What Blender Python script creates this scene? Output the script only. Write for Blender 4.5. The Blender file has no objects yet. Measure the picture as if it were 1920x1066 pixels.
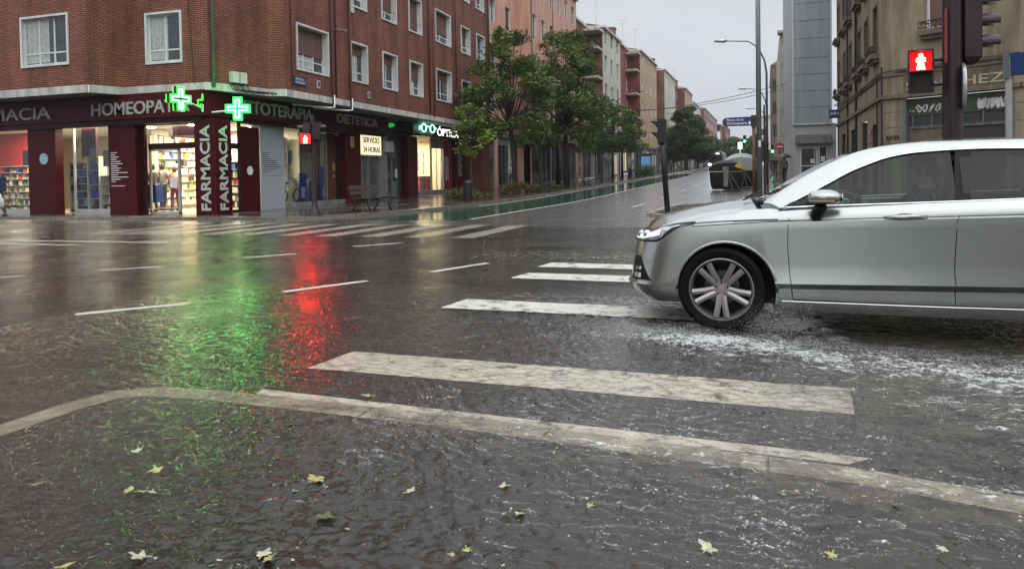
import bpy, math, random
import numpy as np
from mathutils import Vector, Matrix
R = math.radians
sc = bpy.context.scene
COL = sc.collection
random.seed(7)
rng = np.random.default_rng(7)

# ------------------------------------------------------------------ camera
cam_d = bpy.data.cameras.new("camera")
cam = bpy.data.objects.new("camera", cam_d); COL.objects.link(cam); sc.camera = cam
yaw, pitch, roll = R(19.0), R(1.3), R(0.93)
Fv = Vector((-math.sin(yaw)*math.cos(pitch), math.cos(yaw)*math.cos(pitch), -math.sin(pitch)))
R0 = Vector((math.cos(yaw), math.sin(yaw), 0)); U0 = R0.cross(Fv)
Rv = R0*math.cos(roll)-U0*math.sin(roll); Uv = U0*math.cos(roll)+R0*math.sin(roll)
cam.matrix_world = Matrix(((Rv.x, Uv.x, -Fv.x, 0), (Rv.y, Uv.y, -Fv.y, 0), (Rv.z, Uv.z, -Fv.z, 1.25), (0, 0, 0, 1)))
cam_d.sensor_width = 36; cam_d.lens = 36*1380/1920; cam_d.shift_y = -(533-359)/1920
cam_d.clip_start = 0.05; cam_d.clip_end = 4000

# ------------------------------------------------------------------ world and sun
w = bpy.data.worlds.new("World"); sc.world = w; w.use_nodes = True
nt = w.node_tree; nt.nodes.clear()
def N(nt, t, **k):
    n = nt.nodes.new(t)
    for a, b in k.items(): setattr(n, a, b)
    return n
out = N(nt, 'ShaderNodeOutputWorld'); bg = N(nt, 'ShaderNodeBackground'); bg.inputs['Strength'].default_value = 0.10
sky = N(nt, 'ShaderNodeTexSky', sky_type='NISHITA', sun_disc=False, sun_elevation=R(48), sun_rotation=R(155), air_density=1.0, dust_density=3.0)
hs = N(nt, 'ShaderNodeHueSaturation'); hs.inputs['Saturation'].default_value = 0.25
tc = N(nt, 'ShaderNodeTexCoord'); nz = N(nt, 'ShaderNodeTexNoise'); nz.inputs['Scale'].default_value = 1.6; nz.inputs['Detail'].default_value = 5
mpw = N(nt, 'ShaderNodeMapping'); mpw.inputs['Scale'].default_value = (1, 1, 3.0)
cr = N(nt, 'ShaderNodeValToRGB')
cr.color_ramp.elements[0].position = 0.3; cr.color_ramp.elements[0].color = (4.3, 4.5, 4.95, 1)
cr.color_ramp.elements[1].position = 0.75; cr.color_ramp.elements[1].color = (5.3, 5.5, 5.85, 1)
mx = N(nt, 'ShaderNodeMix', data_type='RGBA'); mx.inputs[0].default_value = 0.93
L = nt.links.new
L(tc.outputs['Generated'], mpw.inputs['Vector']); L(mpw.outputs[0], nz.inputs['Vector']); L(nz.outputs['Fac'], cr.inputs['Fac'])
L(sky.outputs[0], hs.inputs['Color']); L(hs.outputs[0], mx.inputs[6]); L(cr.outputs[0], mx.inputs[7])
# overcast sky: the cloud overhead is brighter than the cloud near the horizon
sxyz = N(nt, 'ShaderNodeSeparateXYZ'); zr = N(nt, 'ShaderNodeMapRange', interpolation_type='SMOOTHSTEP'); zr.inputs['From Min'].default_value = 0.22; zr.inputs['From Max'].default_value = 0.9; zr.inputs['To Min'].default_value = 1.0; zr.inputs['To Max'].default_value = 2.7
zm = N(nt, 'ShaderNodeVectorMath', operation='SCALE'); L(tc.outputs['Generated'], sxyz.inputs[0]); L(sxyz.outputs[2], zr.inputs['Value']); L(mx.outputs[2], zm.inputs[0]); L(zr.outputs[0], zm.inputs['Scale'])
L(zm.outputs[0], bg.inputs['Color']); L(bg.outputs[0], out.inputs['Surface'])
sun_d = bpy.data.lights.new("sun", 'SUN'); sun_d.energy = 0.8; sun_d.angle = R(95); sun_d.color = (1, 0.97, 0.93)
sun = bpy.data.objects.new("sun", sun_d); COL.objects.link(sun)
# rotation 200 deg: behind the camera
sdir = Vector((math.sin(R(155))*math.cos(R(48)), math.cos(R(155))*math.cos(R(48)), math.sin(R(48))))
sun.rotation_euler = sdir.to_track_quat('Z', 'Y').to_euler(); sun.location = (0, -10, 40)
sc.view_settings.view_transform = 'Standard'; sc.view_settings.look = 'None'
sc.view_settings.exposure = 0.45; sc.view_settings.gamma = 1.0
sc.render.engine = 'CYCLES'; sc.cycles.max_bounces = 7; sc.cycles.diffuse_bounces = 3; sc.cycles.glossy_bounces = 4
sc.cycles.transparent_max_bounces = 10; sc.cycles.transmission_bounces = 4
sc.cycles.sample_clamp_indirect = 6.0; sc.cycles.caustics_reflective = False; sc.cycles.caustics_refractive = False

# ------------------------------------------------------------------ helpers
def gz(y):
    if y < 28: return 0.0
    if y < 38: return 0.0165*(y-28)**2/20.0
    if y < 420: return 0.0825+0.0165*(y-38)
    return 0.0825+0.0165*382
class Fr:
    def __init__(s, O, u, n):
        s.O = Vector(O); s.u = Vector(u).normalized(); s.n = Vector(n).normalized()
    def p(s, u, d, z): return s.O + s.u*u + s.n*d + Vector((0, 0, z))
WORLD = Fr((0, 0, 0), (1, 0, 0), (0, 1, 0))
class MB:
    def __init__(s): s.v = []; s.f = []; s.m = []; s.mi = 0
    def face(s, pts, mi=None):
        b = len(s.v); s.v += [tuple(p) for p in pts]; s.f.append(tuple(range(b, b+len(pts)))); s.m.append(s.mi if mi is None else mi)
    def grid(s, rows, closed=False, mi=None):
        b = len(s.v); n = len(rows[0]); m_ = s.mi if mi is None else mi
        for r in rows: s.v += [tuple(p) for p in r]
        for i in range(len(rows)-1):
            for j in range(n if closed else n-1):
                k = (j+1) % n
                s.f.append((b+i*n+j, b+i*n+k, b+(i+1)*n+k, b+(i+1)*n+j)); s.m.append(m_)
        return b
    def hexa(s, P, mi=None):
        b = len(s.v); s.v += [tuple(p) for p in P]
        for f in ((0, 3, 2, 1), (4, 5, 6, 7), (0, 1, 5, 4), (1, 2, 6, 5), (2, 3, 7, 6), (3, 0, 4, 7)):
            s.f.append(tuple(b+i for i in f)); s.m.append(s.mi if mi is None else mi)
    def fbox(s, fr, u0, u1, d0, d1, z0, z1, mi=None):
        s.hexa([fr.p(u0, d0, z0), fr.p(u1, d0, z0), fr.p(u1, d1, z0), fr.p(u0, d1, z0), fr.p(u0, d0, z1), fr.p(u1, d0, z1), fr.p(u1, d1, z1), fr.p(u0, d1, z1)], mi)
    def box(s, x0, x1, y0, y1, z0, z1, mi=None): s.fbox(WORLD, x0, x1, y0, y1, z0, z1, mi)
    def wall(s, fr, u0, u1, z0, z1, d, holes=(), mi=None):
        us = sorted({u0, u1} | {min(max(h[i], u0), u1) for h in holes for i in (0, 1)})
        zs = sorted({z0, z1} | {min(max(h[i], z0), z1) for h in holes for i in (2, 3)})
        for a, b in zip(us, us[1:]):
            for c, e in zip(zs, zs[1:]):
                mu, mz = (a+b)/2, (c+e)/2
                if any(h[0] < mu < h[1] and h[2] < mz < h[3] for h in holes): continue
                s.face([fr.p(a, d, c), fr.p(b, d, c), fr.p(b, d, e), fr.p(a, d, e)], mi)
    def tube(s, pts, rad, n=8, mi=None, cap=True):
        pts = [Vector(p) for p in pts]
        if not hasattr(rad, '__len__'): rad = [rad]*len(pts)
        rows = []; up = None
        for i, p in enumerate(pts):
            t = (pts[min(i+1, len(pts)-1)]-pts[max(i-1, 0)]).normalized()
            if up is None: up = Vector((0, 0, 1)) if abs(t.z) < 0.9 else Vector((1, 0, 0))
            a = t.cross(up).normalized(); b = a.cross(t).normalized(); up = b
            rows.append([p+(a*math.cos(2*math.pi*k/n)+b*math.sin(2*math.pi*k/n))*rad[i] for k in range(n)])
        b0 = s.grid(rows, closed=True, mi=mi)
        if cap:
            m_ = s.mi if mi is None else mi
            s.f.append(tuple(b0+k for k in range(n))[::-1]); s.m.append(m_)
            s.f.append(tuple(b0+(len(rows)-1)*n+k for k in range(n))); s.m.append(m_)
    def lathe(s, c, prof, n=16, axis='z', mi=None):
        c = Vector(c); rows = []
        for r, h in prof:
            row = []
            for k in range(n):
                a = 2*math.pi*k/n; q = (r*math.cos(a), r*math.sin(a), h)
                if axis == 'x': q = (h, q[0], q[1])
                if axis == 'y': q = (q[0], h, q[1])
                row.append(c+Vector(q))
            rows.append(row)
        s.grid(rows, closed=True, mi=mi)
    def ell(s, c, r, n=12, m=8, mi=None):
        c = Vector(c)
        if not hasattr(r, '__len__'): r = (r, r, r)
        s.grid([[c+Vector((r[0]*math.sin(math.pi*i/m)*math.cos(2*math.pi*k/n), r[1]*math.sin(math.pi*i/m)*math.sin(2*math.pi*k/n), r[2]*math.cos(math.pi*i/m))) for k in range(n)] for i in range(m+1)], closed=True, mi=mi)
    def build(s, name, mats, parent=None, smooth=False, auto=None):
        off = Vector((0, 0, 0)); q = parent
        while q is not None: off += q.location; q = q.parent
        me = bpy.data.meshes.new(name)
        me.from_pydata([(a[0]-off.x, a[1]-off.y, a[2]-off.z) for a in s.v], [], s.f)
        if not isinstance(mats, (list, tuple)): mats = [mats]
        for m in mats: me.materials.append(m)
        me.polygons.foreach_set('material_index', s.m)
        if smooth:
            me.polygons.foreach_set('use_smooth', [True]*len(s.f))
            if auto: me.set_sharp_from_angle(angle=R(auto))
        me.update()
        o = bpy.data.objects.new(name, me); COL.objects.link(o)
        if parent is not None: o.parent = parent
        return o
def pane(mb, fr, u0, u1, d, z0, z1): mb.face([fr.p(u0, d, z0), fr.p(u1, d, z0), fr.p(u1, d, z1), fr.p(u0, d, z1)])
def tag(o, label=None, cat=None, group=None, kind=None):
    if label: o['label'] = label
    if cat: o['category'] = cat
    if group: o['group'] = group
    if kind: o['kind'] = kind
    return o
def thing(name, label, cat, loc=(0, 0, 0), group=None, rz=0):
    o = bpy.data.objects.new(name, None); COL.objects.link(o); o.location = loc; o.rotation_euler = (0, 0, rz)
    o.empty_display_size = 0.1
    return tag(o, label, cat, group)
def copy_tree(o, parent=None):
    c = o.copy(); COL.objects.link(c)
    if parent is not None: c.parent = parent
    for ch in list(o.children): copy_tree(ch, c)
    return c
def bx(name, mat, parent, *a, fr=WORLD, **k):
    m = MB(); m.fbox(fr, *a); return m.build(name, mat, parent, **k)

# ------------------------------------------------------------------ materials
def newmat(name):
    m = bpy.data.materials.new(name); m.use_nodes = True
    t = m.node_tree; b = t.nodes['Principled BSDF']; return m, t, b
def C4(c): return (c[0], c[1], c[2], 1)
def mat(name, col, rough=0.6, metal=0.0, var=0.25, scale=3.0, bump=0.0, bscale=40.0, coat=0.0, trans=0.0, stain=0.0, alpha=1.0, spec=0.5):
    m, t, b = newmat(name); L = t.links.new
    tc = N(t, 'ShaderNodeTexCoord'); nz = N(t, 'ShaderNodeTexNoise'); nz.inputs['Scale'].default_value = scale; nz.inputs['Detail'].default_value = 6; nz.inputs['Roughness'].default_value = 0.65
    L(tc.outputs['Object'], nz.inputs['Vector'])
    r = N(t, 'ShaderNodeValToRGB'); e = r.color_ramp.elements
    e[0].position = 0.3; e[1].position = 0.72
    e[0].color = C4([c*(1-var) for c in col]); e[1].color = C4([min(1, c*(1+var)) for c in col])
    L(nz.outputs['Fac'], r.inputs['Fac']); last = r.outputs['Color']
    if stain:
        mp = N(t, 'ShaderNodeMapping'); mp.inputs['Scale'].default_value = (1.3, 1.3, 0.12)
        n2 = N(t, 'ShaderNodeTexNoise'); n2.inputs['Scale'].default_value = 2.2; n2.inputs['Detail'].default_value = 8
        L(tc.outputs['Object'], mp.inputs['Vector']); L(mp.outputs[0], n2.inputs['Vector'])
        r2 = N(t, 'ShaderNodeValToRGB'); r2.color_ramp.elements[0].position = 0.38; r2.color_ramp.elements[1].position = 0.6
        r2.color_ramp.elements[0].color = (1-stain, 1-stain, 1-stain*0.95, 1); r2.color_ramp.elements[1].color = (1, 1, 1, 1)
        L(n2.outputs['Fac'], r2.inputs['Fac'])
        mm = N(t, 'ShaderNodeMix', data_type='RGBA', blend_type='MULTIPLY'); mm.inputs[0].default_value = 1
        L(last, mm.inputs[6]); L(r2.outputs['Color'], mm.inputs[7]); last = mm.outputs[2]
    L(last, b.inputs['Base Color'])
    b.inputs['Roughness'].default_value = rough; b.inputs['Metallic'].default_value = metal
    b.inputs['Coat Weight'].default_value = coat; b.inputs['Coat Roughness'].default_value = 0.05
    b.inputs['Transmission Weight'].default_value = trans; b.inputs['Alpha'].default_value = alpha
    b.inputs['Specular IOR Level'].default_value = spec
    if bump:
        n3 = N(t, 'ShaderNodeTexNoise'); n3.inputs['Scale'].default_value = bscale; n3.inputs['Detail'].default_value = 4
        L(tc.outputs['Object'], n3.inputs['Vector'])
        bp = N(t, 'ShaderNodeBump'); bp.inputs['Strength'].default_value = bump; bp.inputs['Distance'].default_value = 0.01
        L(n3.outputs['Fac'], bp.inputs['Height']); L(bp.outputs[0], b.inputs['Normal'])
    return m
def emis(name, col, s, base=(0.3, 0.3, 0.3)):
    m, t, b = newmat(name); b.inputs['Base Color'].default_value = C4(base)
    nz = N(t, 'ShaderNodeTexNoise'); nz.inputs['Scale'].default_value = 8
    mr = N(t, 'ShaderNodeMapRange'); mr.inputs['To Min'].default_value = s*0.8; mr.inputs['To Max'].default_value = s*1.2
    t.links.new(nz.outputs['Fac'], mr.inputs['Value']); t.links.new(mr.outputs[0], b.inputs['Emission Strength'])
    b.inputs['Emission Color'].default_value = C4(col); return m
def brick(name, c1, c2, mortar, bw=0.25, bh=0.062, ms=0.012):
    m, t, b = newmat(name); L = t.links.new
    tc = N(t, 'ShaderNodeTexCoord'); sp = N(t, 'ShaderNodeSeparateXYZ'); ad = N(t, 'ShaderNodeMath', operation='ADD'); cb = N(t, 'ShaderNodeCombineXYZ')
    L(tc.outputs['Object'], sp.inputs[0]); L(sp.outputs[0], ad.inputs[0]); L(sp.outputs[1], ad.inputs[1]); L(ad.outputs[0], cb.inputs[0]); L(sp.outputs[2], cb.inputs[1])
    bk = N(t, 'ShaderNodeTexBrick'); bk.inputs['Scale'].default_value = 1; bk.inputs['Brick Width'].default_value = bw; bk.inputs['Row Height'].default_value = bh
    bk.inputs['Mortar Size'].default_value = ms; bk.inputs['Mortar Smooth'].default_value = 0.1; bk.inputs['Bias'].default_value = -0.1
    bk.inputs['Color1'].default_value = C4(c1); bk.inputs['Color2'].default_value = C4(c2); bk.inputs['Mortar'].default_value = C4(mortar)
    L(cb.outputs[0], bk.inputs['Vector'])
    nz = N(t, 'ShaderNodeTexNoise'); nz.inputs['Scale'].default_value = 0.7; nz.inputs['Detail'].default_value = 7; L(tc.outputs['Object'], nz.inputs['Vector'])
    mp = N(t, 'ShaderNodeMapping'); mp.inputs['Scale'].default_value = (1, 1, 6); L(tc.outputs['Object'], mp.inputs['Vector'])
    n4 = N(t, 'ShaderNodeTexNoise'); n4.inputs['Scale'].default_value = 3; n4.inputs['Detail'].default_value = 3; L(mp.outputs[0], n4.inputs['Vector'])
    mr = N(t, 'ShaderNodeMapRange'); mr.inputs['From Min'].default_value = 0.3; mr.inputs['From Max'].default_value = 0.7; mr.inputs['To Min'].default_value = 0.62; mr.inputs['To Max'].default_value = 1.3
    av = N(t, 'ShaderNodeMath', operation='ADD'); L(nz.outputs['Fac'], av.inputs[0]); L(n4.outputs['Fac'], av.inputs[1])
    hv = N(t, 'ShaderNodeMath', operation='MULTIPLY'); hv.inputs[1].default_value = 0.5; L(av.outputs[0], hv.inputs[0]); L(hv.outputs[0], mr.inputs['Value'])
    mm = N(t, 'ShaderNodeMix', data_type='RGBA', blend_type='MULTIPLY'); mm.inputs[0].default_value = 1
    L(bk.outputs['Color'], mm.inputs[6]); L(mr.outputs[0], mm.inputs[7]); L(mm.outputs[2], b.inputs['Base Color'])
    ms_ = N(t, 'ShaderNodeMapping'); ms_.inputs['Scale'].default_value = (1.1, 1.1, .13); L(tc.outputs['Object'], ms_.inputs['Vector'])
    n7 = N(t, 'ShaderNodeTexNoise'); n7.inputs['Scale'].default_value = 1.6; n7.inputs['Detail'].default_value = 9; n7.inputs['Roughness'].default_value = .6; L(ms_.outputs[0], n7.inputs['Vector'])
    r7 = N(t, 'ShaderNodeMapRange'); r7.inputs['From Min'].default_value = .38; r7.inputs['From Max'].default_value = .58; r7.inputs['To Min'].default_value = .68; r7.inputs['To Max'].default_value = 1.06; L(n7.outputs['Fac'], r7.inputs['Value'])
    m7 = N(t, 'ShaderNodeMix', data_type='RGBA', blend_type='MULTIPLY'); m7.inputs[0].default_value = 1; L(mm.outputs[2], m7.inputs[6]); L(r7.outputs[0], m7.inputs[7]); L(m7.outputs[2], b.inputs['Base Color'])
    bp = N(t, 'ShaderNodeBump'); bp.inputs['Strength'].default_value = 0.7; bp.inputs['Distance'].default_value = 0.012; bp.invert = True
    L(bk.outputs['Fac'], bp.inputs['Height']); L(bp.outputs[0], b.inputs['Normal']); b.inputs['Roughness'].default_value = 0.75
    return m
def thin_glass(name, tint=(0.8, 0.85, 0.85), refl=0.06, fres=1.45):
    m, t, b = newmat(name); L = t.links.new; t.nodes.remove(b)
    o = [n for n in t.nodes if n.type == 'OUTPUT_MATERIAL'][0]
    tr = N(t, 'ShaderNodeBsdfTransparent'); tr.inputs[0].default_value = C4(tint)
    gl = N(t, 'ShaderNodeBsdfGlossy'); gl.inputs['Roughness'].default_value = 0.03; gl.inputs[0].default_value = (0.95, 0.95, 0.95, 1)
    ge = N(t, 'ShaderNodeNewGeometry'); dp = N(t, 'ShaderNodeVectorMath', operation='DOT_PRODUCT'); L(ge.outputs['Incoming'], dp.inputs[0]); L(ge.outputs['Normal'], dp.inputs[1])
    ab = N(t, 'ShaderNodeMath', operation='ABSOLUTE'); L(dp.outputs['Value'], ab.inputs[0]); sb = N(t, 'ShaderNodeMath', operation='SUBTRACT'); sb.inputs[0].default_value = 1; L(ab.outputs[0], sb.inputs[1])
    fr = N(t, 'ShaderNodeMath', operation='POWER'); fr.inputs[1].default_value = 4.5; L(sb.outputs[0], fr.inputs[0])
    ad = N(t, 'ShaderNodeMath', operation='ADD'); ad.inputs[1].default_value = refl; ad.use_clamp = True
    nz = N(t, 'ShaderNodeTexNoise'); nz.inputs['Scale'].default_value = 1.4
    tc = N(t, 'ShaderNodeTexCoord'); L(tc.outputs['Object'], nz.inputs['Vector'])
    bp = N(t, 'ShaderNodeBump'); bp.inputs['Strength'].default_value = 0.05; bp.inputs['Distance'].default_value = 0.05; L(nz.outputs['Fac'], bp.inputs['Height']); L(bp.outputs[0], gl.inputs['Normal'])
    mx = N(t, 'ShaderNodeMixShader'); L(fr.outputs[0], ad.inputs[0]); L(ad.outputs[0], mx.inputs[0]); L(tr.outputs[0], mx.inputs[1]); L(gl.outputs[0], mx.inputs[2]); L(mx.outputs[0], o.inputs[0])
    return m
BR1 = brick('brick_red', (0.46, 0.15, 0.075), (0.33, 0.10, 0.055), (0.06, 0.03, 0.025), ms=0.016)
BR2 = brick('brick_brown', (0.30, 0.10, 0.07), (0.24, 0.08, 0.055), (0.2, 0.13, 0.1), bh=0.08)
CONC = mat('cornice_concrete', (0.62, 0.62, 0.57), 0.7, stain=0.35, var=0.15, bump=0.3)
WHITE = mat('white_paint', (0.72, 0.73, 0.72), 0.45, var=0.1, stain=0.18)
PVC = mat('pvc_frame', (0.78, 0.79, 0.78), 0.35, var=0.05)
BLIND = mat('brown_blind', (0.16, 0.075, 0.05), 0.55, var=0.15)
BLINDW = mat('pale_blind', (0.5, 0.48, 0.42), 0.55, var=0.15)
WIN = mat('window_glass', (0.035, 0.042, 0.045), 0.06, var=0.5, scale=1.2, spec=0.9)
CURT = mat('net_curtain', (0.42, 0.43, 0.42), 0.8, var=0.3, scale=9)
MAROON = mat('maroon_panel', (0.06, 0.0035, 0.008), 0.35, var=0.25, scale=1.2, spec=0.14)
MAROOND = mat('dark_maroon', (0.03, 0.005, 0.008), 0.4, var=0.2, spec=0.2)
LETTER = mat('grey_letters', (0.36, 0.36, 0.35), 0.5, var=0.12)
LETTERW = mat('pillar_letters', (0.5, 0.5, 0.49), 0.45, var=0.08)
GREYP = mat('grey_panel', (0.38, 0.41, 0.45), 0.35, var=0.06, coat=0.2)
GREYD = mat('dark_grey_render', (0.13, 0.14, 0.14), 0.6, var=0.2, stain=0.3)
GREYM = mat('mid_grey_render', (0.22, 0.225, 0.22), 0.65, var=0.2, stain=0.3)
ALU = mat('aluminium', (0.55, 0.56, 0.57), 0.35, metal=0.8, var=0.1)
BLACK = mat('black_iron', (0.012, 0.012, 0.013), 0.35, var=0.3)
BLACKP = mat('black_plastic', (0.02, 0.018, 0.02), 0.4, var=0.3)
DMAR = mat('signal_housing', (0.028, 0.012, 0.016), 0.4, var=0.3)
PIPE = mat('drainpipe_paint', (0.20, 0.17, 0.16), 0.8, var=0.2, spec=.15)
PIPER = mat('drainpipe_red', (0.10, 0.025, 0.02), 0.5, var=0.2)
PINK = mat('salmon_render', (0.66, 0.37, 0.27), 0.8, var=0.1, scale=0.8, stain=0.22, bump=0.2)
CREAM = mat('cream_render', (0.64, 0.62, 0.52), 0.8, var=0.08, scale=0.8, stain=0.25)
TAN = mat('tan_render', (0.50, 0.36, 0.22), 0.8, var=0.1, scale=0.8, stain=0.25)
SLABC = mat('balcony_slab', (0.56, 0.50, 0.41), 0.8, var=0.12, stain=0.35)
OLIVE = mat('olive_stone', (0.29, 0.235, 0.15), 0.8, var=0.2, scale=1.1, stain=0.4, bump=0.3)
OLIVED = mat('olive_dark_trim', (0.17, 0.14, 0.095), 0.8, var=0.2, stain=0.3)  # darker olive tone for trim, sills and joints
SIGNB = mat('painted_sign_band', (0.13, 0.10, 0.06), 0.6, var=0.25, stain=0.3)
GREEN = mat('green_shopfront', (0.05, 0.065, 0.035), 0.5, var=0.25)
SHUT = mat('shop_shutter', (0.035, 0.04, 0.035), 0.5, var=0.3)
TIN = mat('grey_cladding', (0.36, 0.39, 0.40), 0.55, var=0.05, scale=0.6, stain=0.12)
TINL = mat('light_trim', (0.6, 0.62, 0.63), 0.5, var=0.06)
SPRAYW = mat('spray_paint_white', (0.6, 0.6, 0.58), 0.6, var=0.2)
SPRAYB = mat('spray_paint_black', (0.01, 0.01, 0.012), 0.6, var=0.2)
WOOD = mat('bench_wood', (0.045, 0.028, 0.02), 0.35, var=0.35, scale=12)
BARK = mat('bark', (0.045, 0.036, 0.028), 0.85, var=0.4, scale=9, bump=0.8, bscale=25)
GOLD = mat('yellow_trim', (0.42, 0.28, 0.05), 0.5, var=0.2)
BLUE = mat('sign_blue', (0.012, 0.035, 0.14), 0.35, var=0.1)
SIGNW = mat('sign_white', (0.8, 0.8, 0.8), 0.4, var=0.04)
SKIN = mat('skin', (0.45, 0.26, 0.18), 0.55, var=0.1)
def cloth(n, c): return mat(n, c, 0.85, var=0.25, scale=8)
GLASS = thin_glass('shop_glass')
TRIMR = mat('roof_tile', (0.2, 0.09, 0.06), 0.7, var=0.3)

def wet(name, col, var, scale, joints=None, bstr=0.25, rough=(0.04, 0.35), cover=0.5, col2=None, jcol=None, spec=.6):
    """wet walked-on surface: base, joints, films of water (low roughness) between drier patches"""
    m, t, b = newmat(name); L = t.links.new
    tc = N(t, 'ShaderNodeTexCoord')
    nz = N(t, 'ShaderNodeTexNoise'); nz.inputs['Scale'].default_value = scale; nz.inputs['Detail'].default_value = 8; nz.inputs['Roughness'].default_value = 0.7; L(tc.outputs['Object'], nz.inputs['Vector'])
    r = N(t, 'ShaderNodeValToRGB'); r.color_ramp.elements[0].position = 0.3; r.color_ramp.elements[1].position = 0.72
    r.color_ramp.elements[0].color = C4([c*(1-var) for c in col]); r.color_ramp.elements[1].color = C4([c*(1+var) for c in (col2 or col)])
    L(nz.outputs['Fac'], r.inputs['Fac']); last = r.outputs['Color']
    if joints:
        bk = N(t, 'ShaderNodeTexBrick'); bk.offset = joints[3]; bk.inputs['Scale'].default_value = 1; bk.inputs['Brick Width'].default_value = joints[0]; bk.inputs['Row Height'].default_value = joints[1]; bk.inputs['Mortar Size'].default_value = joints[2]
        bk.inputs['Color1'].default_value = (1, 1, 1, 1); bk.inputs['Color2'].default_value = (0.82, 0.82, 0.82, 1); bk.inputs['Mortar'].default_value = jcol or (0.3, 0.3, 0.3, 1)
        L(tc.outputs['Object'], bk.inputs['Vector'])
        mm = N(t, 'ShaderNodeMix', data_type='RGBA', blend_type='MULTIPLY'); mm.inputs[0].default_value = 1; L(last, mm.inputs[6]); L(bk.outputs['Color'], mm.inputs[7]); last = mm.outputs[2]
    L(last, b.inputs['Base Color'])
    n2 = N(t, 'ShaderNodeTexNoise'); n2.inputs['Scale'].default_value = 0.9; n2.inputs['Detail'].default_value = 5; L(tc.outputs['Object'], n2.inputs['Vector'])
    mr = N(t, 'ShaderNodeMapRange'); mr.inputs['From Min'].default_value = cover-0.12; mr.inputs['From Max'].default_value = cover+0.12; mr.inputs['To Min'].default_value = rough[0]; mr.inputs['To Max'].default_value = rough[1]
    L(n2.outputs['Fac'], mr.inputs['Value']); L(mr.outputs[0], b.inputs['Roughness'])
    n3 = N(t, 'ShaderNodeTexNoise'); n3.inputs['Scale'].default_value = 14; n3.inputs['Detail'].default_value = 5; L(tc.outputs['Object'], n3.inputs['Vector'])
    bp = N(t, 'ShaderNodeBump'); bp.inputs['Strength'].default_value = bstr; bp.inputs['Distance'].default_value = 0.012; L(n3.outputs['Fac'], bp.inputs['Height']); L(bp.outputs[0], b.inputs['Normal'])
    b.inputs['Specular IOR Level'].default_value = spec
    return m
ASPH = wet('asphalt', (0.008, 0.0068, 0.006), 0.5, 5, bstr=0.4, col2=(0.014, 0.0125, 0.011), rough=(0.1, 0.4), spec=.04)
PAVE = wet('paving_near', (0.019, 0.017, 0.014), 0.5, 9, joints=(1.6, 1.1, 0.004, 0.5), bstr=0.5, rough=(0.15, 0.5), spec=.04)
TILE = wet('paving_tiles', (0.085, 0.07, 0.062), 0.3, 5, joints=(0.3, 0.3, 0.012, 0.0), bstr=0.25, cover=0.55, rough=(0.05, 0.28))
KTILE = wet('kerb_granite', (0.20, 0.175, 0.15), 0.25, 8, joints=(1.0, 8.0, 0.01, 0.0), bstr=0.25, rough=(0.08, 0.35))
LANE = wet('green_lane_paint', (0.022, 0.075, 0.05), 0.25, 3, bstr=0.15, rough=(0.04, 0.12), cover=0.6, spec=.04)
GRND = wet('outer_ground', (0.05, 0.047, 0.043), 0.3, 2)
CURB = wet('kerb_stone', (0.30, 0.265, 0.20), 0.4, 6, joints=(1.0, 9.0, 0.008, 0.0), bstr=0.4, rough=(.1, .4), col2=(.38, .35, .28), spec=.04)
def paintmat():
    m, t, b = newmat('road_paint'); L = t.links.new
    tc = N(t, 'ShaderNodeTexCoord'); nz = N(t, 'ShaderNodeTexNoise'); nz.inputs['Scale'].default_value = 7; nz.inputs['Detail'].default_value = 9; nz.inputs['Roughness'].default_value = 0.75
    L(tc.outputs['Object'], nz.inputs['Vector'])
    r = N(t, 'ShaderNodeValToRGB'); e = r.color_ramp.elements; e[0].position = 0.36; e[0].color = (0.045, 0.04, 0.036, 1); e[1].position = 0.47; e[1].color = (0.52, 0.50, 0.44, 1)
    e2 = e.new(0.8); e2.color = (0.64, 0.62, 0.57, 1)
    L(nz.outputs['Fac'], r.inputs['Fac']); L(r.outputs['Color'], b.inputs['Base Color']); b.inputs['Roughness'].default_value = 0.5; b.inputs['Specular IOR Level'].default_value = .1
    n3 = N(t, 'ShaderNodeTexNoise'); n3.inputs['Scale'].default_value = 60; L(tc.outputs['Object'], n3.inputs['Vector'])
    bp = N(t, 'ShaderNodeBump'); bp.inputs['Strength'].default_value = 0.4; bp.inputs['Distance'].default_value = 0.006; L(n3.outputs['Fac'], bp.inputs['Height']); L(bp.outputs[0], b.inputs['Normal'])
    return m
PAINT = paintmat()
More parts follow.
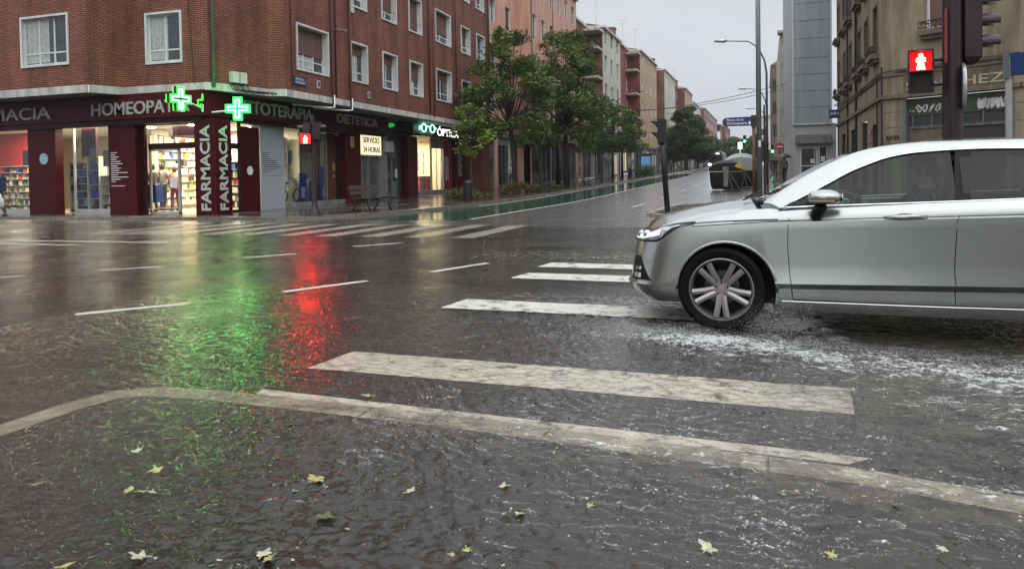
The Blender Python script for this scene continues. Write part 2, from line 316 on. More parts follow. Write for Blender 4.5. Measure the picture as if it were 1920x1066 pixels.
def watermat(name, near, k=1.0, rough=.07):
    m, t, b = newmat(name); L = t.links.new; t.nodes.remove(b)
    o = [n for n in t.nodes if n.type == 'OUTPUT_MATERIAL'][0]
    tc = N(t, 'ShaderNodeTexCoord')
    def noise(scale, det=3, sc3=(1, 1, 1), rot=0, dist=0.0):
        mp = N(t, 'ShaderNodeMapping'); mp.inputs['Scale'].default_value = sc3; mp.inputs['Rotation'].default_value = (0, 0, rot)
        n = N(t, 'ShaderNodeTexNoise'); n.inputs['Scale'].default_value = scale; n.inputs['Detail'].default_value = det; n.inputs['Distortion'].default_value = dist
        L(tc.outputs['Object'], mp.inputs['Vector']); L(mp.outputs[0], n.inputs['Vector']); return n.outputs['Fac']
    def math_(op, a, bb):
        n = N(t, 'ShaderNodeMath', operation=op)
        for i, x in enumerate((a, bb)):
            if isinstance(x, (int, float)): n.inputs[i].default_value = x
            else: L(x, n.inputs[i])
        return n.outputs[0]
    h = math_('ADD', math_('MULTIPLY', noise(7, 4, (1, 1.4, 1), 0.4, 0.6), 0.015), math_('MULTIPLY', noise(26, 3, (1, 1.5, 1), -0.3, 0.5), 0.009))
    h = math_('ADD', h, math_('MULTIPLY', noise(75, 2), 0.0042))
    if not near: h = math_('MULTIPLY', h, k)
    # calmer and rougher patches of surface
    patch = N(t, 'ShaderNodeMapRange'); patch.inputs['From Min'].default_value = 0.35; patch.inputs['From Max'].default_value = 0.65; patch.inputs['To Min'].default_value = 0.55; patch.inputs['To Max'].default_value = 1.25
    L(noise(0.7, 4), patch.inputs['Value']); h = math_('MULTIPLY', h, patch.outputs[0])
    bp = N(t, 'ShaderNodeBump'); bp.inputs['Strength'].default_value = 1.0; bp.inputs['Distance'].default_value = 1.0; L(h, bp.inputs['Height'])
    fr = N(t, 'ShaderNodeFresnel'); fr.inputs['IOR'].default_value = 1.44; L(bp.outputs[0], fr.inputs['Normal'])
    gl = N(t, 'ShaderNodeBsdfGlossy'); gl.inputs['Roughness'].default_value = rough; gl.inputs[0].default_value = (1, 1, 1, 1); L(bp.outputs[0], gl.inputs['Normal'])
    tr = N(t, 'ShaderNodeBsdfTransparent'); tr.inputs[0].default_value = (0.93, 0.90, 0.84, 1)
    ge = N(t, 'ShaderNodeNewGeometry'); nb = math_('SUBTRACT', 1.0, ge.outputs['Backfacing'])
    mx = N(t, 'ShaderNodeMixShader'); L(math_('MULTIPLY', fr.outputs[0], nb), mx.inputs[0]); L(tr.outputs[0], mx.inputs[1]); L(gl.outputs[0], mx.inputs[2])
    last = mx.outputs[0]
    # silt in suspension
    df0 = N(t, 'ShaderNodeBsdfDiffuse'); df0.inputs[0].default_value = (0.10, 0.095, 0.085, 1)
    mxs = N(t, 'ShaderNodeMixShader'); mxs.inputs[0].default_value = 0.03 if near else 0.015; L(last, mxs.inputs[1]); L(df0.outputs[0], mxs.inputs[2]); last = mxs.outputs[0]
    if near:
        a2 = N(t, 'ShaderNodeAttribute'); a2.attribute_name = 'silt'; ns = noise(3.2, 8, (1, 1.6, 1), .2, 1.0)
        sr = N(t, 'ShaderNodeMapRange'); sr.inputs['From Min'].default_value = .36; sr.inputs['From Max'].default_value = .62; L(ns, sr.inputs['Value'])
        ds = N(t, 'ShaderNodeBsdfDiffuse'); ds.inputs[0].default_value = (.11, .092, .068, 1); L(bp.outputs[0], ds.inputs['Normal'])
        sx_ = N(t, 'ShaderNodeMixShader'); L(math_('MULTIPLY', sr.outputs[0], a2.outputs['Fac']), sx_.inputs[0]); L(tr.outputs[0], sx_.inputs[1]); L(ds.outputs[0], sx_.inputs[2]); L(sx_.outputs[0], mx.inputs[1])
        at = N(t, 'ShaderNodeAttribute'); at.attribute_name = 'foam'
        n5 = noise(7, 9, (1, 2.8, 1), 0.12, 1.3); n6 = noise(45, 4, (1, 2.6, 1), 0.1, 0.8)
        nn = math_('ADD', math_('MULTIPLY', n5, 0.62), math_('MULTIPLY', n6, 0.38))
        th = math_('SUBTRACT', 0.70, math_('MULTIPLY', at.outputs['Fac'], 0.26))
        mr = N(t, 'ShaderNodeMapRange'); mr.inputs['From Min'].default_value = 0.0; mr.inputs['From Max'].default_value = 0.13
        L(math_('SUBTRACT', nn, th), mr.inputs['Value'])
        df = N(t, 'ShaderNodeBsdfDiffuse'); df.inputs[0].default_value = (0.62, 0.64, 0.63, 1); L(bp.outputs[0], df.inputs['Normal'])
        fm = N(t, 'ShaderNodeMixShader'); L(math_('MULTIPLY', mr.outputs[0], 0.8), fm.inputs[0]); L(last, fm.inputs[1]); L(df.outputs[0], fm.inputs[2]); last = fm.outputs[0]
    L(last, o.inputs[0]); return m
WATN = watermat('flood_water_near', True); WATF = watermat('flood_water_far', False); WATS = watermat('street_water_film', False, .35, .2)
FOAM = mat('water_spray', (0.75, 0.78, 0.78), 0.2, var=0.05, alpha=0.5)
DROP = mat('splash_drop', (0.72, 0.75, 0.76), 0.15, var=0.05, alpha=0.55)

# ------------------------------------------------------------------ text
def text(s, fr, u0, u1, z0, z1, d, depth, mt, name, parent, bold=0.0, rot=0):
    cu = bpy.data.curves.new(name, 'FONT'); cu.body = s; cu.size = 1; cu.extrude = 0.01; cu.offset = bold
    o = bpy.data.objects.new('tmp', cu); COL.objects.link(o)
    dg = bpy.context.evaluated_depsgraph_get(); me = bpy.data.meshes.new_from_object(o.evaluated_get(dg))
    bpy.data.objects.remove(o); bpy.data.curves.remove(cu)
    n = len(me.vertices); co = np.empty(n*3); me.vertices.foreach_get('co', co); co = co.reshape(-1, 3)
    lo, hi = co.min(0), co.max(0)
    x = (co[:, 0]-lo[0])/(hi[0]-lo[0]); y = (co[:, 1]-lo[1])/(hi[1]-lo[1]); z = (co[:, 2]-lo[2])/(hi[2]-lo[2]+1e-9)
    if rot: x, y = 1-y, x      # reads upwards
    off = Vector((0, 0, 0)); q = parent
    while q is not None: off += q.location; q = q.parent
    U = u0+(u1-u0)*x; Z = z0+(z1-z0)*y; D = d+depth*z
    P = np.array(fr.O)[None]+np.array(fr.u)[None]*U[:, None]+np.array(fr.n)[None]*D[:, None]; P[:, 2] += Z; P -= np.array(off)[None]
    me.vertices.foreach_set('co', P.ravel()); me.materials.clear(); me.materials.append(mt); me.update()
    ob = bpy.data.objects.new(name, me); COL.objects.link(ob)
    if parent is not None: ob.parent = parent
    return ob

# ------------------------------------------------------------------ ground, road, pavements
YB = [-60, -20, 0, 10, 20, 28, 31, 34, 38, 45, 55, 70, 90, 120, 160, 220, 300, 420, 1500]
def sheet(name, x0, x1, y0, y1, dz, mt, kind='structure', xs=None):
    m = MB(); ys = sorted({y0, y1} | {y for y in YB if y0 < y < y1}); X = xs or [x0, x1]
    m.grid([[(x, y, gz(y)+dz) for x in X] for y in ys])
    o = m.build(name, mt); tag(o, kind=kind); return o
sheet('ground', -1500, 1500, -60, 1500, -0.12, GRND)
sheet('road', -70, 70, -40, 420, 0.0, ASPH)
def offset_poly(P, d):
    n = len(P); out = []
    for i in range(n):
        a, b, c = Vector(P[i-1]), Vector(P[i]), Vector(P[(i+1) % n])
        e1 = (b-a).normalized(); e2 = (c-b).normalized(); n1 = Vector((-e1.y, e1.x)); n2 = Vector((-e2.y, e2.x))
        k = (n1+n2); k = k/max(0.3, k.dot(n1)); out.append(tuple(b+k*d))
    return out
def pavement(name, P, kw, mt, kmt, top=0.12):
    """P counter-clockwise polygon (x, y); kerb of width kw all round, paving inside"""
    Q = offset_poly(P, kw); n = len(P)
    k = MB()
    for i in range(n):
        j = (i+1) % n
        a, b, c, e = P[i], P[j], Q[j], Q[i]
        k.face([(a[0], a[1], gz(a[1])-0.15), (b[0], b[1], gz(b[1])-0.15), (b[0], b[1], gz(b[1])+top), (a[0], a[1], gz(a[1])+top)])
        k.face([(a[0], a[1], gz(a[1])+top), (b[0], b[1], gz(b[1])+top), (c[0], c[1], gz(c[1])+top), (e[0], e[1], gz(e[1])+top)])
    ko = k.build('kerb', kmt); tag(ko, kind='structure')
    m = MB(); m.face([(x, y, gz(y)+top) for x, y in Q]); mo = m.build(name, mt); tag(mo, kind='structure')
def pave_long(name, xk, xb, y0, y1, mt, kmt, top=0.12, kw=0.18, xk_f=None):
    ys = sorted({y0, y1} | {y for y in YB if y0 < y < y1}); s = 1 if xb > xk else -1
    f = xk_f or (lambda y: xk)
    m = MB(); m.grid([[(f(y)+s*kw, y, gz(y)+top), (xb, y, gz(y)+top)] for y in ys]); tag(m.build(name, mt), kind='structure')
    k = MB(); k.grid([[(f(y), y, gz(y)-0.15), (f(y), y, gz(y)+top), (f(y)+s*kw, y, gz(y)+top)] for y in ys]); tag(k.build('kerb', kmt), kind='structure')
# left block: street side from Y=24 on, corner piece in front of the pharmacy
kx = lambda y: -11.15 if y < 60 else -11.15
pave_long('pavement', -11.15, -32, 24.0, 420, TILE, KTILE, kw=0.3)
pavement('pavement', [(-70, 24.0), (-70, 17.6), (-20.6, 17.9), (-15.2, 18.1), (-13.6, 18.2), (-12.6, 18.75), (-11.9, 20.2), (-11.4, 22), (-11.15, 24.0)], 0.3, TILE, KTILE)
m = MB(); m.box(-40, -13.9, 18.55, 18.63, 0.121, 0.126); m.box(-13.95, -13.87, 18.63, 60, 0.121, 0.126); tag(m.build('kerb', KTILE), kind='structure')
# right far block with a built-out corner
pave_long('pavement', -0.75, 30, 30.0, 420, TILE, KTILE, kw=0.25)
pavement('pavement', [(-3.15, 20.6), (-2.6, 19.9), (30, 19.6), (30, 30.0), (-0.75, 30.0), (-1.6, 28.6), (-3.05, 26.2), (-3.2, 22)], 0.22, TILE, CURB)
# traffic island hidden behind the car and the near corner where the photographer stands
pavement('pavement', [(0.6, 10.6), (30, 10.6), (30, 12.4), (0.6, 12.4), (0.2, 11.5)], 0.2, TILE, CURB)
P = [(-3.72, -6), (40, -6), (40, 2.75), (2.2, 3.02), (0.93, 3.2), (0.34, 3.32), (-1.43, 3.46), (-3.0, 3.50), (-3.45, 3.46), (-3.66, 3.30), (-3.72, 3.0)]
Q = offset_poly(P, 0.17); k = MB(); n = len(P)
for i in range(n):
    j = (i+1) % n
    k.face([(*P[i], -0.05), (*P[j], -0.05), (*P[j], 0.014), (*P[i], 0.014)]); k.face([(*P[i], 0.014), (*P[j], 0.014), (*Q[j], 0.014), (*Q[i], 0.014)])
tag(k.build('kerb', CURB), kind='structure')
m = MB(); m.face([(x, y, 0.012) for x, y in Q]); tag(m.build('pavement', PAVE), kind='structure')
# markings
pm = MB()
def stripe(pm, a, b, c, d, z=0.031):
    rj = random.Random(int(a[0]*97+a[1]*31)); P_ = [Vector((*p, 0)) for p in (a, b, c, d)]
    out = []
    for p, q in zip(P_, P_[1:]+P_[:1]):
        n_ = max(1, int((q-p).length/.035)) if min((P_[1]-P_[0]).length, (P_[2]-P_[1]).length) > .14 else 1
        t_ = (q-p).normalized(); nn = Vector((-t_.y, t_.x, 0)); w_ = 0
        for i in range(n_):
            w_ = .6*w_+rj.gauss(0, .0035); out.append(p.lerp(q, i/n_)+nn*w_)
    pm.face([(p.x, p.y, gz(p.y)+z) for p in out])
stripe(pm, (-2.80, 3.50), (0.32, 3.375), (0.42, 3.47), (-2.83, 3.62), 0.0045)
for yc, wd in ((4.35, 0.48), (6.46, 0.5), (8.45, 0.5), (9.53, 0.48)):
    x1 = 0.42; zz = 0.004 if yc < 6 else 0.031
    stripe(pm, (-2.86, yc-wd/2), (x1, yc-wd/2-0.03), (x1+0.03, yc+wd/2-0.03), (-2.80, yc+wd/2), zz)
for i in range(10):
    x = -5.72-1.045*i
    stripe(pm, (x-0.24, 13.5), (x+0.24, 13.5), (x+0.26, 17.1), (x-0.22, 17.1), 0.012)
for a, b in (((-6.03, 5.08), (-5.42, 5.82)), ((-4.93, 6.67), (-4.45, 7.62)), ((-4.04, 8.51), (-3.66, 9.54)), ((-8.66, 7.68), (-8.11, 8.26)), ((-7.67, 9.41), (-7.19, 10.11)), ((-6.91, 11.37), (-6.33, 12.16)), ((-9.9, 6.35), (-9.2, 7.03)), ((-7.6, 3.9), (-6.9, 4.4))):
    a, b = Vector(a), Vector(b); t = (b-a).normalized(); q = Vector((-t.y, t.x))*0.055
    stripe(pm, a-q, b-q, b+q, a+q)
stripe(pm, (-24, 10.2), (-12.6, 10.65), (-12.6, 10.78), (-24, 10.33)); stripe(pm, (-26, 10.95), (-11.0, 11.35), (-11.0, 11.5), (-26, 11.1))
for y0, y1 in ((19.0, 90),):
    ys = [y0]+[y for y in YB if y0 < y < y1]+[y1]
    for a, b in zip(ys, ys[1:]): stripe(pm, (-7.85, a), (-7.72, a), (-7.72, b), (-7.85, b), 0.033)
for y in range(26, 120, 8):
    stripe(pm, (-4.55, y), (-4.43, y), (-4.43, y+3), (-4.55, y+3), 0.033)
ys = [27]+[y for y in YB if 27 < y < 200]+[200]
for a, b in zip(ys, ys[1:]): stripe(pm, (-10.75, a), (-10.63, a), (-10.63, b), (-10.75, b), 0.034)
tag(pm.build('road_markings', PAINT), kind='structure')
sheet('cycle_lane', -10.95, -7.87, 18.6, 92, 0.029, LANE)
# road grating
gr = MB()
for i in range(15): gr.box(-14.6+i*0.1, -14.55+i*0.1, 13.35, 14.15, 0.004, 0.014)
gr.box(-14.65, -13.1, 13.3, 13.35, 0.004, 0.016); gr.box(-14.65, -13.1, 14.15, 14.2, 0.004, 0.016)
tag(gr.build('drain_grating', ALU), 'long metal drain grating in the wet road before the pharmacy door', 'grating')

# flood water: detailed sheet near the camera, wide sheet beyond
WZ = 0.026
def waves(X, Y):
    Z = np.zeros_like(X); r = np.random.default_rng(3)
    wx = X+0.10*np.sin(1.9*Y+0.6*X)+0.05*np.sin(5.1*Y-2*X); wy = Y+0.10*np.sin(1.6*X-0.8*Y)+0.04*np.sin(6*X+3*Y)
    for i in range(54):
        lam = 0.028*(7 ** (r.random()**1.2)); th = R(66)+r.normal()*0.5
        k = 2*math.pi/lam; a = lam*0.0125*r.uniform(0.4, 1.2)
        if lam > 0.1: a *= 0.45
        ph = k*(wx*math.cos(th)+wy*math.sin(th))+r.uniform(0, 6.28); Z += a*(np.sin(ph) if i % 6 else .9-1.4*np.abs(np.sin(ph/2)))*(0.6+0.6*np.sin(r.uniform(0.5, 2.2)*X+r.uniform(0.5, 2.2)*Y+r.uniform(0, 6)))
    # rain rings
    for i in range(520):
        cx, cy = r.uniform(-6.4, 4), r.uniform(0.8, 7.4); rr = r.uniform(0.015, 0.11); wl = r.uniform(0.016, 0.03)
        m = (abs(X-cx) < 0.2) & (abs(Y-cy) < 0.2)
        if not m.any(): continue
        d = np.hypot(X[m]-cx, Y[m]-cy); Z[m] += 0.0022*np.exp(-((d-rr)/(wl*1.1))**2)*np.cos(2*math.pi*(d-rr)/wl)
    return Z
nx, ny = 1000, 640
gx = np.linspace(-6.4, 4.2, nx); t = np.linspace(0, 1, ny); gy = 0.7+6.9*(0.45*t+0.55*t*t)
X, Y = np.meshgrid(gx, gy)
edge = np.clip(np.minimum(np.minimum(X+6.4, 4.2-X), np.minimum(Y-0.7, 7.6-Y))/0.5, 0, 1)
Z = waves(X, Y)
amp = (.75+.55*np.clip((X+2.6)/2.2, 0, 1))+1.2*np.exp(-((Y-(2.7-0.15*X))/0.9)**2)*np.clip((X+3.2)/1.5, 0, 1)      # current running over the kerb
amp *= np.where((X < -3.4) & (Y < 3.2), 0.45, 1.0)
amp += 0.7*np.exp(-((Y-5.0)/0.6)**2)*np.clip((X+1.5)/1.2, 0, 1)
Z = Z*amp*edge
# wave thrown up by the front wheel
Z += (0.035*np.exp(-(((X+0.45)/0.5)**2+((Y-5.45)/0.22)**2))+0.022*np.exp(-(((X-0.9)/1.5)**2+((Y-(5.15-0.12*X))/0.2)**2)))*(0.45+110*np.abs(waves(X*1.7+3.1, Y*1.9+1.3)))
foam = 0.60*np.exp(-(((X+0.6)/0.8)**2+((Y-5.48)/0.28)**2))+0.50*np.exp(-((Y-(5.30-0.24*np.clip(X, 0, 9)))/0.34)**2)*np.clip((X+0.9)/0.6, 0, 1)
foam += 0.30*np.exp(-((Y-(4.7-0.10*X))/0.6)**2)*np.clip((X+0.9)/1.3, 0, 1)
foam += 0.27*np.clip((X-0.5)/0.7, 0, 1)*np.exp(-((Y-3.95)/0.7)**2)
foam += 0.45*np.exp(-((Y-(3.22-0.05*X))/0.14)**2)*np.clip((X+2.0)/1.0, 0, 1)
foam += 0.30*np.exp(-(((X+2.1)/0.7)**2+((Y-(5.75+0.45*(X+2.1)))/0.12)**2))
foam += 0.2
wm = bpy.data.meshes.new('flood_water')
vv = np.stack([X, Y, Z+WZ], -1).reshape(-1, 3)
idx = np.arange(nx*ny).reshape(ny, nx); q = np.stack([idx[:-1, :-1], idx[:-1, 1:], idx[1:, 1:], idx[1:, :-1]], -1).reshape(-1, 4)
wm.vertices.add(len(vv)); wm.vertices.foreach_set('co', vv.ravel()); wm.loops.add(q.size); wm.loops.foreach_set('vertex_index', q.ravel())
wm.polygons.add(len(q)); wm.polygons.foreach_set('loop_start', np.arange(0, q.size, 4)); wm.polygons.foreach_set('use_smooth', np.ones(len(q), bool)); wm.update(calc_edges=True)
silt = 0.5*np.exp(-((Y-(3.28-0.12*np.clip(X+1.5, 0, 9)))/0.22)**2)*np.clip((X+3.75)/.3, 0, 1)+0.2*np.exp(-(((X+3.75)/.16)**2))*(Y < 3.5)+.18*np.clip((X+2)/2, 0, 1)+.45*np.clip((X-.05)/.4, 0, 1)*np.exp(-((Y-4.3)/.7)**2)
as_ = wm.attributes.new('silt', 'FLOAT', 'POINT'); as_.data.foreach_set('value', np.clip(silt, 0, 1).ravel().astype(np.float32))
at = wm.attributes.new('foam', 'FLOAT', 'POINT'); at.data.foreach_set('value', foam.ravel().astype(np.float32))
wm.materials.append(WATN); wo = bpy.data.objects.new('flood_water', wm); COL.objects.link(wo); tag(wo, kind='structure')
m = MB()
def wq(x0, x1, y0, y1):
    ys = sorted({y0, y1} | {y for y in YB if y0 < y < y1}); m.grid([[(x, y, gz(y)+WZ) for x in (x0, x1)] for y in ys])
wq(-60, -6.4, -6, 16.5); wq(4.2, 60, -6, 16.5); wq(-6.4, 4.2, 7.6, 16.5); wq(-6.4, 4.2, -6, 0.7); tag(m.build('road_water', WATF), kind='structure')
m = MB(); wq(-60, 60, 16.5, 420); tag(m.build('street_water', WATS), kind='structure')

# ------------------------------------------------------------------ windows and facades
def window(parent, fr, u0, u1, z0, z1, d=0.0, depth=0.22, surround=0.07, style=0, blind=0.4, mull=1, far=False, smat=None, bmat=None):
    """white surround with a deep reveal, sliding frame, pane and roller blind"""
    sm = smat or WHITE; f = MB(); s = surround
    if s:
        for a in ((u0-s, u1+s, z1, z1+s), (u0-s, u1+s, z0-s, z0), (u0-s, u0, z0, z1), (u1, u1+s, z0, z1)):
            f.fbox(fr, a[0], a[1], d-0.01, d+0.045, a[2], a[3])
    for a, b, c, e in ((u0, u0, z0, z1), (u1, u1, z0, z1)):
        f.face([fr.p(a, d, z0), fr.p(a, d-depth, z0), fr.p(a, d-depth, z1), fr.p(a, d, z1)])
    for z in (z0, z1): f.face([fr.p(u0, d, z), fr.p(u1, d, z), fr.p(u1, d-depth, z), fr.p(u0, d-depth, z)])
    di = d-depth
    if not far:
        fw = 0.05
        for a in ((u0, u1, z0, z0+fw), (u0, u1, z1-fw, z1), (u0, u0+fw, z0+fw, z1-fw), (u1-fw, u1, z0+fw, z1-fw)):
            f.fbox(fr, a[0], a[1], di-0.02, di+0.03, a[2], a[3])
        for i in range(mull):
            c = u0+(u1-u0)*(i+1)/(mull+1); f.fbox(fr, c-0.03, c+0.03, di-0.01, di+0.035, z0+fw, z1-fw)
        if style: f.fbox(fr, u0+fw, u1-fw, di, di+0.03, z0+0.36, z0+0.41)
    w_ = f.build('window', sm, parent)
    g = MB(); g.face([fr.p(u0, di+0.004, z0), fr.p(u1, di+0.004, z0), fr.p(u1, di+0.004, z1), fr.p(u0, di+0.004, z1)]); g.build('pane', WIN, w_)
    if not far and blind < 0.7 and int(u0*7+z0*3) % 4:
        cm = MB(); cw = (u1-u0)*(0.25+0.13*(int(u0*5+z0) % 4))
        n_ = 10; zt = z1-(z1-z0)*max(blind, 0)-0.05
        cm.grid([[fr.p(u0+0.06+cw*i/n_, di+0.008+0.012*(i % 2), z) for i in range(n_+1)] for z in (z0+0.08, zt)]); cm.build('curtain', CURT, w_)
    if blind > 0:
        b = MB(); zb = z1-(z1-z0)*blind; n_ = max(2, int((z1-zb)/0.055)) if not far else 1
        for i in range(n_):
            a = zb+(z1-zb)*i/n_; c = zb+(z1-zb)*(i+1)/n_
            b.face([fr.p(u0+0.03, di+0.045, a), fr.p(u1-0.03, di+0.045, a), fr.p(u1-0.03, di+0.036, c), fr.p(u0+0.03, di+0.036, c)])
        b.build('blind', bmat or BLIND, w_)
    return w_

# --- brick corner building with the pharmacy ---
A_ = R(2.2)
FM = Fr((-17.4, 22.0, 0), (-math.sin(A_), math.cos(A_), 0), (math.cos(A_), math.sin(A_), 0))
bld = thing('corner_building', 'red brick corner block with white framed windows above a dark red pharmacy', 'building', (-22, 24, 0))
ZS, ZC, ZT = 4.12, 4.36, 17.5
D0 = 1.6
c_end = FM.p(22.05, D0, 0); c_st = FM.p(-0.25, D0, 0)
PL = [(-42, 18.0), (-20.5, 18.0), (-20.2, 19.05), (-16.75, 19.15), (-16.3, 21.55), (c_st.x, c_st.y), (c_end.x, c_end.y)]
body = MB()
frs = []
for a, b in zip(PL, PL[1:]):
    a, b = Vector((*a, 0)), Vector((*b, 0)); u = (b-a).normalized(); nn = Vector((u.y, -u.x, 0)); frs.append((Fr(a, u, nn), (b-a).length))
WL = {0: [(-23.34+42, -21.36+42, 5.12, 6.66, 2, 0.0), (-29.5+42, -27.6+42, 5.12, 6.66, 1, .5)], 2: [(1.06, 2.38, 5.12, 6.66, 1, 0.0)]}
for k in (0, 2):
    WL[k] += [(a, b, z0+3.07*i, z1+3.07*i, mm, [0.3, 0.6, 0][i % 3]) for (a, b, z0, z1, mm, _) in list(WL[k]) for i in (1, 2, 3)]
MW = [(0.5, 2.55, 5.2, 6.76, 2, .62, 0), (4.4, 5.72, 5.25, 6.76, 1, .27, 1), (7.24, 8.62, 5.25, 6.78, 1, .28, 1), (10.12, 11.53, 5.25, 6.80, 1, .55, 1), (13.42, 15.48, 5.3, 6.86, 1, .30, 1), (17.2, 18.6, 5.3, 6.7, 1, .3, 1), (19.85, 21.25, 5.3, 6.7, 1, .2, 1)]
hm = list(MW)
for i in (1, 2, 3):
    for j, (a, b, z0, z1, mm, bl, st) in enumerate(MW):
        if j == 0: continue
        hm.append((a, b, z0+3.08*i, z1+3.12*i, mm, [0, 0, .25, .72, .9, .05, .3][(j+i) % 7] if (i, j) != (1, 4) else .72, 0))
for i, (fr, ln) in enumerate(frs):
    holes = [w_[:4] for w_ in WL.get(i, [])] if i != 5 else [h[:4] for h in [(a, b, c, e) for a, b, c, e, *_ in hm]]
    if i == 5:
        holes = [(a+0.25, b+0.25, c, e) for a, b, c, e in holes]
    body.wall(fr, 0, ln, ZC, ZT, 0, holes)
body.build('wall', BR1, bld)
for k in (0, 2):
    fr = frs[k][0]
    for (a, b, z0, z1, mm, bl) in WL[k]: window(bld, fr, a, b, z0, z1, mull=mm, blind=bl, style=1, depth=0.12)
FMu = Fr(FM.p(0, D0, 0), FM.u, FM.n)
for (a, b, z0, z1, mm, bl, st) in hm: window(bld, FMu, a, b, z0, z1, mull=mm, blind=bl, style=1, depth=0.24)
rb = MB()   # railings of the upper windows
for (a, b, z0, z1, mm, bl, st) in hm[7:]:
    rb.tube([FMu.p(a+0.02, 0.0, z0+0.42), FMu.p(b-0.02, 0.0, z0+0.42)], 0.012, 5)
rb.build('railing', BLACK, bld)
# cornice and soffit
cm = MB(); off = []
for i, (fr, ln) in enumerate(frs):
    cm.wall(fr, 0, ln, ZS, ZC, 0.03)
    cm.face([fr.p(0, 0.03, ZC), fr.p(ln, 0.03, ZC), fr.p(ln, -0.05, ZC), fr.p(0, -0.05, ZC)])
cm.build('cornice', CONC, bld)
sf = MB(); sf.face([(x, y, ZS) for x, y in PL]+[(-30, c_end.y, ZS), (-42, 30, ZS)]); sf.build('soffit', GREYM, bld)
rf = MB(); rf.face([(x, y, ZT) for x, y in PL]+[(-30, c_end.y, ZT), (-42, 30, ZT)]); rf.build('roof', TRIMR, bld)
ew = MB(); ew.face([(c_end.x, c_end.y, 0), (-30, c_end.y, 0), (-30, c_end.y, ZT), (c_end.x, c_end.y, ZT)]); ew.build('end_wall', BR1, bld)
# drainpipes
for (pts, mt, r_) in (([FMu.p(2.75, .08, 15), FMu.p(2.8, .08, 4.75), FMu.p(2.8, .09, 4.1)], PIPER, .045), ([FMu.p(3.05, .07, 15), FMu.p(3.05, .07, 4.4)], PIPER, .03), ([FMu.p(4.15, .08, 15), FMu.p(4.2, .08, 4.75), FMu.p(4.2, .09, 4.1)], PIPER, .05), ([FMu.p(12.3, .06, 15), FMu.p(12.4, .06, 4.4)], PIPER, .035),
                    ([FMu.p(12.95, .06, 9.6), FMu.p(12.95, .06, 4.3)], PIPER, .03), ([FMu.p(16.2, .06, 15), FMu.p(16.2, .06, 4.4)], PIPER, .035), ([FMu.p(21.9, .1, 16), FMu.p(21.9, .1, 4.0)], BLACKP, .06), ([frs[3][0].p(0.1, .1, 15), frs[3][0].p(0.1, .1, 4.2)], PIPE, .06), ([FMu.p(0.05, .05, 15), FMu.p(0.05, .05, 4.5)], PIPER, .02)):
    m = MB(); m.tube(pts, r_, 8); m.build('drainpipe', mt, bld, smooth=True)
for u in (2.8, 4.2):
    m = MB(); m.tube([FMu.p(u, .12, 4.45), FMu.p(u, .12, 3.98), FMu.p(u-.15, .02, 3.95), FMu.p(u-1.3, -.9, 4.02)], 0.035, 8); m.build('pipe_outlet', PVC, bld, smooth=True)
m = MB(); m.tube([frs[2][0].p(2.6, .03, 15), frs[2][0].p(2.66, .04, 8), frs[2][0].p(2.9, .03, 4.3)], 0.012, 5); m.build('cable', BLACKP, bld)
for (u, z) in ((1.75, 4.62), (5.75, 4.62), (1.7, 9.0)):
    m = MB(); m.fbox(FMu, u, u+.2, 0, .03, z, z+.28, 0); m.fbox(FMu, u+.04, u+.16, .03, .034, z+.04, z+.24, 1); m.build('wall_vent', [WHITE, BLACKP], bld)
m = MB(); m.fbox(FMu, 4.35, 4.7, 0, .03, 8.0, 8.35); m.build('wall_vent', CREAM, bld)
m = MB(); m.fbox(FMu, 0.2, 0.98, .01, .04, 4.58, 4.9); sg = m.build('street_plate', BLUE, bld)
text('PASEO DE LA', FMu, .3, .85, 4.76, 4.84, .04, .004, SIGNW, 'lettering', sg); text('ZUMAQUERA', FMu, .27, .9, 4.63, 4.72, .04, .004, SIGNW, 'lettering', sg)
for (u, z) in ((2.95, 7.0), (3.45, 7.05)):
    m = MB(); m.tube([FMu.p(u, 0, z), FMu.p(u, .22, z), FMu.p(u, .26, z-.03)], .035, 8); m.ell(FMu.p(u, .3, z-.03), .08); m.build('wall_lamp', PIPE, bld, smooth=True)
# junction boxes with hanging cables at the corner
m = MB(); f3 = frs[3][0]
for k_ in (0, .32): m.fbox(f3, .75+k_, 1.02+k_, .02, .2, 4.42, 4.78)
jb = m.build('junction_box', CONC, bld)
m = MB()
for k_ in range(9):
    u = .72+.09*k_; m.tube([f3.p(u, .1, 4.42), f3.p(u+.1*math.sin(k_*2.), .2, 4.2), f3.p(u+.5+.1*k_, .22, 4.05+.02*k_), f3.p(u+1.0+.06*k_, .12, 4.0)], .014, 5)
m.build('cable', BLACKP, jb)
# --- shopfront: fascia and panels
FL = Fr((-42, 18.95, 0), (1, 0, 0), (0, -1, 0))
fm = MB(); fm.fbox(FL, 0, 25.15, -.5, 0, 3.30, ZS-.002); fm.fbox(FM, -2.95, 10.0, -.3, .42, 3.34, ZS-.004)
fm.build('fascia', MAROON, bld)
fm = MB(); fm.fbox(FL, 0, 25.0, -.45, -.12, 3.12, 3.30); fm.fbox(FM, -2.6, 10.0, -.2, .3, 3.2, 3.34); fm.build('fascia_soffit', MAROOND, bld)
text('FARMACIA', FL, 42-27.75, 42-23.31, 3.44, 3.86, 0, .05, LETTER, 'sign_letters', bld, .012)
text('HOMEOPATIA', FL, 42-21.45, 42-17.35, 3.44, 3.86, 0, .05, LETTER, 'sign_letters', bld, .012)
FF = Fr(FM.p(0, .42, 0), FM.u, FM.n)
text('FITOTERAPIA', FF, -1.05, 3.28, 3.52, 3.97, 0, .05, LETTER, 'sign_letters', bld, .012)
text('DIETETICA', FF, 5.18, 8.85, 3.58, 3.98, 0, .05, LETTER, 'sign_letters', bld, .012)
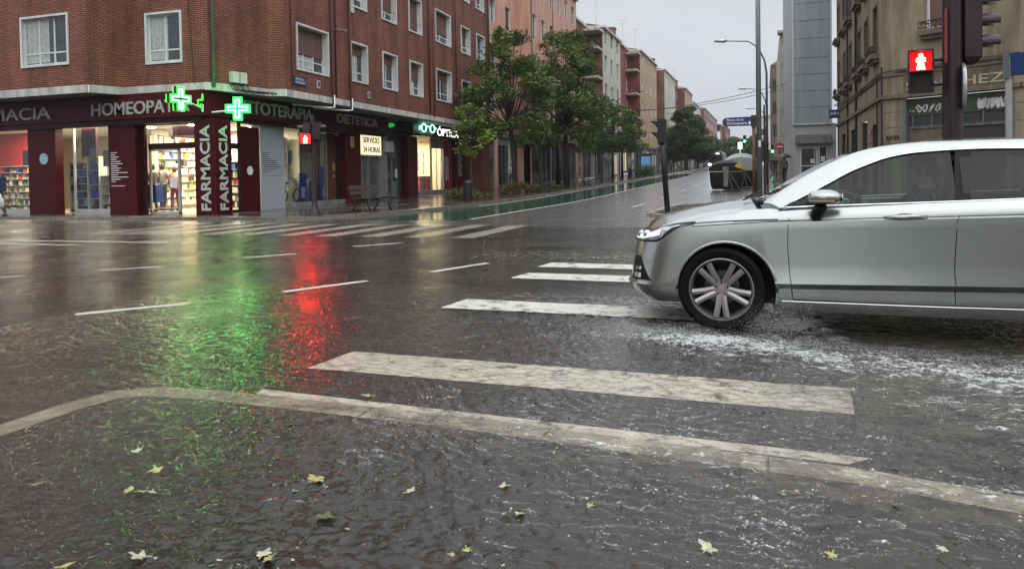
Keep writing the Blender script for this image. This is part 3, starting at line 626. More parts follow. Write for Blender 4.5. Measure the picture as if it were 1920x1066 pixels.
# wall panels along the cross street (x from the left)
FG = Fr((0, 19.25, 0), (1, 0, 0), (0, -1, 0))
for a, b, mt, d in ((-24.81, -23.49, MAROON, .05), (-21.07, -19.9, MAROON, .05), (-42, -27.6, MAROON, .05), (-19.9, -19.7, MAROOND, -.15)):
    m = MB(); m.fbox(FG, a, b, -.25, d, .12, 3.2); m.build('wall_panel', mt, bld)
m = MB(); m.fbox(FG, -23.49, -22.81, -1.1, -1.0, .12, 3.2); m.build('recess_panel', MAROOND, bld)
for a, b in ((-27.6, -24.81), (-22.81, -21.07)):
    m = MB(); pane(m, FG, a, b, -.1, .3, 3.18); g = m.build('shop_window', GLASS, bld)
    m = MB(); m.fbox(FG, a, b, -.14, -.06, .12, .3); m.fbox(FG, a, a+.05, -.14, -.06, .3, 3.18); m.fbox(FG, b-.05, b, -.14, -.06, .3, 3.18); m.build('frame', ALU, g)
m = MB(); m.box(-17.35, -16.52, 19.1, 19.82, .12, 3.2); pl_ = m.build('sign_pillar', MAROON, bld)
text('FARMACIA', Fr((0, 19.1, 0), (1, 0, 0), (0, -1, 0)), -17.12, -16.74, .26, 3.0, 0, .025, LETTERW, 'sign_letters', pl_, .02, rot=1)
text('FARMACIA', Fr((-16.52, 0, 0), (0, 1, 0), (1, 0, 0)), 19.24, 19.62, .26, 3.0, 0, .025, LETTERW, 'sign_letters', pl_, .02, rot=1)
# entrance: header, door leaves, transom window
m = MB(); m.fbox(FG, -19.7, -17.35, -.4, -.3, 2.30, 2.50); m.fbox(FG, -19.7, -17.35, -.4, -.2, 3.1, 3.2); m.build('door_header', MAROOND, bld)
m = MB(); pane(m, FG, -19.7, -18.4, -.35, .12, 2.3); dl = m.build('glass_door', GLASS, bld)
m = MB()
for a in ((-19.7, -19.64, .12, 2.3), (-18.5, -18.4, .12, 2.3), (-19.7, -18.4, .12, .2), (-19.7, -18.4, 2.24, 2.3)): m.fbox(FG, a[0], a[1], -.38, -.32, a[2], a[3])
m.build('frame', ALU, dl)
m = MB(); m.fbox(FG, -18.85+.0, -18.55, -.335, -.33, 1.0, 1.35); m.build('notice', SIGNW, dl)
m = MB(); pane(m, FG, -19.7, -17.35, -.35, 2.5, 3.1); m.build('transom_window', GLASS, bld)
# side of the entrance beyond the pillar
FX = Fr((-17.35, 0, 0), (0, 1, 0), (1, 0, 0))
m = MB(); pane(m, FX, 19.82, 21.3, -.05, .12, 2.95); sw_ = m.build('shop_window', GLASS, bld)
m = MB(); m.fbox(FX, 19.82, 21.3, -.1, .0, 2.3, 2.5); m.fbox(FX, 21.24, 21.3, -.1, .02, .12, 3.2); m.fbox(FX, 19.9, 21.3, -.1, .0, .12, .2); m.build('frame', MAROOND, sw_)
m = MB(); m.fbox(FX, 21.3, 22.3, -.1, .0, .12, 3.1); wp = m.build('wall_panel', MAROON, bld)
m = MB(); m.lathe((-17.34, 21.75, 1.55), [(0, .012), (.16, .012), (.16, 0)], 20, 'x'); m.build('sticker', SIGNW, wp)
m = MB(); m.fbox(FM, .42, 1.9, -.35, .03, .12, 3.22); gp = m.build('wall_panel', GREYP, bld)
tw = [.42, .30, .40, .55, .9, .85, 1.0, 1.28, .95, .6, .28]
m = MB()
for i, t_ in enumerate(tw): m.fbox(FM, .52, .52+t_*.95, .03, .034, 2.2-.072*i-.008, 2.2-.072*i+.016)
m.fbox(FM, .52, 1.78, .03, .034, 1.36, 1.372); m.build('small_print', BLACKP, gp)
m = MB(); pane(m, FM, 1.9, 5.0, -.05, .3, 3.2); sw_ = m.build('shop_window', GLASS, bld)
m = MB(); m.fbox(FM, 1.9, 6.5, -.12, 0.0, .12, .3); m.fbox(FM, 4.97, 5.03, -.1, 0, .3, 3.2); m.build('frame', GREYM, sw_)
m = MB(); m.fbox(FM, 5.03, 6.5, -.5, -.45, .12, 3.2); m.build('recess_panel', mat('brown_glass_panel', (.12, .05, .035), .2, var=.2), bld)
m = MB(); m.fbox(FM, 6.5, 7.9, -.3, .05, .12, 3.3); m.build('wall_panel', MAROON, bld)
m = MB()
for (u0, u1, z0, z1) in ((6.95, 7.3, 2.6, 3.1),): m.fbox(FM, u0, u1, .05, .06, z0, z1)
for (u0, u1, z0, z1) in ((6.2, 6.42, 1.55, 1.9), (6.22, 6.38, 1.25, 1.38)): m.fbox(FM, u0, u1, -.44, -.43, z0, z1)
m.build('notice', GOLD, bld)
# night service hatch with lit sign
m = MB(); m.fbox(FM, 7.98, 9.96, -.2, .06, 2.30, 3.28); ns = m.build('night_service_sign', emis('lit_sign_cream', (1, .88, .55), .75, (.8, .75, .5)), bld)
FN = Fr(FM.p(0, .06, 0), FM.u, FM.n); BT = mat('black_text', (.01, .01, .01), .5)
text('SERVICIO', FN, 8.14, 9.76, 2.86, 3.12, 0, .012, BT, 'sign_letters', ns, .012); text('24 HORAS', FN, 8.14, 9.84, 2.42, 2.68, 0, .012, BT, 'sign_letters', ns, .012)
m = MB(); m.fbox(FM, 8.05, 9.92, -.2, -.15, .2, 2.28, 0)
for u in (7.98, 8.72, 9.92): m.fbox(FM, u, u+.05, -.15, .03, .2, 2.3, 1)
m.fbox(FM, 7.98, 9.97, -.15, .04, 2.22, 2.3, 1); m.build('service_hatch', [mat('hatch_glass', (.06, .065, .065), .12, var=.4), ALU], bld)
m = MB(); m.fbox(FM, 9.97, 10.62, -.3, .04, .12, 3.34); m.build('wall_panel', GREYM, bld)
m = MB(); m.fbox(FM, 10.3, 10.95, .04, .26, 2.48, 3.0); m.build('meter_box', GREYP, bld)
# green house doorway
m = MB(); m.fbox(FM, 10.62, 13.1, -.55, -.45, .12, ZS-.01); m.fbox(FM, 10.62, 13.1, -.45, .1, 3.62, 3.7); m.build('doorway_wall', mat('green_dark_render', (.05, .075, .055), .6, var=.25, stain=.3), bld)
m = MB(); m.fbox(FM, 11.2, 12.6, -.45, -.4, .2, 2.95, 0); m.fbox(FM, 11.35, 11.85, -.4, -.39, .5, 2.3, 1); m.fbox(FM, 11.95, 12.5, -.4, -.37, .2, 2.4, 2); m.fbox(FM, 12.05, 12.4, -.37, -.36, 1.0, 2.25, 1); m.fbox(FM, 12.3, 12.55, -.36, -.35, 1.2, 1.65, 3)
m.build('front_door', [GREYD, WIN, GREYM, SIGNW], bld)
m = MB(); m.ell(FM.p(11.9, -.4, 3.9), (.3, .04, .12)); m.build('green_glow_patch', emis('green_wall_glow', (.05, 1, .15), .25), bld, smooth=True)  # dim glowing patch standing in for green light on the doorway wall
# optician
m = MB(); m.fbox(FM, 13.1, 14.3, -.4, .04, .12, 3.4); m.build('wall_panel', MAROON, bld); m = MB(); m.fbox(FM, 20.0, 21.95, -.4, .04, .12, 3.5); m.build('wall_panel', MAROON, bld)
m = MB(); m.fbox(FM, 12.85, 21.6, -.3, .45, 3.44, ZS-.006); m.build('fascia', MAROON, bld)
FO = Fr(FM.p(0, .45, 0), FM.u, FM.n)
LETL = emis('lit_letters', (1, .97, .92), 1.3, (.8, .8, .8))
text('ÓPTICA', FO, 16.15, 19.5, 3.54, 4.08, 0, .015, LETL, 'sign_letters', bld, .018)
text('SECCIÓN DE', FO, 13.7, 15.4, 3.50, 3.64, 0, .02, LETTER, 'sign_letters', bld)
text('Y', FO, 19.75, 20.05, 3.60, 3.86, 0, .02, LETTER, 'sign_letters', bld)
NEON = emis('neon_green', (.25, 1, .62), 3.2, (.4, .8, .6))
m = MB()
for c in (13.75+.28, 15.2): 
    m.tube([FO.p(c+.32*math.cos(t_*math.pi/12), .12, 3.86+.21*math.sin(t_*math.pi/12)) for t_ in range(25)], .032, 6)
m.tube([FO.p(14.34, .12, 3.92), FO.p(14.6, .12, 3.97), FO.p(14.88, .12, 3.92)], .028, 6); m.tube([FO.p(13.7, .12, 3.92), FO.p(13.45, .12, 3.92), FO.p(13.45, .12, 3.72)], .028, 6); m.tube([FO.p(15.52, .12, 3.92), FO.p(15.75, .12, 3.92)], .028, 6)
tag(m.build('neon_spectacles', NEON), 'green neon pair of spectacles on the optician fascia', 'neon sign')
m = MB(); pane(m, FM, 18.2, 19.95, -.05, .45, 3.42); m.build('shop_window', GLASS, bld); m = MB(); pane(m, FM, 14.3, 16.35, -.05, .45, 3.42); sw_ = m.build('shop_window', GLASS, bld)
m = MB(); m.fbox(FM, 14.3, 20.0, -.12, .02, .12, .45); m.fbox(FM, 16.3, 16.4, -.1, 0, .45, 3.42); m.fbox(FM, 18.15, 18.25, -.1, 0, .45, 3.42); m.fbox(FM, 16.4, 18.15, -.1, .0, 2.85, 3.42); m.build('frame', GREYM, sw_)
m = MB(); pane(m, FM, 16.45, 18.1, -.09, .45, 2.8); dl = m.build('glass_door', GLASS, bld)
m = MB()
for u in (16.42, 17.2, 17.9): m.fbox(FM, u, u+.07, -.12, -.05, .4, 2.8)
m.tube([FM.p(17.75, .06, 1.0), FM.p(17.75, .06, 2.1)], .03, 6); m.build('frame', ALU, dl)
m = MB()
for i in range(11): m.fbox(FM, 20.45, 20.45+.75*(.5+.5*abs(math.sin(i*2.3))), .04, .045, 2.55-.13*i, 2.59-.13*i)
m.build('small_print', SIGNW, bld)
m = MB(); m.fbox(FM, 21.95, 26.1, -.4, .0, .12, 3.6); m.build('wall_panel', GREYM, bld)
m = MB(); m.fbox(FM, 22.6, 25.2, 0, .03, .12, 2.9); m.build('shutter', mat('roller_shutter', (.19, .2, .2), .5, var=.3, stain=.2), bld)
# small print on the maroon pillar by the door
m = MB()
for i in range(14): m.fbox(FG, -20.98, -20.98+(.28, .2, .35, .25, .42, .5, .3, .42, .35, .72, .3, .75, .4, .18)[i], .05, .054, 2.2-.075*i, 2.225-.075*i)
m.fbox(FG, -20.98, -20.4, .05, .054, 1.08, 1.1); m.build('small_print', SIGNW, bld)
m = MB(); m.lathe((-24.05, 19.2, 2.08), [(0, -.012), (.2, -.012), (.2, 0)], 20, 'y'); m.build('sticker', mat('pale_blue_sticker', (.3, .55, .6), .5), bld)
m = MB(); m.fbox(FG, -23.45, -23.2, -.99, -.98, 1.75, 2.15); m.build('notice', GOLD, bld)
# awnings (rolled)
for u0, u1 in ((1.35, 2.6), (3.7, 5.95)):
    m = MB(); m.tube([FM.p(u0, .55, 3.22), FM.p(u1, .55, 3.22)], .085, 10); m.ell(FM.p(u1+.02, .55, 3.22), (.05, .09, .09)); m.build('awning_roll', MAROOND, bld, smooth=True, auto=40)

# --- interior rooms
WARMW = mat('shop_wall_cream', (.72, .66, .5), .7, var=.06); SFLOOR = mat('shop_floor', (.45, .4, .33), .15, var=.15)
REDW = mat('shop_wall_red', (.5, .03, .025), .6, var=.08); CEILM = mat('shop_ceiling', (.75, .72, .66), .8, var=.03)
rm = MB()
rm.face([(-33, 19.45, .125), (-17.6, 19.45, .125), (-17.6, 30, .125), (-33, 30, .125)], 0)
rm.face([(-33, 19.45, 3.25), (-17.6, 19.45, 3.25), (-17.6, 30, 3.25), (-33, 30, 3.25)], 1)
rm.face([(-33, 25.5, .12), (-17.9, 25.5, .12), (-17.9, 25.5, 3.25), (-33, 25.5, 3.25)], 2)
rm.face([(-33, 19.4, .12), (-33, 25.5, .12), (-33, 25.5, 3.25), (-33, 19.4, 3.25)], 2)
rm.face([(-27.3, 21.9, 1.9), (-33, 21.9, 1.9), (-33, 21.9, 3.25), (-27.3, 21.9, 3.25)], 3)
rm.face([(-22.2, 22.2, .12), (-22.2, 30, .12), (-22.2, 30, 3.25), (-22.2, 22.2, 3.25)], 2)
rm.face([(-17.7, 27.2, .12), (-22.2, 27.2, .12), (-22.2, 27.2, 3.25), (-17.7, 27.2, 3.25)], 2)
rm.build('interior_room', [SFLOOR, CEILM, WARMW, REDW], bld)
om = MB()
om.fbox(FM, 14.2, 20.1, -4.6, -4.5, .12, 3.5, 0); om.fbox(FM, 14.1, 14.2, -4.5, -.3, .12, 3.5, 0); om.fbox(FM, 20.1, 20.2, -4.5, -.3, .12, 3.5, 0)
om.fbox(FM, 14.2, 20.1, -4.5, -.3, .12, .13, 2); om.fbox(FM, 14.2, 20.1, -4.5, -.3, 3.45, 3.5, 3)
om.fbox(FM, 19.25, 20.0, -.5, -.4, .4, 3.4, 1); om.fbox(FM, 17.2, 19.6, -2.0, -1.9, .2, 1.15, 1); om.fbox(FM, 19.1, 19.7, -.4, -.39, 1.0, 2.4, 4)
om.fbox(FM, 18.3, 19.95, -.22, -.18, .45, 3.4, 1); om.fbox(FM, 18.75, 19.35, -.17, -.16, 1.0, 2.4, 4); om.fbox(FM, 16.45, 18.1, -.9, -.8, .15, 1.25, 1)
om.build('interior_room', [WARMW, REDW, SFLOOR, CEILM, SIGNW], bld)
LAMP = emis('ceiling_lamp', (1, .93, .8), 14, (.8, .8, .8))
def clamp_(x, y, z, r=.16):
    m = MB(); m.lathe((x, y, z), [(0, -.03), (r*.85, -.03), (r, 0)], 16); o = m.build('ceiling_lamp', LAMP); return tag(o, None, 'lamp', 'round lamps in the pharmacy ceiling')
LN = [(-25.4, 20.7, 'far left window'), (-22.4, 20.9, 'second window'), (-21.6, 21.6, 'blue display window'), (-19.3, 20.4, 'entrance, front one'), (-19.6, 21.5, 'entrance, rear one'), (-19.9, 22.7, 'entrance, deepest one'), (-18.5, 23.4, 'street side window')]
for x, y, n_ in LN: clamp_(x, y, 3.24)['label'] = 'round white ceiling lamp inside the pharmacy behind the '+n_
def area(x, y, z, sx, sy, p, col=(1.000, 0.86, 0.62), parent=bld, rot=None):
    ld = bpy.data.lights.new('shop_light', 'AREA'); ld.shape = 'RECTANGLE'; ld.size = sx; ld.size_y = sy; ld.energy = p; ld.color = col
    o = bpy.data.objects.new('shop_light', ld); COL.objects.link(o); o.location = (x, y, z)
    if rot: o.rotation_euler = rot
area(-26.5, 20.6, 3.2, 3, 1.0, 260); area(-22.8, 20.7, 3.2, 2.2, 1.0, 230); area(-19.4, 21.6, 3.2, 1.8, 3.0, 360); area(-20.2, 24, 3.2, 2.4, 1.5, 320)
p_ = FM.p(17.000, -2.2, 3.4); area(p_.x, p_.y, p_.z, 2.5, 4.5, 480, (1.000, 0.84, 0.55))

GOODS = [mat('pack_'+n, c, .45, var=.15) for n, c in (('white', (0.700, 0.7, 0.68)), ('cream', (0.680, 0.6, 0.42)), ('red', (0.500, 0.05, 0.04)), ('blue', (0.050, 0.12, 0.4)), ('green', (0.120, 0.32, 0.12)), ('dark', (0.080, 0.07, 0.07)), ('pink', (0.600, 0.25, 0.3)), ('yellow', (0.620, 0.48, 0.08)))]
BLUEG = [mat('blue_pack_'+str(i), c, .4, var=.15) for i, c in enumerate(((0.010, 0.03, 0.14), (0.015, 0.06, 0.25), (0.020, 0.015, 0.06), (0.100, 0.25, 0.4), (0.300, 0.4, 0.5), (0.015, 0.03, 0.18)))]
SHELF = mat('shelf_white', (0.600, 0.57, 0.5), .5, var=.05)
def shelf_unit(fr, u0, u1, d, z0, z1, n, label, goods=GOODS, dens=.9, depth=.35, wmin=.05, wmax=.2, sm=SHELF, weights=(7, 8, 1.2, .6, .8, 2.5, .8, 1), back=True):
    o = fr.p((u0+u1)/2, d, 0); t_ = thing('shelf_unit', label, 'shelf', (o.x, o.y, .12), 'shelf units inside the lit shops')
    m = MB(); h = (z1-z0)/n
    for i in range(n+1): m.fbox(fr, u0, u1, d-depth, d, z0+h*i-.015, z0+h*i)
    m.fbox(fr, u0-.02, u0, d-depth, d, z0, z1); m.fbox(fr, u1, u1+.02, d-depth, d, z0, z1)
    if back: m.fbox(fr, u0, u1, d-depth-.02, d-depth, z0, z1)
    m.build('frame', sm, t_)
    g = MB(); r = random.Random(int(abs(u0*100)+n))
    for i in range(n):
        u = u0+.02
        while u < u1-.05:
            w_ = r.uniform(wmin, wmax); hh = h*r.uniform(.35, .88)
            if u+w_ > u1: break
            if r.random() < dens: g.fbox(fr, u, u+w_*.93, d-depth*.9, d-.02-r.random()*.08, z0+h*i+.001, z0+h*i+hh, r.choices(range(len(goods)), weights[:len(goods)])[0])
            u += w_
    tag(g.build('packages', goods, t_), kind='stuff'); return t_
FB = Fr((0.000, 24.9, 0), (1.000, 0, 0), (0.000, -1, 0))
shelf_unit(FB, -22.0, -18.3, 0, .2, 2.9, 9, 'tall packed wall shelf at the back of the pharmacy behind the entrance')
shelf_unit(Fr((0.000, 21, 0), (1.000, 0, 0), (0.000, -1, 0)), -30.2, -26.0, 0, .15, 1.9, 7, 'white shelf of goods in the leftmost pharmacy window')
shelf_unit(Fr((0.000, 22.2, 0), (1.000, 0, 0), (0.000, -1, 0)), -18.75, -17.75, 0, .2, 1.9, 6, 'low shelf of small packs right of the pharmacy entrance', goods=GOODS, weights=(4, 3, 3, 1, 1, 4, 2, 1))
shelf_unit(Fr((0.000, 20.1, 0), (1.000, 0, 0), (0.000, -1, 0)), -23.95, -23.1, 0, .15, 1.95, 7, 'stack of dark blue boxes on a rack in the second pharmacy window', goods=BLUEG, weights=(4, 4, 3, 1, 1, 4), wmin=.15, wmax=.34)
shelf_unit(Fr((0.000, 20, 0), (1.000, 0, 0), (0.000, -1, 0)), -22.95, -22.45, 0, .15, 2.15, 4, 'tall blue display stand in the second pharmacy window', goods=BLUEG, weights=(3, 6, 1, 1, 1, 5), wmin=.2, wmax=.4)
shelf_unit(Fr((0.000, 20, 0), (1.000, 0, 0), (0.000, -1, 0)), -22.35, -21.9, 0, .15, 1.45, 4, 'pale wooden open shelf next to the tall blue display', dens=.5)
shelf_unit(Fr((-22.055, 0, 0), (0.000, 1, 0), (1.000, 0, 0)), 22.3, 27, 0.05, .3, 3.0, 9, 'long bright shelf wall seen through the street side pharmacy window', wmin=.08, wmax=.25)
shelf_unit(FM, 2.2, 4.2, -2.2, .9, 2.95, 7, 'bright wall of small hanging packs behind the street side window', wmin=.06, wmax=.18, weights=(7, 6, 1, 1, 1, 3, 1, 1))
shelf_unit(FM, 14.4, 16.2, -3.2, .9, 2.6, 5, 'cream spectacle display shelf in the optician window', wmin=.08, wmax=.2, dens=.6)
t_ = thing('display_table', 'yellow display table in the optician window', 'table', tuple(FM.p(15, -.5, .12)))
m = MB(); m.fbox(FM, 14.45, 15.7, -.9, -.35, 1.12, 1.2); m.build('table_top', GOODS[7], t_)
m = MB(); m.fbox(FM, 14.5, 15.0, -.8, -.42, .15, 1.12); m.build('drawer_unit', GOODS[7], t_)
for (u, z0, z1, lab) in ((14.6, 1.5, 2.3, 'dark round logo poster at the left of the optician window'), (15.05, 1.6, 2.6, 'dark vertical lettering poster in the optician window, left one'), (15.75, 1.4, 2.7, 'dark vertical lettering poster in the optician window, right one')):
    m = MB()
    for q in range(9): m.fbox(FM, u, u+.16+.06*math.sin(q*2.1), -.3, -.29, z0+(z1-z0)*q/9, z0+(z1-z0)*(q+.62)/9)
    tag(m.build('window_poster', GOODS[5]), lab, 'poster')
m = MB(); m.fbox(FM, 14.5, 15.1, -.35, -.3, 2.55, 3.0); tag(m.build('window_banner', GOODS[2]), 'red banner at the top left of the optician window', 'banner')
# counter + posters in street side window
m = MB(); m.fbox(FM, 1.95, 4.9, -.9, -.5, .12, 1.2); tag(m.build('counter', SHELF), 'white counter behind the street side pharmacy window', 'counter')
for (u0, u1, z0, z1, lab) in ((3.35, 3.85, .2, 1.45, 'dark blue standing poster beside the yellow bicycle'), (4.1, 4.45, .2, 1.15, 'narrow blue standing poster in the pharmacy window'), (4.95, 5.4, .15, 1.75, 'tall violet roll up banner at the right end of the pharmacy window')):
    t_ = thing('display_stand', lab, 'poster stand', tuple(FM.p((u0+u1)/2, -.25, .12)))
    m = MB(); m.fbox(FM, u0, u1, -.3, -.27, z0, z1); m.build('panel', BLUEG[5], t_)
    m = MB(); m.fbox(FM, u0+.12, u1-.12, -.27, -.265, z0+.25, z0+.7); m.build('picture', mat('poster_pale', (0.250, 0.3, 0.5), .4, var=.6, scale=14), t_)
    m = MB(); m.fbox(FM, u0, u1, -.4, -.2, .12, z0); m.build('foot', BLACKP, t_)
for (fr, u, z, lab) in ((FG, -22.35, 2.15, 'grey tag shaped board hanging in the second pharmacy window, left one'), (FG, -21.75, 2.05, 'tilted grey board hanging in the second pharmacy window, right one'), (FG, -25.6, 2.15, 'grey board hanging before the red wall in the leftmost window'), (FM, 3.0, 2.1, 'dark grey hanging board in the street side pharmacy window')):
    m = MB(); m.fbox(fr, u-.15, u+.15, -.5, -.47, z-.28, z+.28); m.tube([fr.p(u, -.48, z+.28), fr.p(u, -.48, 3.2)], .006, 4); tag(m.build('hanging_board', mat('board_grey', (0.090, 0.09, 0.085), .6)), lab, 'board')
m = MB(); m.fbox(FG, -20.25, -19.7, -.9, -.6, .5, 1.1); tag(m.build('promotion_box', BLUEG[1]), 'blue lit promotion bin behind the left door leaf', 'display bin')
m = MB(); m.box(-18.3, -17.75, 20.6, 20.9, .12, 1.35); tag(m.build('cabinet', SHELF), 'white cabinet seen right of the lettered pillar', 'cabinet')
m = MB(); m.lathe((-19.155, 21.2, 2.95), [(.9, -.16), (.9, .16), (.85, .16), (.85, -.16), (.9, -.16)], 24); tag(m.build('ceiling_ring', MAROOND), 'dark ring shaped pelmet under the pharmacy ceiling', 'pelmet')
# folding bicycle in the window
bk = thing('folding_bicycle', 'yellow folding bicycle standing in the pharmacy window', 'bicycle', tuple(FM.p(2.700, -0.28, 0.3)))
YEL = mat('yellow_paint', (0.620, 0.55, 0.03), .35, var=.05)
for u in (2.25, 3.15):
    c = FM.p(u, -.28, .57)
    m = MB(); m.tube([c+FM.u*(.24*math.cos(a*math.pi/10))+Vector((0, 0, .24*math.sin(a*math.pi/10))) for a in range(21)], .028, 6)
    wh = m.build('wheel', BLACK, bk, smooth=True)
    m = MB()
    for a in range(6): m.tube([c, c+FM.u*(.23*math.cos(a*math.pi/3))+Vector((0, 0, .23*math.sin(a*math.pi/3)))], .006, 4)
    m.build('spokes', ALU, wh)
m = MB(); m.tube([FM.p(2.250, -0.28, 0.57), FM.p(2.550, -0.28, 0.8), FM.p(3.050, -0.28, 0.92), FM.p(3.150, -0.28, 0.57)], .028, 6); m.tube([FM.p(2.450, -0.28, 0.62), FM.p(2.550, -0.28, 0.8), FM.p(2.500, -0.28, 1.05)], .022, 6); m.tube([FM.p(2.250, -0.28, 0.57), FM.p(2.600, -0.28, 0.6)], .02, 6); m.build('frame', YEL, bk, smooth=True)
m = MB(); m.ell(FM.p(2.460, -0.28, 1.07), (0.070, 0.14, 0.035)); m.build('saddle', BLACK, bk, smooth=True)
m = MB(); m.tube([FM.p(3.050, -0.28, 0.92), FM.p(3.000, -0.28, 1.25), FM.p(2.980, -0.1, 1.27)], .015, 6); m.tube([FM.p(3.000, -0.28, 1.25), FM.p(2.980, -0.46, 1.27)], .015, 6); m.build('handlebar', BLACK, bk, smooth=True)

# --- green crosses
def cross(name, label, c, ang, s, solid, th=.14):
    """pharmacy cross: box outline with concentric neon; face normal at angle ang"""
    u = Vector((-math.sin(ang), math.cos(ang), 0)); nn = Vector((math.cos(ang), math.sin(ang), 0)); t_ = thing(name, label, 'neon cross', tuple(c))
    fr = Fr(c, u, nn)
    def outl(a, b): return [(-b, -a), (-b, -b), (-a, -b), (-a, b), (-b, b), (-b, a), (b, a), (b, b), (a, b), (a, -b), (b, -b), (b, -a)]
    def plus(a, b): return [(b, -a), (b, -b), (a, -b), (a, b), (b, b), (b, a), (-b, a), (-b, b), (-a, b), (-a, -b), (-b, -b), (-b, -a)]
    def prism(m, P, d0, d1):
        m.face([fr.p(x, d1, z) for x, z in P]); m.face([fr.p(x, d0, z) for x, z in P][::-1])
        for i in range(len(P)): a, b = P[i-1], P[i]; m.face([fr.p(a[0], d0, a[1]), fr.p(b[0], d0, b[1]), fr.p(b[0], d1, b[1]), fr.p(a[0], d1, a[1])])
    a, b = s, s*.36
    m = MB(); prism(m, plus(a, b), -th/2, th/2); m.build('housing', solid, t_)
    for sgn in (1, -1):
        for k, mt in ((.8, NEONG), (.42, NEONW)):
            m = MB(); P = [(x*k if abs(x) > b*1.01 else x*k, z*k) for x, z in plus(a, b)]
            P = [(math.copysign(abs(x)-(1-k)*b if abs(x) > b*1.01 else abs(x)*k, x), math.copysign(abs(z)-(1-k)*b if abs(z) > b*1.01 else abs(z)*k, z)) for x, z in plus(a, b)]
            m.tube([fr.p(x, sgn*(th/2+.02), z) for x, z in P+[P[0]]], .022*s/.4, 5); m.build('neon_tube', mt, t_)
    return t_
NEONG = emis('neon_bright_green', (.001, 1, .007), 17); NEONW = emis('neon_white_green', (.12, 1, .25), 18)
CG = emis('cross_green_body', (0.010, 0.8, 0.12), 2.2, (0.020, 0.3, 0.05)); CD = mat('cross_dark_body', (0.010, 0.03, 0.015), .4)
cross('pharmacy_cross', 'lit green cross hanging left of the pharmacy corner, seen at an angle', Vector((-16.2, 17.25, 3.62)), R(-8), .36, CD)
cross('pharmacy_cross', 'lit white and green cross hanging just right of the pharmacy corner', Vector((-15.505, 18.95, 3.44)), R(-62), .36, CG)
m = MB(); m.tube([(-16.9, 18.9, 3.55), (-16.25, 17.45, 3.6)], .03, 6); m.tube([(-16.705, 19.2, 3.4), (-15.755, 18.95, 3.4)], .03, 6); m.build('sign_bracket', PVC, bld)
m = MB()
fz = Fr((-16.805, 18.93, 0), (1.000, 0, 0), (0.000, -1, 0))
m.tube([fz.p(-0.020, 0.02, 3.95), fz.p(-0.020, 0.02, 3.78), fz.p(-0.200, 0.02, 3.78), fz.p(-0.200, 0.02, 3.62), fz.p(-0.020, 0.02, 3.62), fz.p(-0.020, 0.02, 3.42)], .014, 5)
m.build('small_neon', NEONG, bld)

# ------------------------------------------------------------------ houses down the street
def railing_m(m, fr, u0, u1, d, z0, h=0.95, step=0.14):
    m.tube([fr.p(u0, d, z0+h), fr.p(u1, d, z0+h)], .02, 4); m.tube([fr.p(u0, d, z0+.08), fr.p(u1, d, z0+.08)], .015, 4)
    n = max(2, int((u1-u0)/step))
    for i in range(n+1): u = u0+(u1-u0)*i/n; m.fbox(fr, u-.009, u+.009, d-.009, d+.009, z0+.08, z0+h)
def ground_floor(b, fr, u0, u1, g, ztop, rr, base=GREYM, lit=False):
    """piers, shutters and shop openings of a ground floor"""
    m = MB(); m.fbox(fr, u0, u1, -.5, -.28, g, ztop); m.build('ground_floor_wall', base, b)
    u = u0
    while u < u1-1.2:
        pw = rr.uniform(.3, .6); ow = rr.uniform(1.6, 3.2)
        m = MB(); m.fbox(fr, u, min(u+pw, u1), -.3, 0, g, ztop-.35); m.build('pier', rr.choice([base, CREAM, OLIVED, GREYD, PINK]), b)
        a, e = u+pw, min(u+pw+ow, u1)
        k = rr.choice('sssgd') if u < 70 else rr.choice('ssgdl')
        m = MB()
        if k in 's':
            m.fbox(fr, a, e, -.2, -.12, g, ztop-.9)
            n = 14
            for i in range(n): zz = g+(ztop-.9-g)*i/n; m.fbox(fr, a, e, -.12, -.1, zz, zz+.1)
            sh = m.build('shutter', rr.choice([GREYM, CREAM, GREYD]), b)
            m = MB(); r2 = random.Random(int(u*77))
            for q in range(6):
                cx = a+(e-a)*(q+.5)/6; pts = [fr.p(cx+r2.uniform(-.22, .22), -.09, g+r2.uniform(.9, 2.2)) for _ in range(5)]; m.tube(pts, .02, 4)
            m.build('graffiti', rr.choice([SPRAYB, SPRAYW, SPRAYB]), sh)
        else:
            m.fbox(fr, a, e, -.2, -.15, g+.3, ztop-.9, 0); m.fbox(fr, a, e, -.25, -.05, g, g+.3, 1)
            for uu in (a, (a+e)/2-.03, e-.06): m.fbox(fr, uu, uu+.06, -.15, -.08, g+.3, ztop-.9, 1)
            m.build('shop_window', [WIN if k in 'gd' else emis('lit_shop_glass', (1.000, 0.85, 0.55), .45), GREYD], b)
        m = MB(); m.fbox(fr, a, e, -.3, -.08, ztop-.9, ztop-.35); m.build('shop_sign', rr.choice([GREYD, MAROON, SIGNB, GREYM, BLUE]), b)
        u += pw+ow
    m = MB(); m.fbox(fr, u0, u1, -.3, .06, ztop-.35, ztop); m.build('sign_band', base, b)
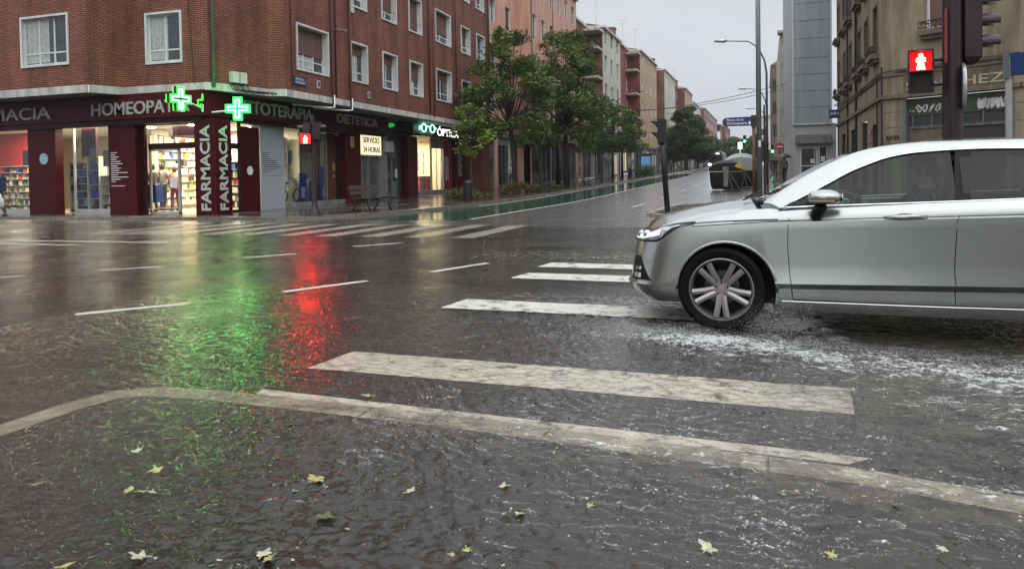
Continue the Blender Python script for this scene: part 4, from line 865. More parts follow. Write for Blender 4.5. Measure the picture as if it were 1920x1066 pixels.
def street_house(name, label, X, Xr, Y0, Y1, Yr, ztop, wallm, sidem, bays, rows, z0, dz=3.0, ww=1.05, wh=1.55, balc=None, gf=3.9, seed=1, cornice=CONC, lit=False, blindm=BLIND, surround=.06, far=False, parapet=.6, split=None):
    """X facade plane, Xr recessed plane between Yr and Y0, facade Y0..Y1"""
    g = gz(Y0); rr = random.Random(seed); b = thing(name, label, 'building', (X-5, (Y0+Y1)/2, 0))
    F = Fr((X, 0, 0), (0.000, 1, 0), (1.000, 0, 0)); H = []
    for r_ in range(rows):
        for i in range(bays):
            c = Y0+(Y1-Y0)*(i+.5)/bays
            H.append((c-ww/2, c+ww/2, z0+dz*r_, z0+dz*r_+wh))
    m = MB(); m.wall(F, Y0, Y1, g+gf, ztop, 0, H)
    m.face([(X, Y1, g), (Xr-.3, Y1, g), (Xr-.3, Y1, ztop), (X, Y1, ztop)]); m.build('wall', wallm, b)
    m = MB(); FS = Fr((0, Y0, 0), (1.000, 0, 0), (0.000, -1, 0)); m.wall(FS, Xr-.3 if Yr < Y0 else X-9, X, g+(gf if balc else 0), ztop, 0); m.build('side_wall', sidem, b)
    for h in H:
        window(b, F, *h, surround=surround, depth=.16, far=far, blind=rr.choice([0, 0, .3, .5, 1]), bmat=blindm)
    if Yr < Y0:
        Fq = Fr((Xr, 0, 0), (0.000, 1, 0), (1.000, 0, 0)); Hq = []
        for r_ in range(rows): Hq.append(((Yr+Y0)/2-.5-.9, (Yr+Y0)/2+.4-.9, z0+dz*r_, z0+dz*r_+wh)); Hq.append((Y0-1.9, Y0-1.0, z0+dz*r_-.5, z0+dz*r_+wh))
        m = MB(); m.wall(Fq, Yr, Y0, g+gf, ztop, 0, Hq); m.build('recessed_wall', sidem, b)
        for h in Hq: window(b, Fq, *h, surround=surround, depth=.12, far=far, blind=rr.choice([0, .4]), bmat=blindm)
        if balc:
            for r_ in range(rows):
                zb = z0+dz*r_-.75
                s = MB(); s.box(Xr, X-.02, Y0-2.4, Y0-.01, zb-.25, zb); sl = s.build('balcony', balc, b)
                rl = MB(); railing_m(rl, F, Y0-2.35, Y0-.05, -.06, zb); railing_m(rl, Fr((0, Y0-2.35, 0), (1.000, 0, 0), (0.000, -1, 0)), Xr, X-.06, 0, zb); rl.build('railing', BLACK, sl)
            s = MB(); s.box(Xr, X+.2, Y0-2.5, Y0+.0, ztop-.7, ztop-.45); s.build('balcony_roof', balc, b)
    m = MB(); ys0 = Yr if Yr < Y0 else Y0
    m.box(X-9, X+.25, Y0-.1, Y1, ztop, ztop+.22); m.box(X-9, Xr+.25, ys0, Y0-.1, ztop-.003, ztop+.217); m.build('cornice', cornice, b)
    m = MB(); m.face([(X-.1, Y0, ztop+.22), (X-.1, Y1, ztop+.22), (X-5, Y1, ztop+1.2), (X-5, Y0, ztop+1.2)]); m.face([(X-.1, Y0, ztop+.22), (X-5, Y0, ztop+1.2), (X-9, Y0, ztop+.22)]); m.face([(X-.1, Y1, ztop+.22), (X-5, Y1, ztop+1.2), (X-9, Y1, ztop+.22)]); m.build('roof', TRIMR, b)
    ground_floor(b, Fr((X-.1, 0, 0), (0.000, 1, 0), (1.000, 0, 0)), Y0, Y1-.05, gz(Y0)+.12, g+gf+.1, rr)
    if Yr < Y0: ground_floor(b, Fr((X-.25, 0, 0), (0.000, 1, 0), (1.000, 0, 0)), Yr, Y0-.05, gz(Y0)+.12, g+gf, rr, OLIVED); 
    if Yr < Y0:
        s = MB(); s.box(Xr, X-.1, Yr, Y0, g+gf, g+gf+.15); s.build('ledge', CONC, b)
    return b, F
PK = [(45.55, 50.9)]
pa, _ = street_house('pink_house', 'salmon pink rendered wing set back beside the brick corner block', -17.1, -17.4, 44.6, 50.95, 44.6, 16.9, PINK, PINK, 2, 4, 5.45, seed=3, far=False, surround=0)
pb, FBk = street_house('pink_house', 'salmon pink rendered block standing proud behind the two big trees', -16.0, -17.1, 50.95, 65.0, 50.95, 16.7, PINK, PINK, 6, 4, 5.45, seed=4, far=False, surround=0)
m = MB(); m.tube([FBk.p(51.300, 0.05, 16), FBk.p(51.300, 0.05, 4)], .05, 6); m.tube([FBk.p(57.000, 0.04, 16), FBk.p(57.000, 0.04, 8), FBk.p(61.000, 0.04, 8)], .03, 5); m.build('drainpipe', PIPE, pb)
street_house('balcony_house', 'white fronted house with brick recess and corner balconies after the pink block', -16.0, -17.7, 76.3, 86.3, 65.0, 16.5, CREAM, BR2, 3, 4, 6.0, balc=SLABC, seed=5, surround=0, ww=1.2, wh=1.8)
street_house('balcony_house', 'tan house with red recess, corner balconies and glazed galleries', -16.0, -17.6, 100.7, 117, 86.3, 17.8, TAN, brick('brick_rose', (0.380, 0.09, 0.07), (0.330, 0.08, 0.06), (0.250, 0.1, 0.08), bh=.09), 4, 4, 6.4, dz=3.15, balc=SLABC, seed=6, surround=0)
street_house('terrace_house', 'white and tan house with plain brick end wall behind the street tree', -16.2, -17.7, 128, 144, 117, 18.7, CREAM, BR2, 4, 4, 7.2, dz=3.2, balc=None, seed=7, surround=0, far=True)
street_house('terrace_house', 'dark brick house with pale front further along the left row', -16.2, -17.7, 162, 179, 144, 19.2, TAN, mat('dark_brick_plain', (0.160, 0.06, 0.045), .8, var=.2), 4, 4, 7.6, dz=3.2, seed=8, surround=0, far=True)
street_house('terrace_house', 'pale cream house between two brick ends far down the left row', -16.2, -17.2, 182, 203, 179, 17.9, CREAM, CREAM, 5, 4, 7.6, dz=2.9, seed=9, surround=0, far=True)
street_house('terrace_house', 'long brick house with white windows at the far end of the left row', -16.2, -17.7, 215, 274, 203, 19.2, mat('brick_far', (0.260, 0.13, 0.1), .8, var=.2), mat('brick_far_side', (0.200, 0.08, 0.06), .8, var=.2), 13, 4, 8.3, dz=3.1, seed=10, surround=.1, far=True)
street_house('terrace_house', 'low brick house closing the view beyond the long terrace', -14.5, -16, 300, 340, 290, 19, mat('brick_farther', (0.220, 0.1, 0.08), .8), BR2, 6, 3, 9, seed=11, surround=.1, far=True)
def antenna(x, y, z, h, label):
    m = MB(); m.tube([(x, y, z), (x, y, z+h)], .03, 5)
    for i, w_ in ((0, .9), (.35, .6)): m.tube([(x-w_*.6, y-.3, z+h-i-.1), (x+w_*.6, y+.3, z+h-i-.1)], .02, 4)
    for i in range(5): t_ = -.5+.25*i; m.tube([(x+t_-.1, y+t_*.5+.25, z+h-.1), (x+t_+.1, y+t_*.5-.25, z+h-.1)], .012, 4)
    tag(m.build('roof_antenna', ALU), label, 'antenna', 'roof antennas')
antenna(-17, 78, 16.7, 3.6, 'tall thin antenna on the white balcony house roof'); antenna(-17.3, 95, 17.8, 3.2, 'antenna mast between the white and the tan house'); antenna(-17, 103, 18, 3.3, 'wide antenna on the tan house roof'); antenna(-17, 150, 18.9, 3, 'small far antenna beyond the brick end wall')
for (x, y, z, lab) in ((-18, 90, 17.6, 'brick chimney on the recess roof before the tan house'), (-18, 110, 18.0, 'dark chimney block on the tan house roof'), (-18, 124, 18.7, 'dark chimney by the plain brick end wall'), (-18, 158, 19, 'pale chimney on the far dark brick house')):
    m = MB(); m.box(x-.7, x+.7, y-.6, y+.6, z-.6, z+1.3); m.box(x-.8, x+.8, y-.7, y+.7, z+1.3, z+1.45); tag(m.build('chimney_stack', BR2), lab, 'chimney')

# --- right side: grey clad end wall, olive corner building, distant blocks
gb = thing('grey_clad_building', 'grey clad windowless end wall with a white door below, right of the lamp post', 'building', (3.000, 53, 0))
FGb = Fr((0.000, 51, 0), (1.000, 0, 0), (0.000, -1, 0)); g5 = gz(51)
m = MB(); m.fbox(FGb, 1.76, 4.05, -26, 0, 4.2, 22); m.build('wall', TIN, gb)
m = MB()
for z in (5.27, 6.31, 7.38, 8.43, 9.66, 10.8, 11.9, 13): m.fbox(FGb, 1.765, 4.04, 0, .012, z, z+.03)
m.build('panel_joints', GREYM, gb)
m = MB(); m.fbox(FGb, 1.70, 1.80, -.1, .05, 4.2, 22); m.fbox(FGb, 3.98, 4.06, 0, .06, 4.2, 22); m.fbox(FGb, 1.7, 4.06, 0, .05, 4.15, 4.24); m.build('edge_trim', TINL, gb)
m = MB(); m.fbox(FGb, 1.86, 4.0, -.2, .35, 2.95, 3.5); m.build('canopy', GREYM, gb)
m = MB(); m.fbox(FGb, 1.765, 4.3, -26, -.1, g5, 4.21); m.build('ground_floor_wall', TINL if False else mat('grey_shopfront', (0.420, 0.44, 0.44), .5, var=.08), gb)
m = MB(); m.fbox(FGb, 2.14, 3.18, -.1, -.04, .5, 2.72, 0); m.fbox(FGb, 2.22, 3.08, -.04, -.02, .65, 2.62, 1); m.fbox(FGb, 2.2, 3.1, -.02, 0, 1.48, 1.56, 0); m.fbox(FGb, 2.98, 3.02, -.02, .01, .65, 2.62, 0); m.fbox(FGb, 2.76, 3.04, 0, .01, 1.68, 1.95, 2); m.build('front_door', [TINL, WIN, SIGNW], gb)
m = MB(); m.fbox(FGb, 3.27, 3.74, -.1, -.04, 1.15, 2.76, 0); m.fbox(FGb, 3.32, 3.69, -.04, -.02, 1.2, 2.7, 1); m.fbox(FGb, 3.38, 3.62, -.02, 0, 1.78, 2.12, 2); m.build('window', [TINL, WIN, SIGNW], gb)

FLOW = mat('dark_red_flowers', (.12, .02, .025), .7, var=.5, scale=20)
ob = thing('olive_corner_building', 'old olive stone corner building with painted sign band and graffiti', 'building', (8.000, 35, 0))
FS_ = Fr((4.350, 0, 0), (0.000, 1, 0), (-0.955, 0, 0)); g3 = gz(35)
FCh = Fr((4.350, 32.1, 0), (0.813, -0.582, 0), (-0.557, -0.813, 0)); CW = 4.78
F3 = Fr(FCh.p(CW, 0, 0), (1.000, -0.02, 0), (-0.020, -1, 0))
sh_ = [(33.0, 34.2), (36.0, 37.2), (38.6, 39.8), (42.5, 43.7), (45.6, 46.8), (49, 50.2)]
H = [(a, b, z, z+1.9) for a, b in sh_ for z in (5.950, 9.3, 12.6)]
m = MB(); m.wall(FS_, 32.1, 51.0, 4.05, 16.5, 0, H); 
HC = [(1.72, 2.95, z, z+1.9) for z in (6.450, 9.9, 13.2)]
m.wall(FCh, 0, CW, 4.05, 16.5, 0, HC); m.wall(F3, 0, 22, 4.05, 16.5, 0, [(2+3*i, 3.2+3*i, z, z+1.9) for i in range(6) for z in (6.200, 9.6, 12.9)]); m.build('wall', OLIVE, ob)
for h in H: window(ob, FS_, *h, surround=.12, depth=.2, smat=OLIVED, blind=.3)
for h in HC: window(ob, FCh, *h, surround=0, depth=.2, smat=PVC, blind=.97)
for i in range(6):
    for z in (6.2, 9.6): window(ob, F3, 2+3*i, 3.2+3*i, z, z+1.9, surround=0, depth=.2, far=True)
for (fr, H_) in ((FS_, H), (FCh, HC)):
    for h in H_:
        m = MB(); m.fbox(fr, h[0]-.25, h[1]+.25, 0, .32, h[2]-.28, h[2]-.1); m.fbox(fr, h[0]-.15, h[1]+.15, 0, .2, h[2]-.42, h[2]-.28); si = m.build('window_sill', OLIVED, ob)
        if fr is FCh or h[2] < 6:
            m = MB(); railing_m(m, fr, h[0]-.2, h[1]+.2, .28, h[2]-.1, .32, .12)
            m.build('railing', BLACK, si)
            r2 = random.Random(int(h[0]*10)); m = MB()
            for q in range(24): u = r2.uniform(h[0]-.15, h[1]+.1); zz = h[2]+r2.uniform(-.05, .22); m.ell(fr.p(u, .2+r2.uniform(-.06, .08), zz), (0.050, 0.05, 0.04), 5, 4)
            tag(m.build('potted_plants', FLOW, si), kind='stuff')
m = MB()
for fr, a, b in ((FS_, 32.1, 51), (FCh, 0, CW), (F3, 0, 22)): m.fbox(fr, a, b, 0, .1, 3.95, 4.1); m.fbox(fr, a, b, -.02, .06, 4.82, 4.98)
m.build('string_course', OLIVED, ob)
m = MB(); m.fbox(FCh, .85, 4.55, 0, .03, 4.1, 4.74); sb_ = m.build('sign_band', SIGNB, ob)
text('SÁNCHEZ', FCh, .95, 4.3, 4.2, 4.62, .03, .015, mat('faded_letters', (0.420, 0.38, 0.27), .7, var=.25), 'sign_letters', sb_, .01)
m = MB(); m.wall(FCh, 0, CW, g3, 3.96, -.0, [(.8, 4.6, g3, 3.9)]); m.wall(FS_, 32.1, 51, g3, 3.96, 0, [(33.3, 34.8, g3, 3.1), (36.5, 38.2, g3, 3.4), (40.8, 43, g3, 3.3), (46, 48, g3, 3.3)]); m.wall(F3, 0, 22, g3, 3.96, 0, [(1, 4, g3, 3.4)])
m.build('ground_floor_wall', OLIVE, ob)
m = MB()
for z in (3.42, 2.82, 2.22, 1.62, 1.0):
    m.fbox(FCh, .1, .74, 0, .008, z, z+.03); m.fbox(FCh, 4.62, 4.78, 0, .008, z, z+.03); m.fbox(FS_, 32.1, 33.2, 0, .008, z, z+.03); m.fbox(F3, 0, .9, 0, .008, z, z+.03)
tag(m.build('stone_joints', OLIVED, ob), kind='stuff')
m = MB()
m.fbox(FCh, .8, .92, -.35, .02, g3, 3.9, 1); m.fbox(FCh, 4.5, 4.6, -.35, .02, g3, 3.9, 1)
m.fbox(FCh, .92, 4.5, -.35, -.2, 3.25, 3.9, 0); m.fbox(FCh, .92, 4.5, -.3, -.25, 2.85, 3.25, 2); m.fbox(FCh, .92, 4.5, -.35, -.18, 2.75, 2.85, 1); m.fbox(FCh, .92, 2.6, -.3, -.22, g3, 2.75, 3); m.fbox(FCh, 2.7, 4.5, -.3, -.25, g3, 2.75, 2)
for u in (1.05, 1.75, 2.62, 3.5): m.fbox(FCh, u, u+.06, -.25, -.2, 2.85, 3.25, 1)
m.build('shopfront', [GREEN, GREYD, SHUT, OLIVED], ob)
def scrib(m, fr, u0, z0, w_, h_, d, seed, n=5, r_=.035):
    r2 = random.Random(seed)
    for i in range(n):
        c = u0+w_*(i+.5)/n; P_ = [fr.p(c+(w_/n*.5)*math.cos(t_*.9+r2.random())*r2.uniform(.5, 1), d, z0+h_*(.5+.5*math.sin(t_*.9+i))) for t_ in range(9)]
        m.tube(P_, r_, 5)
m = MB(); scrib(m, FCh, 1.2, 3.36, .95, .28, -.19, 4, 4, .03); m.ell(FCh.p(1.120, -0.19, 3.42), .035); m.ell(FCh.p(1.000, -0.19, 3.44), .03); m.build('graffiti', SPRAYW, ob)
m = MB(); scrib(m, FCh, 3.35, 3.32, 1.0, .36, -.19, 9, 7, .05); m.build('graffiti', SPRAYW, ob)
m = MB(); scrib(m, FCh, .16, 2.34, .52, .2, .01, 11, 5, .016); scrib(m, FCh, .2, 1.98, .4, .14, .01, 12, 4, .014); m.build('graffiti', SPRAYB, ob)
m = MB(); scrib(m, F3, .15, 2.35, .6, .25, .01, 13, 5, .016); m.build('graffiti', SPRAYB, ob)
m = MB()
for q in range(5): scrib(m, FS_, 34.9, 1.2+.38*q, 1.5, .3, .01, 20+q, 5, .02)
m.build('graffiti', mat('spray_paint_pink', (0.300, 0.18, 0.18), .6, var=.4), ob)
m = MB()
for (a, b) in ((33.3, 34.8), (36.5, 38.2), (40.8, 43), (46, 48)): m = MB(); m.fbox(FS_, a, b, -.3, -.2, g3, 3.42); m.fbox(FS_, b-.03, b+.05, -.2, -.003, g3, 3.42); m.fbox(FS_, a-.05, a, -.2, -.003, g3, 3.42); m.build('door', SHUT, ob)
m = MB()
for k_ in range(3): m.tube([FS_.p(55-3, .1, 5.3+.06*k_), FS_.p(44, .12, 5.0+.05*k_), FS_.p(38, .1, 4.98-.05*k_), FS_.p(32.2, .1, 4.9+.05*k_), FCh.p(1.2, .12, 4.96+.05*k_), FCh.p(CW, .1, 5.0+.06*k_)], .018, 5)
m.tube([FS_.p(33.000, 0.06, 5), FS_.p(33.000, 0.06, 0.6)], .03, 5); m.tube([FS_.p(40.300, 0.06, 19), FS_.p(40.300, 0.06, 0.6)], .06, 6); m.tube([FS_.p(44.200, 0.06, 19), FS_.p(44.200, 0.06, 0.6)], .05, 6); m.tube([FCh.p(0.020, 0.06, 5.2), FCh.p(0.020, 0.06, 0.6)], .03, 5)
m.build('cables_and_pipes', BLACKP, ob)
m = MB(); m.face([(4.350, 51, 16.5), (4.350, 32.1, 16.5), tuple(FCh.p(CW, 0, 16.5)), tuple(F3.p(22.000, 0, 16.5)), (30.000, 51, 16.5)]); m.build('roof', TRIMR, ob)
m = MB(); m.fbox(Fr((4.350, 49, 0), (1.000, 0, 0), (0.000, -1, 0)), -.62, -.06, -.06, .06, 4.38, 4.9); sg = m.build('hours_sign', BLUE, ob)
text('24H', Fr((4.350, 48.93, 0), (1.000, 0, 0), (0.000, -1, 0)), -.57, -.11, 4.58, 4.76, 0, .01, SIGNW, 'lettering', sg, .01)

rb_ = thing('apartment_block', 'pale block with white framed windows and balconies beyond the grey wall', 'building', (3.000, 90, 0))
FR1 = Fr((0.000, 80, 0), (1.000, 0, 0), (0.000, -1, 0)); FR2 = Fr((1.500, 0, 0), (0.000, 1, 0), (-0.955, 0, 0))
m = MB(); H = [(1.75, 2.25, z, z+1.5) for z in (5.2, 7.7, 10.0, 12.3)]
m.wall(FR1, 1.5, 6, 3.9, 15.0, 0, H); m.wall(FR2, 80, 104, 3.9, 15, 0); m.build('wall', mat('pale_olive_render', (0.420, 0.41, 0.34), .8, stain=.2), rb_)
for h in H: window(rb_, FR1, *h, surround=.05, depth=.1, blind=.95, bmat=BLINDW)
m = MB(); m.fbox(FR1, 1.3, 6, -.3, .4, 15, 15.2); m.face([(1.300, 79.6, 15.2), (6.000, 79.6, 15.2), (6.000, 84, 16.2), (1.300, 84, 16.2)]); m.build('roof', OLIVED, rb_)
for z in (4.9, 7.4, 9.7, 12.0):
    m = MB(); m.fbox(FR1, 2.45, 3.6, 0, .9, z-.15, z); m.fbox(FR1, 2.45, 2.55, 0, .9, z, z+2.1); b_ = m.build('balcony', PVC, rb_)
    m = MB(); railing_m(m, FR1, 2.5, 3.6, .85, z); m.build('railing', ALU, b_)
m = MB(); m.fbox(FR1, 1.7, 6, -2, -.6, gz(80), 3.9); m.build('ground_floor_wall', GREYD, rb_)
rc = thing('apartment_block', 'narrow brown gabled block far down the right side', 'building', (1.500, 115, 0))
m = MB(); m.box(.9, 6, 106, 135, gz(110), 15.5); m.build('wall', mat('brown_far', (0.170, 0.11, 0.08), .8), rc)
m = MB(); m.hexa([(0.800, 105.9, 15.5), (6.000, 105.9, 15.5), (6.000, 135, 15.5), (0.800, 135, 15.5), (3.000, 107, 17), (3.200, 107, 17), (3.200, 134, 17), (3.000, 134, 17)]); m.build('roof', TRIMR, rc)
for z in (6.000, 9, 12):
    m = MB(); m.box(1.1, 1.9, 105.9, 105.99, z, z+1.5); m.build('window', WIN, rc)
rd = thing('apartment_block', 'white far block at the very end of the right side', 'building', (-0.955, 260, 0))
m = MB(); m.box(-1.4, 6, 190, 300, gz(190), 14.5); m.box(-1.9, 6.2, 189.5, 300.5, 14.5, 14.9); m.build('wall', WHITE, rd)
for z in (7, 10):
    m = MB(); m.box(-1, 0.4, 189.85, 189.95, z, z+1.4); m.build('window', WIN, rd)

# houses behind the photographer, only ever seen in reflections
for (x0, x1, y0, y1, h, mt, lab) in ((-48, -14, -30, -18, 15, BR2, 'brown brick block behind the photographer to the left'), (4, 45, -26, -14, 13, CREAM, 'cream block behind the photographer to the right')):
    hb = thing('block_behind', lab, 'building', ((x0+x1)/2, (y0+y1)/2, 0))
    fr = Fr((0, y1, 0), (1.000, 0, 0), (0.000, 1, 0)); H = [(x, x+1.3, z, z+1.5) for x in np.arange(x0+1.5, x1-2, 3.2) for z in (4.800, 7.8, 10.8)]
    m = MB(); m.wall(fr, x0, x1, 0, h, 0, H); m.box(x0, x1, y0, y1-.3, 0, h); m.build('wall', mt, hb)
    m = MB(); [m.fbox(fr, a, b, -.2, -.15, c, e) for a, b, c, e in H]; tag(m.build('windows', WIN, hb), kind='stuff')

# ------------------------------------------------------------------ trees
def leafmat(n, c):
    m, t, b = newmat(n); L = t.links.new
    ge = N(t, 'ShaderNodeNewGeometry'); r = N(t, 'ShaderNodeValToRGB'); e = r.color_ramp.elements
    e[0].color = C4([x*.45 for x in c]); e[1].color = C4([c[0]*1.9, c[1]*1.55, c[2]*1.2]); L(ge.outputs['Random Per Island'], r.inputs['Fac'])
    tc = N(t, 'ShaderNodeTexCoord'); nz = N(t, 'ShaderNodeTexNoise'); nz.inputs['Scale'].default_value = .9; L(tc.outputs['Object'], nz.inputs['Vector'])
    mr = N(t, 'ShaderNodeMapRange'); mr.inputs['From Min'].default_value = .35; mr.inputs['From Max'].default_value = .65; mr.inputs['To Min'].default_value = .7; mr.inputs['To Max'].default_value = 1.35; L(nz.outputs['Fac'], mr.inputs['Value'])
    mm = N(t, 'ShaderNodeMix', data_type='RGBA', blend_type='MULTIPLY'); mm.inputs[0].default_value = 1; L(r.outputs['Color'], mm.inputs[6]); L(mr.outputs[0], mm.inputs[7]); L(mm.outputs[2], b.inputs['Base Color'])
    b.inputs['Roughness'].default_value = .38
    tl = N(t, 'ShaderNodeBsdfTranslucent'); L(mm.outputs[2], tl.inputs[0]); mx = N(t, 'ShaderNodeMixShader'); mx.inputs[0].default_value = .25
    o = [n for n in t.nodes if n.type == 'OUTPUT_MATERIAL'][0]; L(b.outputs[0], mx.inputs[1]); L(tl.outputs[0], mx.inputs[2]); L(mx.outputs[0], o.inputs[0]); return m
LEAF = leafmat('leaf_green', (.08, .145, .025)); LEAFD = leafmat('leaf_dark', (.06, .11, .02)); LEAFY = leafmat('leaf_fresh', (.13, .21, .025))
def leaves(name, mt, parent, clumps, per, size, seed, wob=.8, droop=.2):
    r = np.random.default_rng(seed); Vs = []
    for (cx, cy, cz, rad) in clumps:
        k = int(per*1.7*(rad/.7)**2); p = r.normal(size=(k, 3)); p /= np.linalg.norm(p, axis=1)[:, None]; p *= (r.random(k)**.45)[:, None]*rad*np.array([1, 1, .62])
        Vs.append(p+np.array([cx, cy, cz]))
    P_ = np.concatenate(Vs); n = len(P_)
    a = r.normal(size=(n, 3)); a[:, 2] *= .5; a /= np.linalg.norm(a, axis=1)[:, None]
    b = r.normal(size=(n, 3)); b -= (b*a).sum(1)[:, None]*a; b /= np.linalg.norm(b, axis=1)[:, None]
    s = size*1.25*r.uniform(.6, 1.35, n)[:, None]; a = a*s; b = b*s*.45
    V = np.stack([P_-a, P_+b-a*.1, P_+a, P_-b-a*.1], 1).reshape(-1, 3)
    off = Vector((0.000, 0, 0)); q = parent
    while q is not None: off += q.location; q = q.parent
    V -= np.array(off)
    me = bpy.data.meshes.new(name); me.vertices.add(4*n); me.vertices.foreach_set('co', V.ravel()); me.loops.add(4*n); me.loops.foreach_set('vertex_index', np.arange(4*n)); me.polygons.add(n); me.polygons.foreach_set('loop_start', np.arange(0, 4*n, 4)); me.update(calc_edges=True)
    me.materials.append(mt); o = bpy.data.objects.new(name, me); COL.objects.link(o); o.parent = parent; return o
def tree(label, x, y, z0, zt, zb, rad, tr, seed, ncl=40, per=90, lsize=.09, mt=None, lean=(0, 0), group='trees along the pavement', top=None, cr=.75):
    """zt crown top, zb crown bottom (heights above sea), rad crown radius"""
    rr = random.Random(seed); t_ = thing('street_tree', label, 'tree', (x, y, z0), group); m = MB()
    zf = zb+(zt-zb)*.12; cx, cy = x+lean[0], y+lean[1]
    tp = [Vector((x, y, z0-.05)), Vector((x+lean[0]*.35+.04, y+lean[1]*.3, z0+(zf-z0)*.45)), Vector((x+lean[0]*.8, y+lean[1]*.8, zf))]
    m.tube(tp, [tr*1.25, tr*.9, tr*.75], 9)
    cl = []; H = zt-zb
    for i in range(ncl):
        a = rr.uniform(0, 6.283); h = rr.random(); env = math.sin(math.pi*min(1, (.2+.74*h)))**.55*(1-.4*h); q = rad*env*math.sqrt(rr.uniform(.15, 1.0))
        px, py, pz = cx+q*math.cos(a), cy+q*math.sin(a), zb+H*h+rr.uniform(-.2, .2)
        c_r = cr*rr.uniform(.55, 1.15)*(1.15-.45*h)*(rad/2.6)**.5
        cl.append((px, py, pz, c_r))
        if i % 2 == 0:
            e = Vector((px, py, pz)); s0 = tp[2]+Vector((0, 0, -rr.random()*.3)); mid = s0.lerp(e, .5)+Vector((rr.uniform(-.2, .2), rr.uniform(-.2, .2), -.1*H*rr.random()))
            m.tube([s0, mid, e], [tr*.42, tr*.22, tr*.06], 5)
    m.tube([tp[2], Vector((cx+.15, cy, zb+H*.5)), Vector((cx, cy+.1, zb+H*.93))], [tr*.7, tr*.4, tr*.08], 6)
    m.build('trunk', BARK, t_, smooth=True)
    leaves('crown', mt or LEAF, t_, cl, per, lsize, seed); return t_
tree('young round crowned tree by the black litter bin, its trunk thin and straight', -13.55, 33.2, .12, 4.75, 2.45, 1.3, .045, 1, 34, 130, .075, LEAFY, cr=.55)
tree('big leaning tree with open crown before the end of the brick block', -13.4, 39.6, .15, 9.3, 3.3, 3.1, .16, 2, 66, 120, .085, lean=(-.3, -.2))
tree('thin young tree between the two big ones', -13.4, 44.7, .3, 4.6, 3.0, .9, .045, 3, 14, 110, .075, cr=.5, lean=(-.4, 0))
tree('tallest tree with dark thick trunk before the pink block', -13.4, 50.8, .4, 11.2, 3.6, 3.9, .2, 4, 88, 120, .09)
tree('slim young tree just past the second bench', -13.4, 56.2, .5, 5.6, 3.2, 1.3, .05, 5, 18, 100, .08, cr=.55)
tree('dark trunked tree behind the tallest tree', -15, 54.5, .5, 7.5, 3.4, 2.0, .17, 6, 26, 100, .09, LEAFD)
tree('broad low crowned tree before the white balcony house', -13.4, 67.7, .7, 8.0, 3.3, 3.0, .13, 7, 48, 100, .1)
tree('dark tree next to the second litter bin', -13.4, 72.5, .8, 7.6, 3.4, 2.5, .12, 8, 30, 95, .1, LEAFD)
tree('small tree with yellow tinged crown by the bus shelter', -13.2, 80.2, .9, 5.9, 3.7, 1.6, .09, 9, 20, 90, .1, LEAFY, cr=.6)
tree('large dense dark tree halfway down the left pavement', -12.9, 131, 1.8, 12.2, 3.6, 4.3, .25, 10, 80, 110, .15, LEAFD, cr=1.1)
tree('dark tree behind the large dense one', -12.6, 150, 2.1, 10.5, 4, 3.6, .2, 12, 34, 70, .18, LEAFD, cr=1.1)
for i, (x, y, zt, r_, lab) in enumerate(((-13, 185, 9.2, 3.4, 'far tree left of the bus'), (-11, 215, 9.6, 4, 'far tree over the bus roof'), (-9, 260, 12, 5.5, 'broad far tree closing the street'), (-3.5, 280, 13.5, 6.5, 'tall far tree above the bottle bank'), (3, 250, 12, 5, 'far tree right of the tall far tree'), (-6, 330, 15, 9, 'farthest wide tree at the street end'), (-1.5, 170, 7.6, 2.4, 'small far tree by the right kerb'))):
    tree(lab, x, y, gz(y), zt, gz(y)+2.2, r_, .25, 30+i, 30, 60, .26, LEAFD if i % 2 else LEAF, group='far trees closing the street', cr=1.6)
def shrub(label, x, y, z, r_, h, seed, mt=LEAF, per=240, ls=.05):
    t_ = thing('weedy_shrub', label, 'shrub', (x, y, z), 'weeds and shrubs round the tree bases'); rr = random.Random(seed)
    m = MB()
    for i in range(7): m.tube([(x, y, z), (x+rr.uniform(-.6, .6)*r_, y+rr.uniform(-.6, .6)*r_, z+h*.8)], [.012, .006], 4)
    m.build('stems', BARK, t_)
    leaves('foliage', mt, t_, [(x+rr.uniform(-.7, .7)*r_, y+rr.uniform(-.7, .7)*r_, z+h*rr.uniform(.15, .8), r_*.5) for _ in range(9)], per, ls, seed)
WEED = leafmat('weed_olive', (0.100, 0.11, 0.035))
shrub('grassy weeds at the foot of the youngest tree', -13.3, 32.6, .12, 1.1, .35, 1, WEED); shrub('tall weeds round the leaning tree', -13.1, 38.6, .15, .8, .7, 2, WEED); shrub('weeds right of the leaning tree', -12.9, 41, .2, .6, .5, 3, WEED)
shrub('low weeds before the graffiti shutters', -13, 46.5, .3, .5, .3, 4); shrub('shrub left of the bus shelter', -12.4, 79.0, .9, 1.5, 1.2, 6)

# ------------------------------------------------------------------ street furniture
def hood(m, fr, u, d0, d1, z, r_, mi=None):
    """visor: open half tube along the frame normal"""
    rows = []
    for d, k in ((d0, 1.0), (d1, .95)):
        rows.append([fr.p(u+r_*k*math.cos(a), d, z+r_*k*math.sin(a)) for a in [math.pi*(-.12+1.24*i/12) for i in range(13)]])
    m.grid(rows, mi=mi); rows2 = [[p-(p-fr.p(u, d, z)).normalized()*.008 for p in r_w] for r_w, d in zip(rows, (d0, d1))]; m.grid(rows2, mi=mi)
def lens(parent, fr, u, z, r_, d, mt, name='lens'):
    m = MB(); m.face([fr.p(u+r_*math.cos(i*math.pi/10), d, z+r_*math.sin(i*math.pi/10)) for i in range(20)]); return m.build(name, mt, parent)
REDE = emis('red_man_lamp', (1.000, 0.012, 0.02), 16, (0.300, 0.02, 0.02)); REDM = emis('red_man_figure', (1, .8, .45), 6, (0.800, 0.4, 0.3)); LENSD = mat('dark_lens', (0.020, 0.012, 0.014), .4, spec=.3)
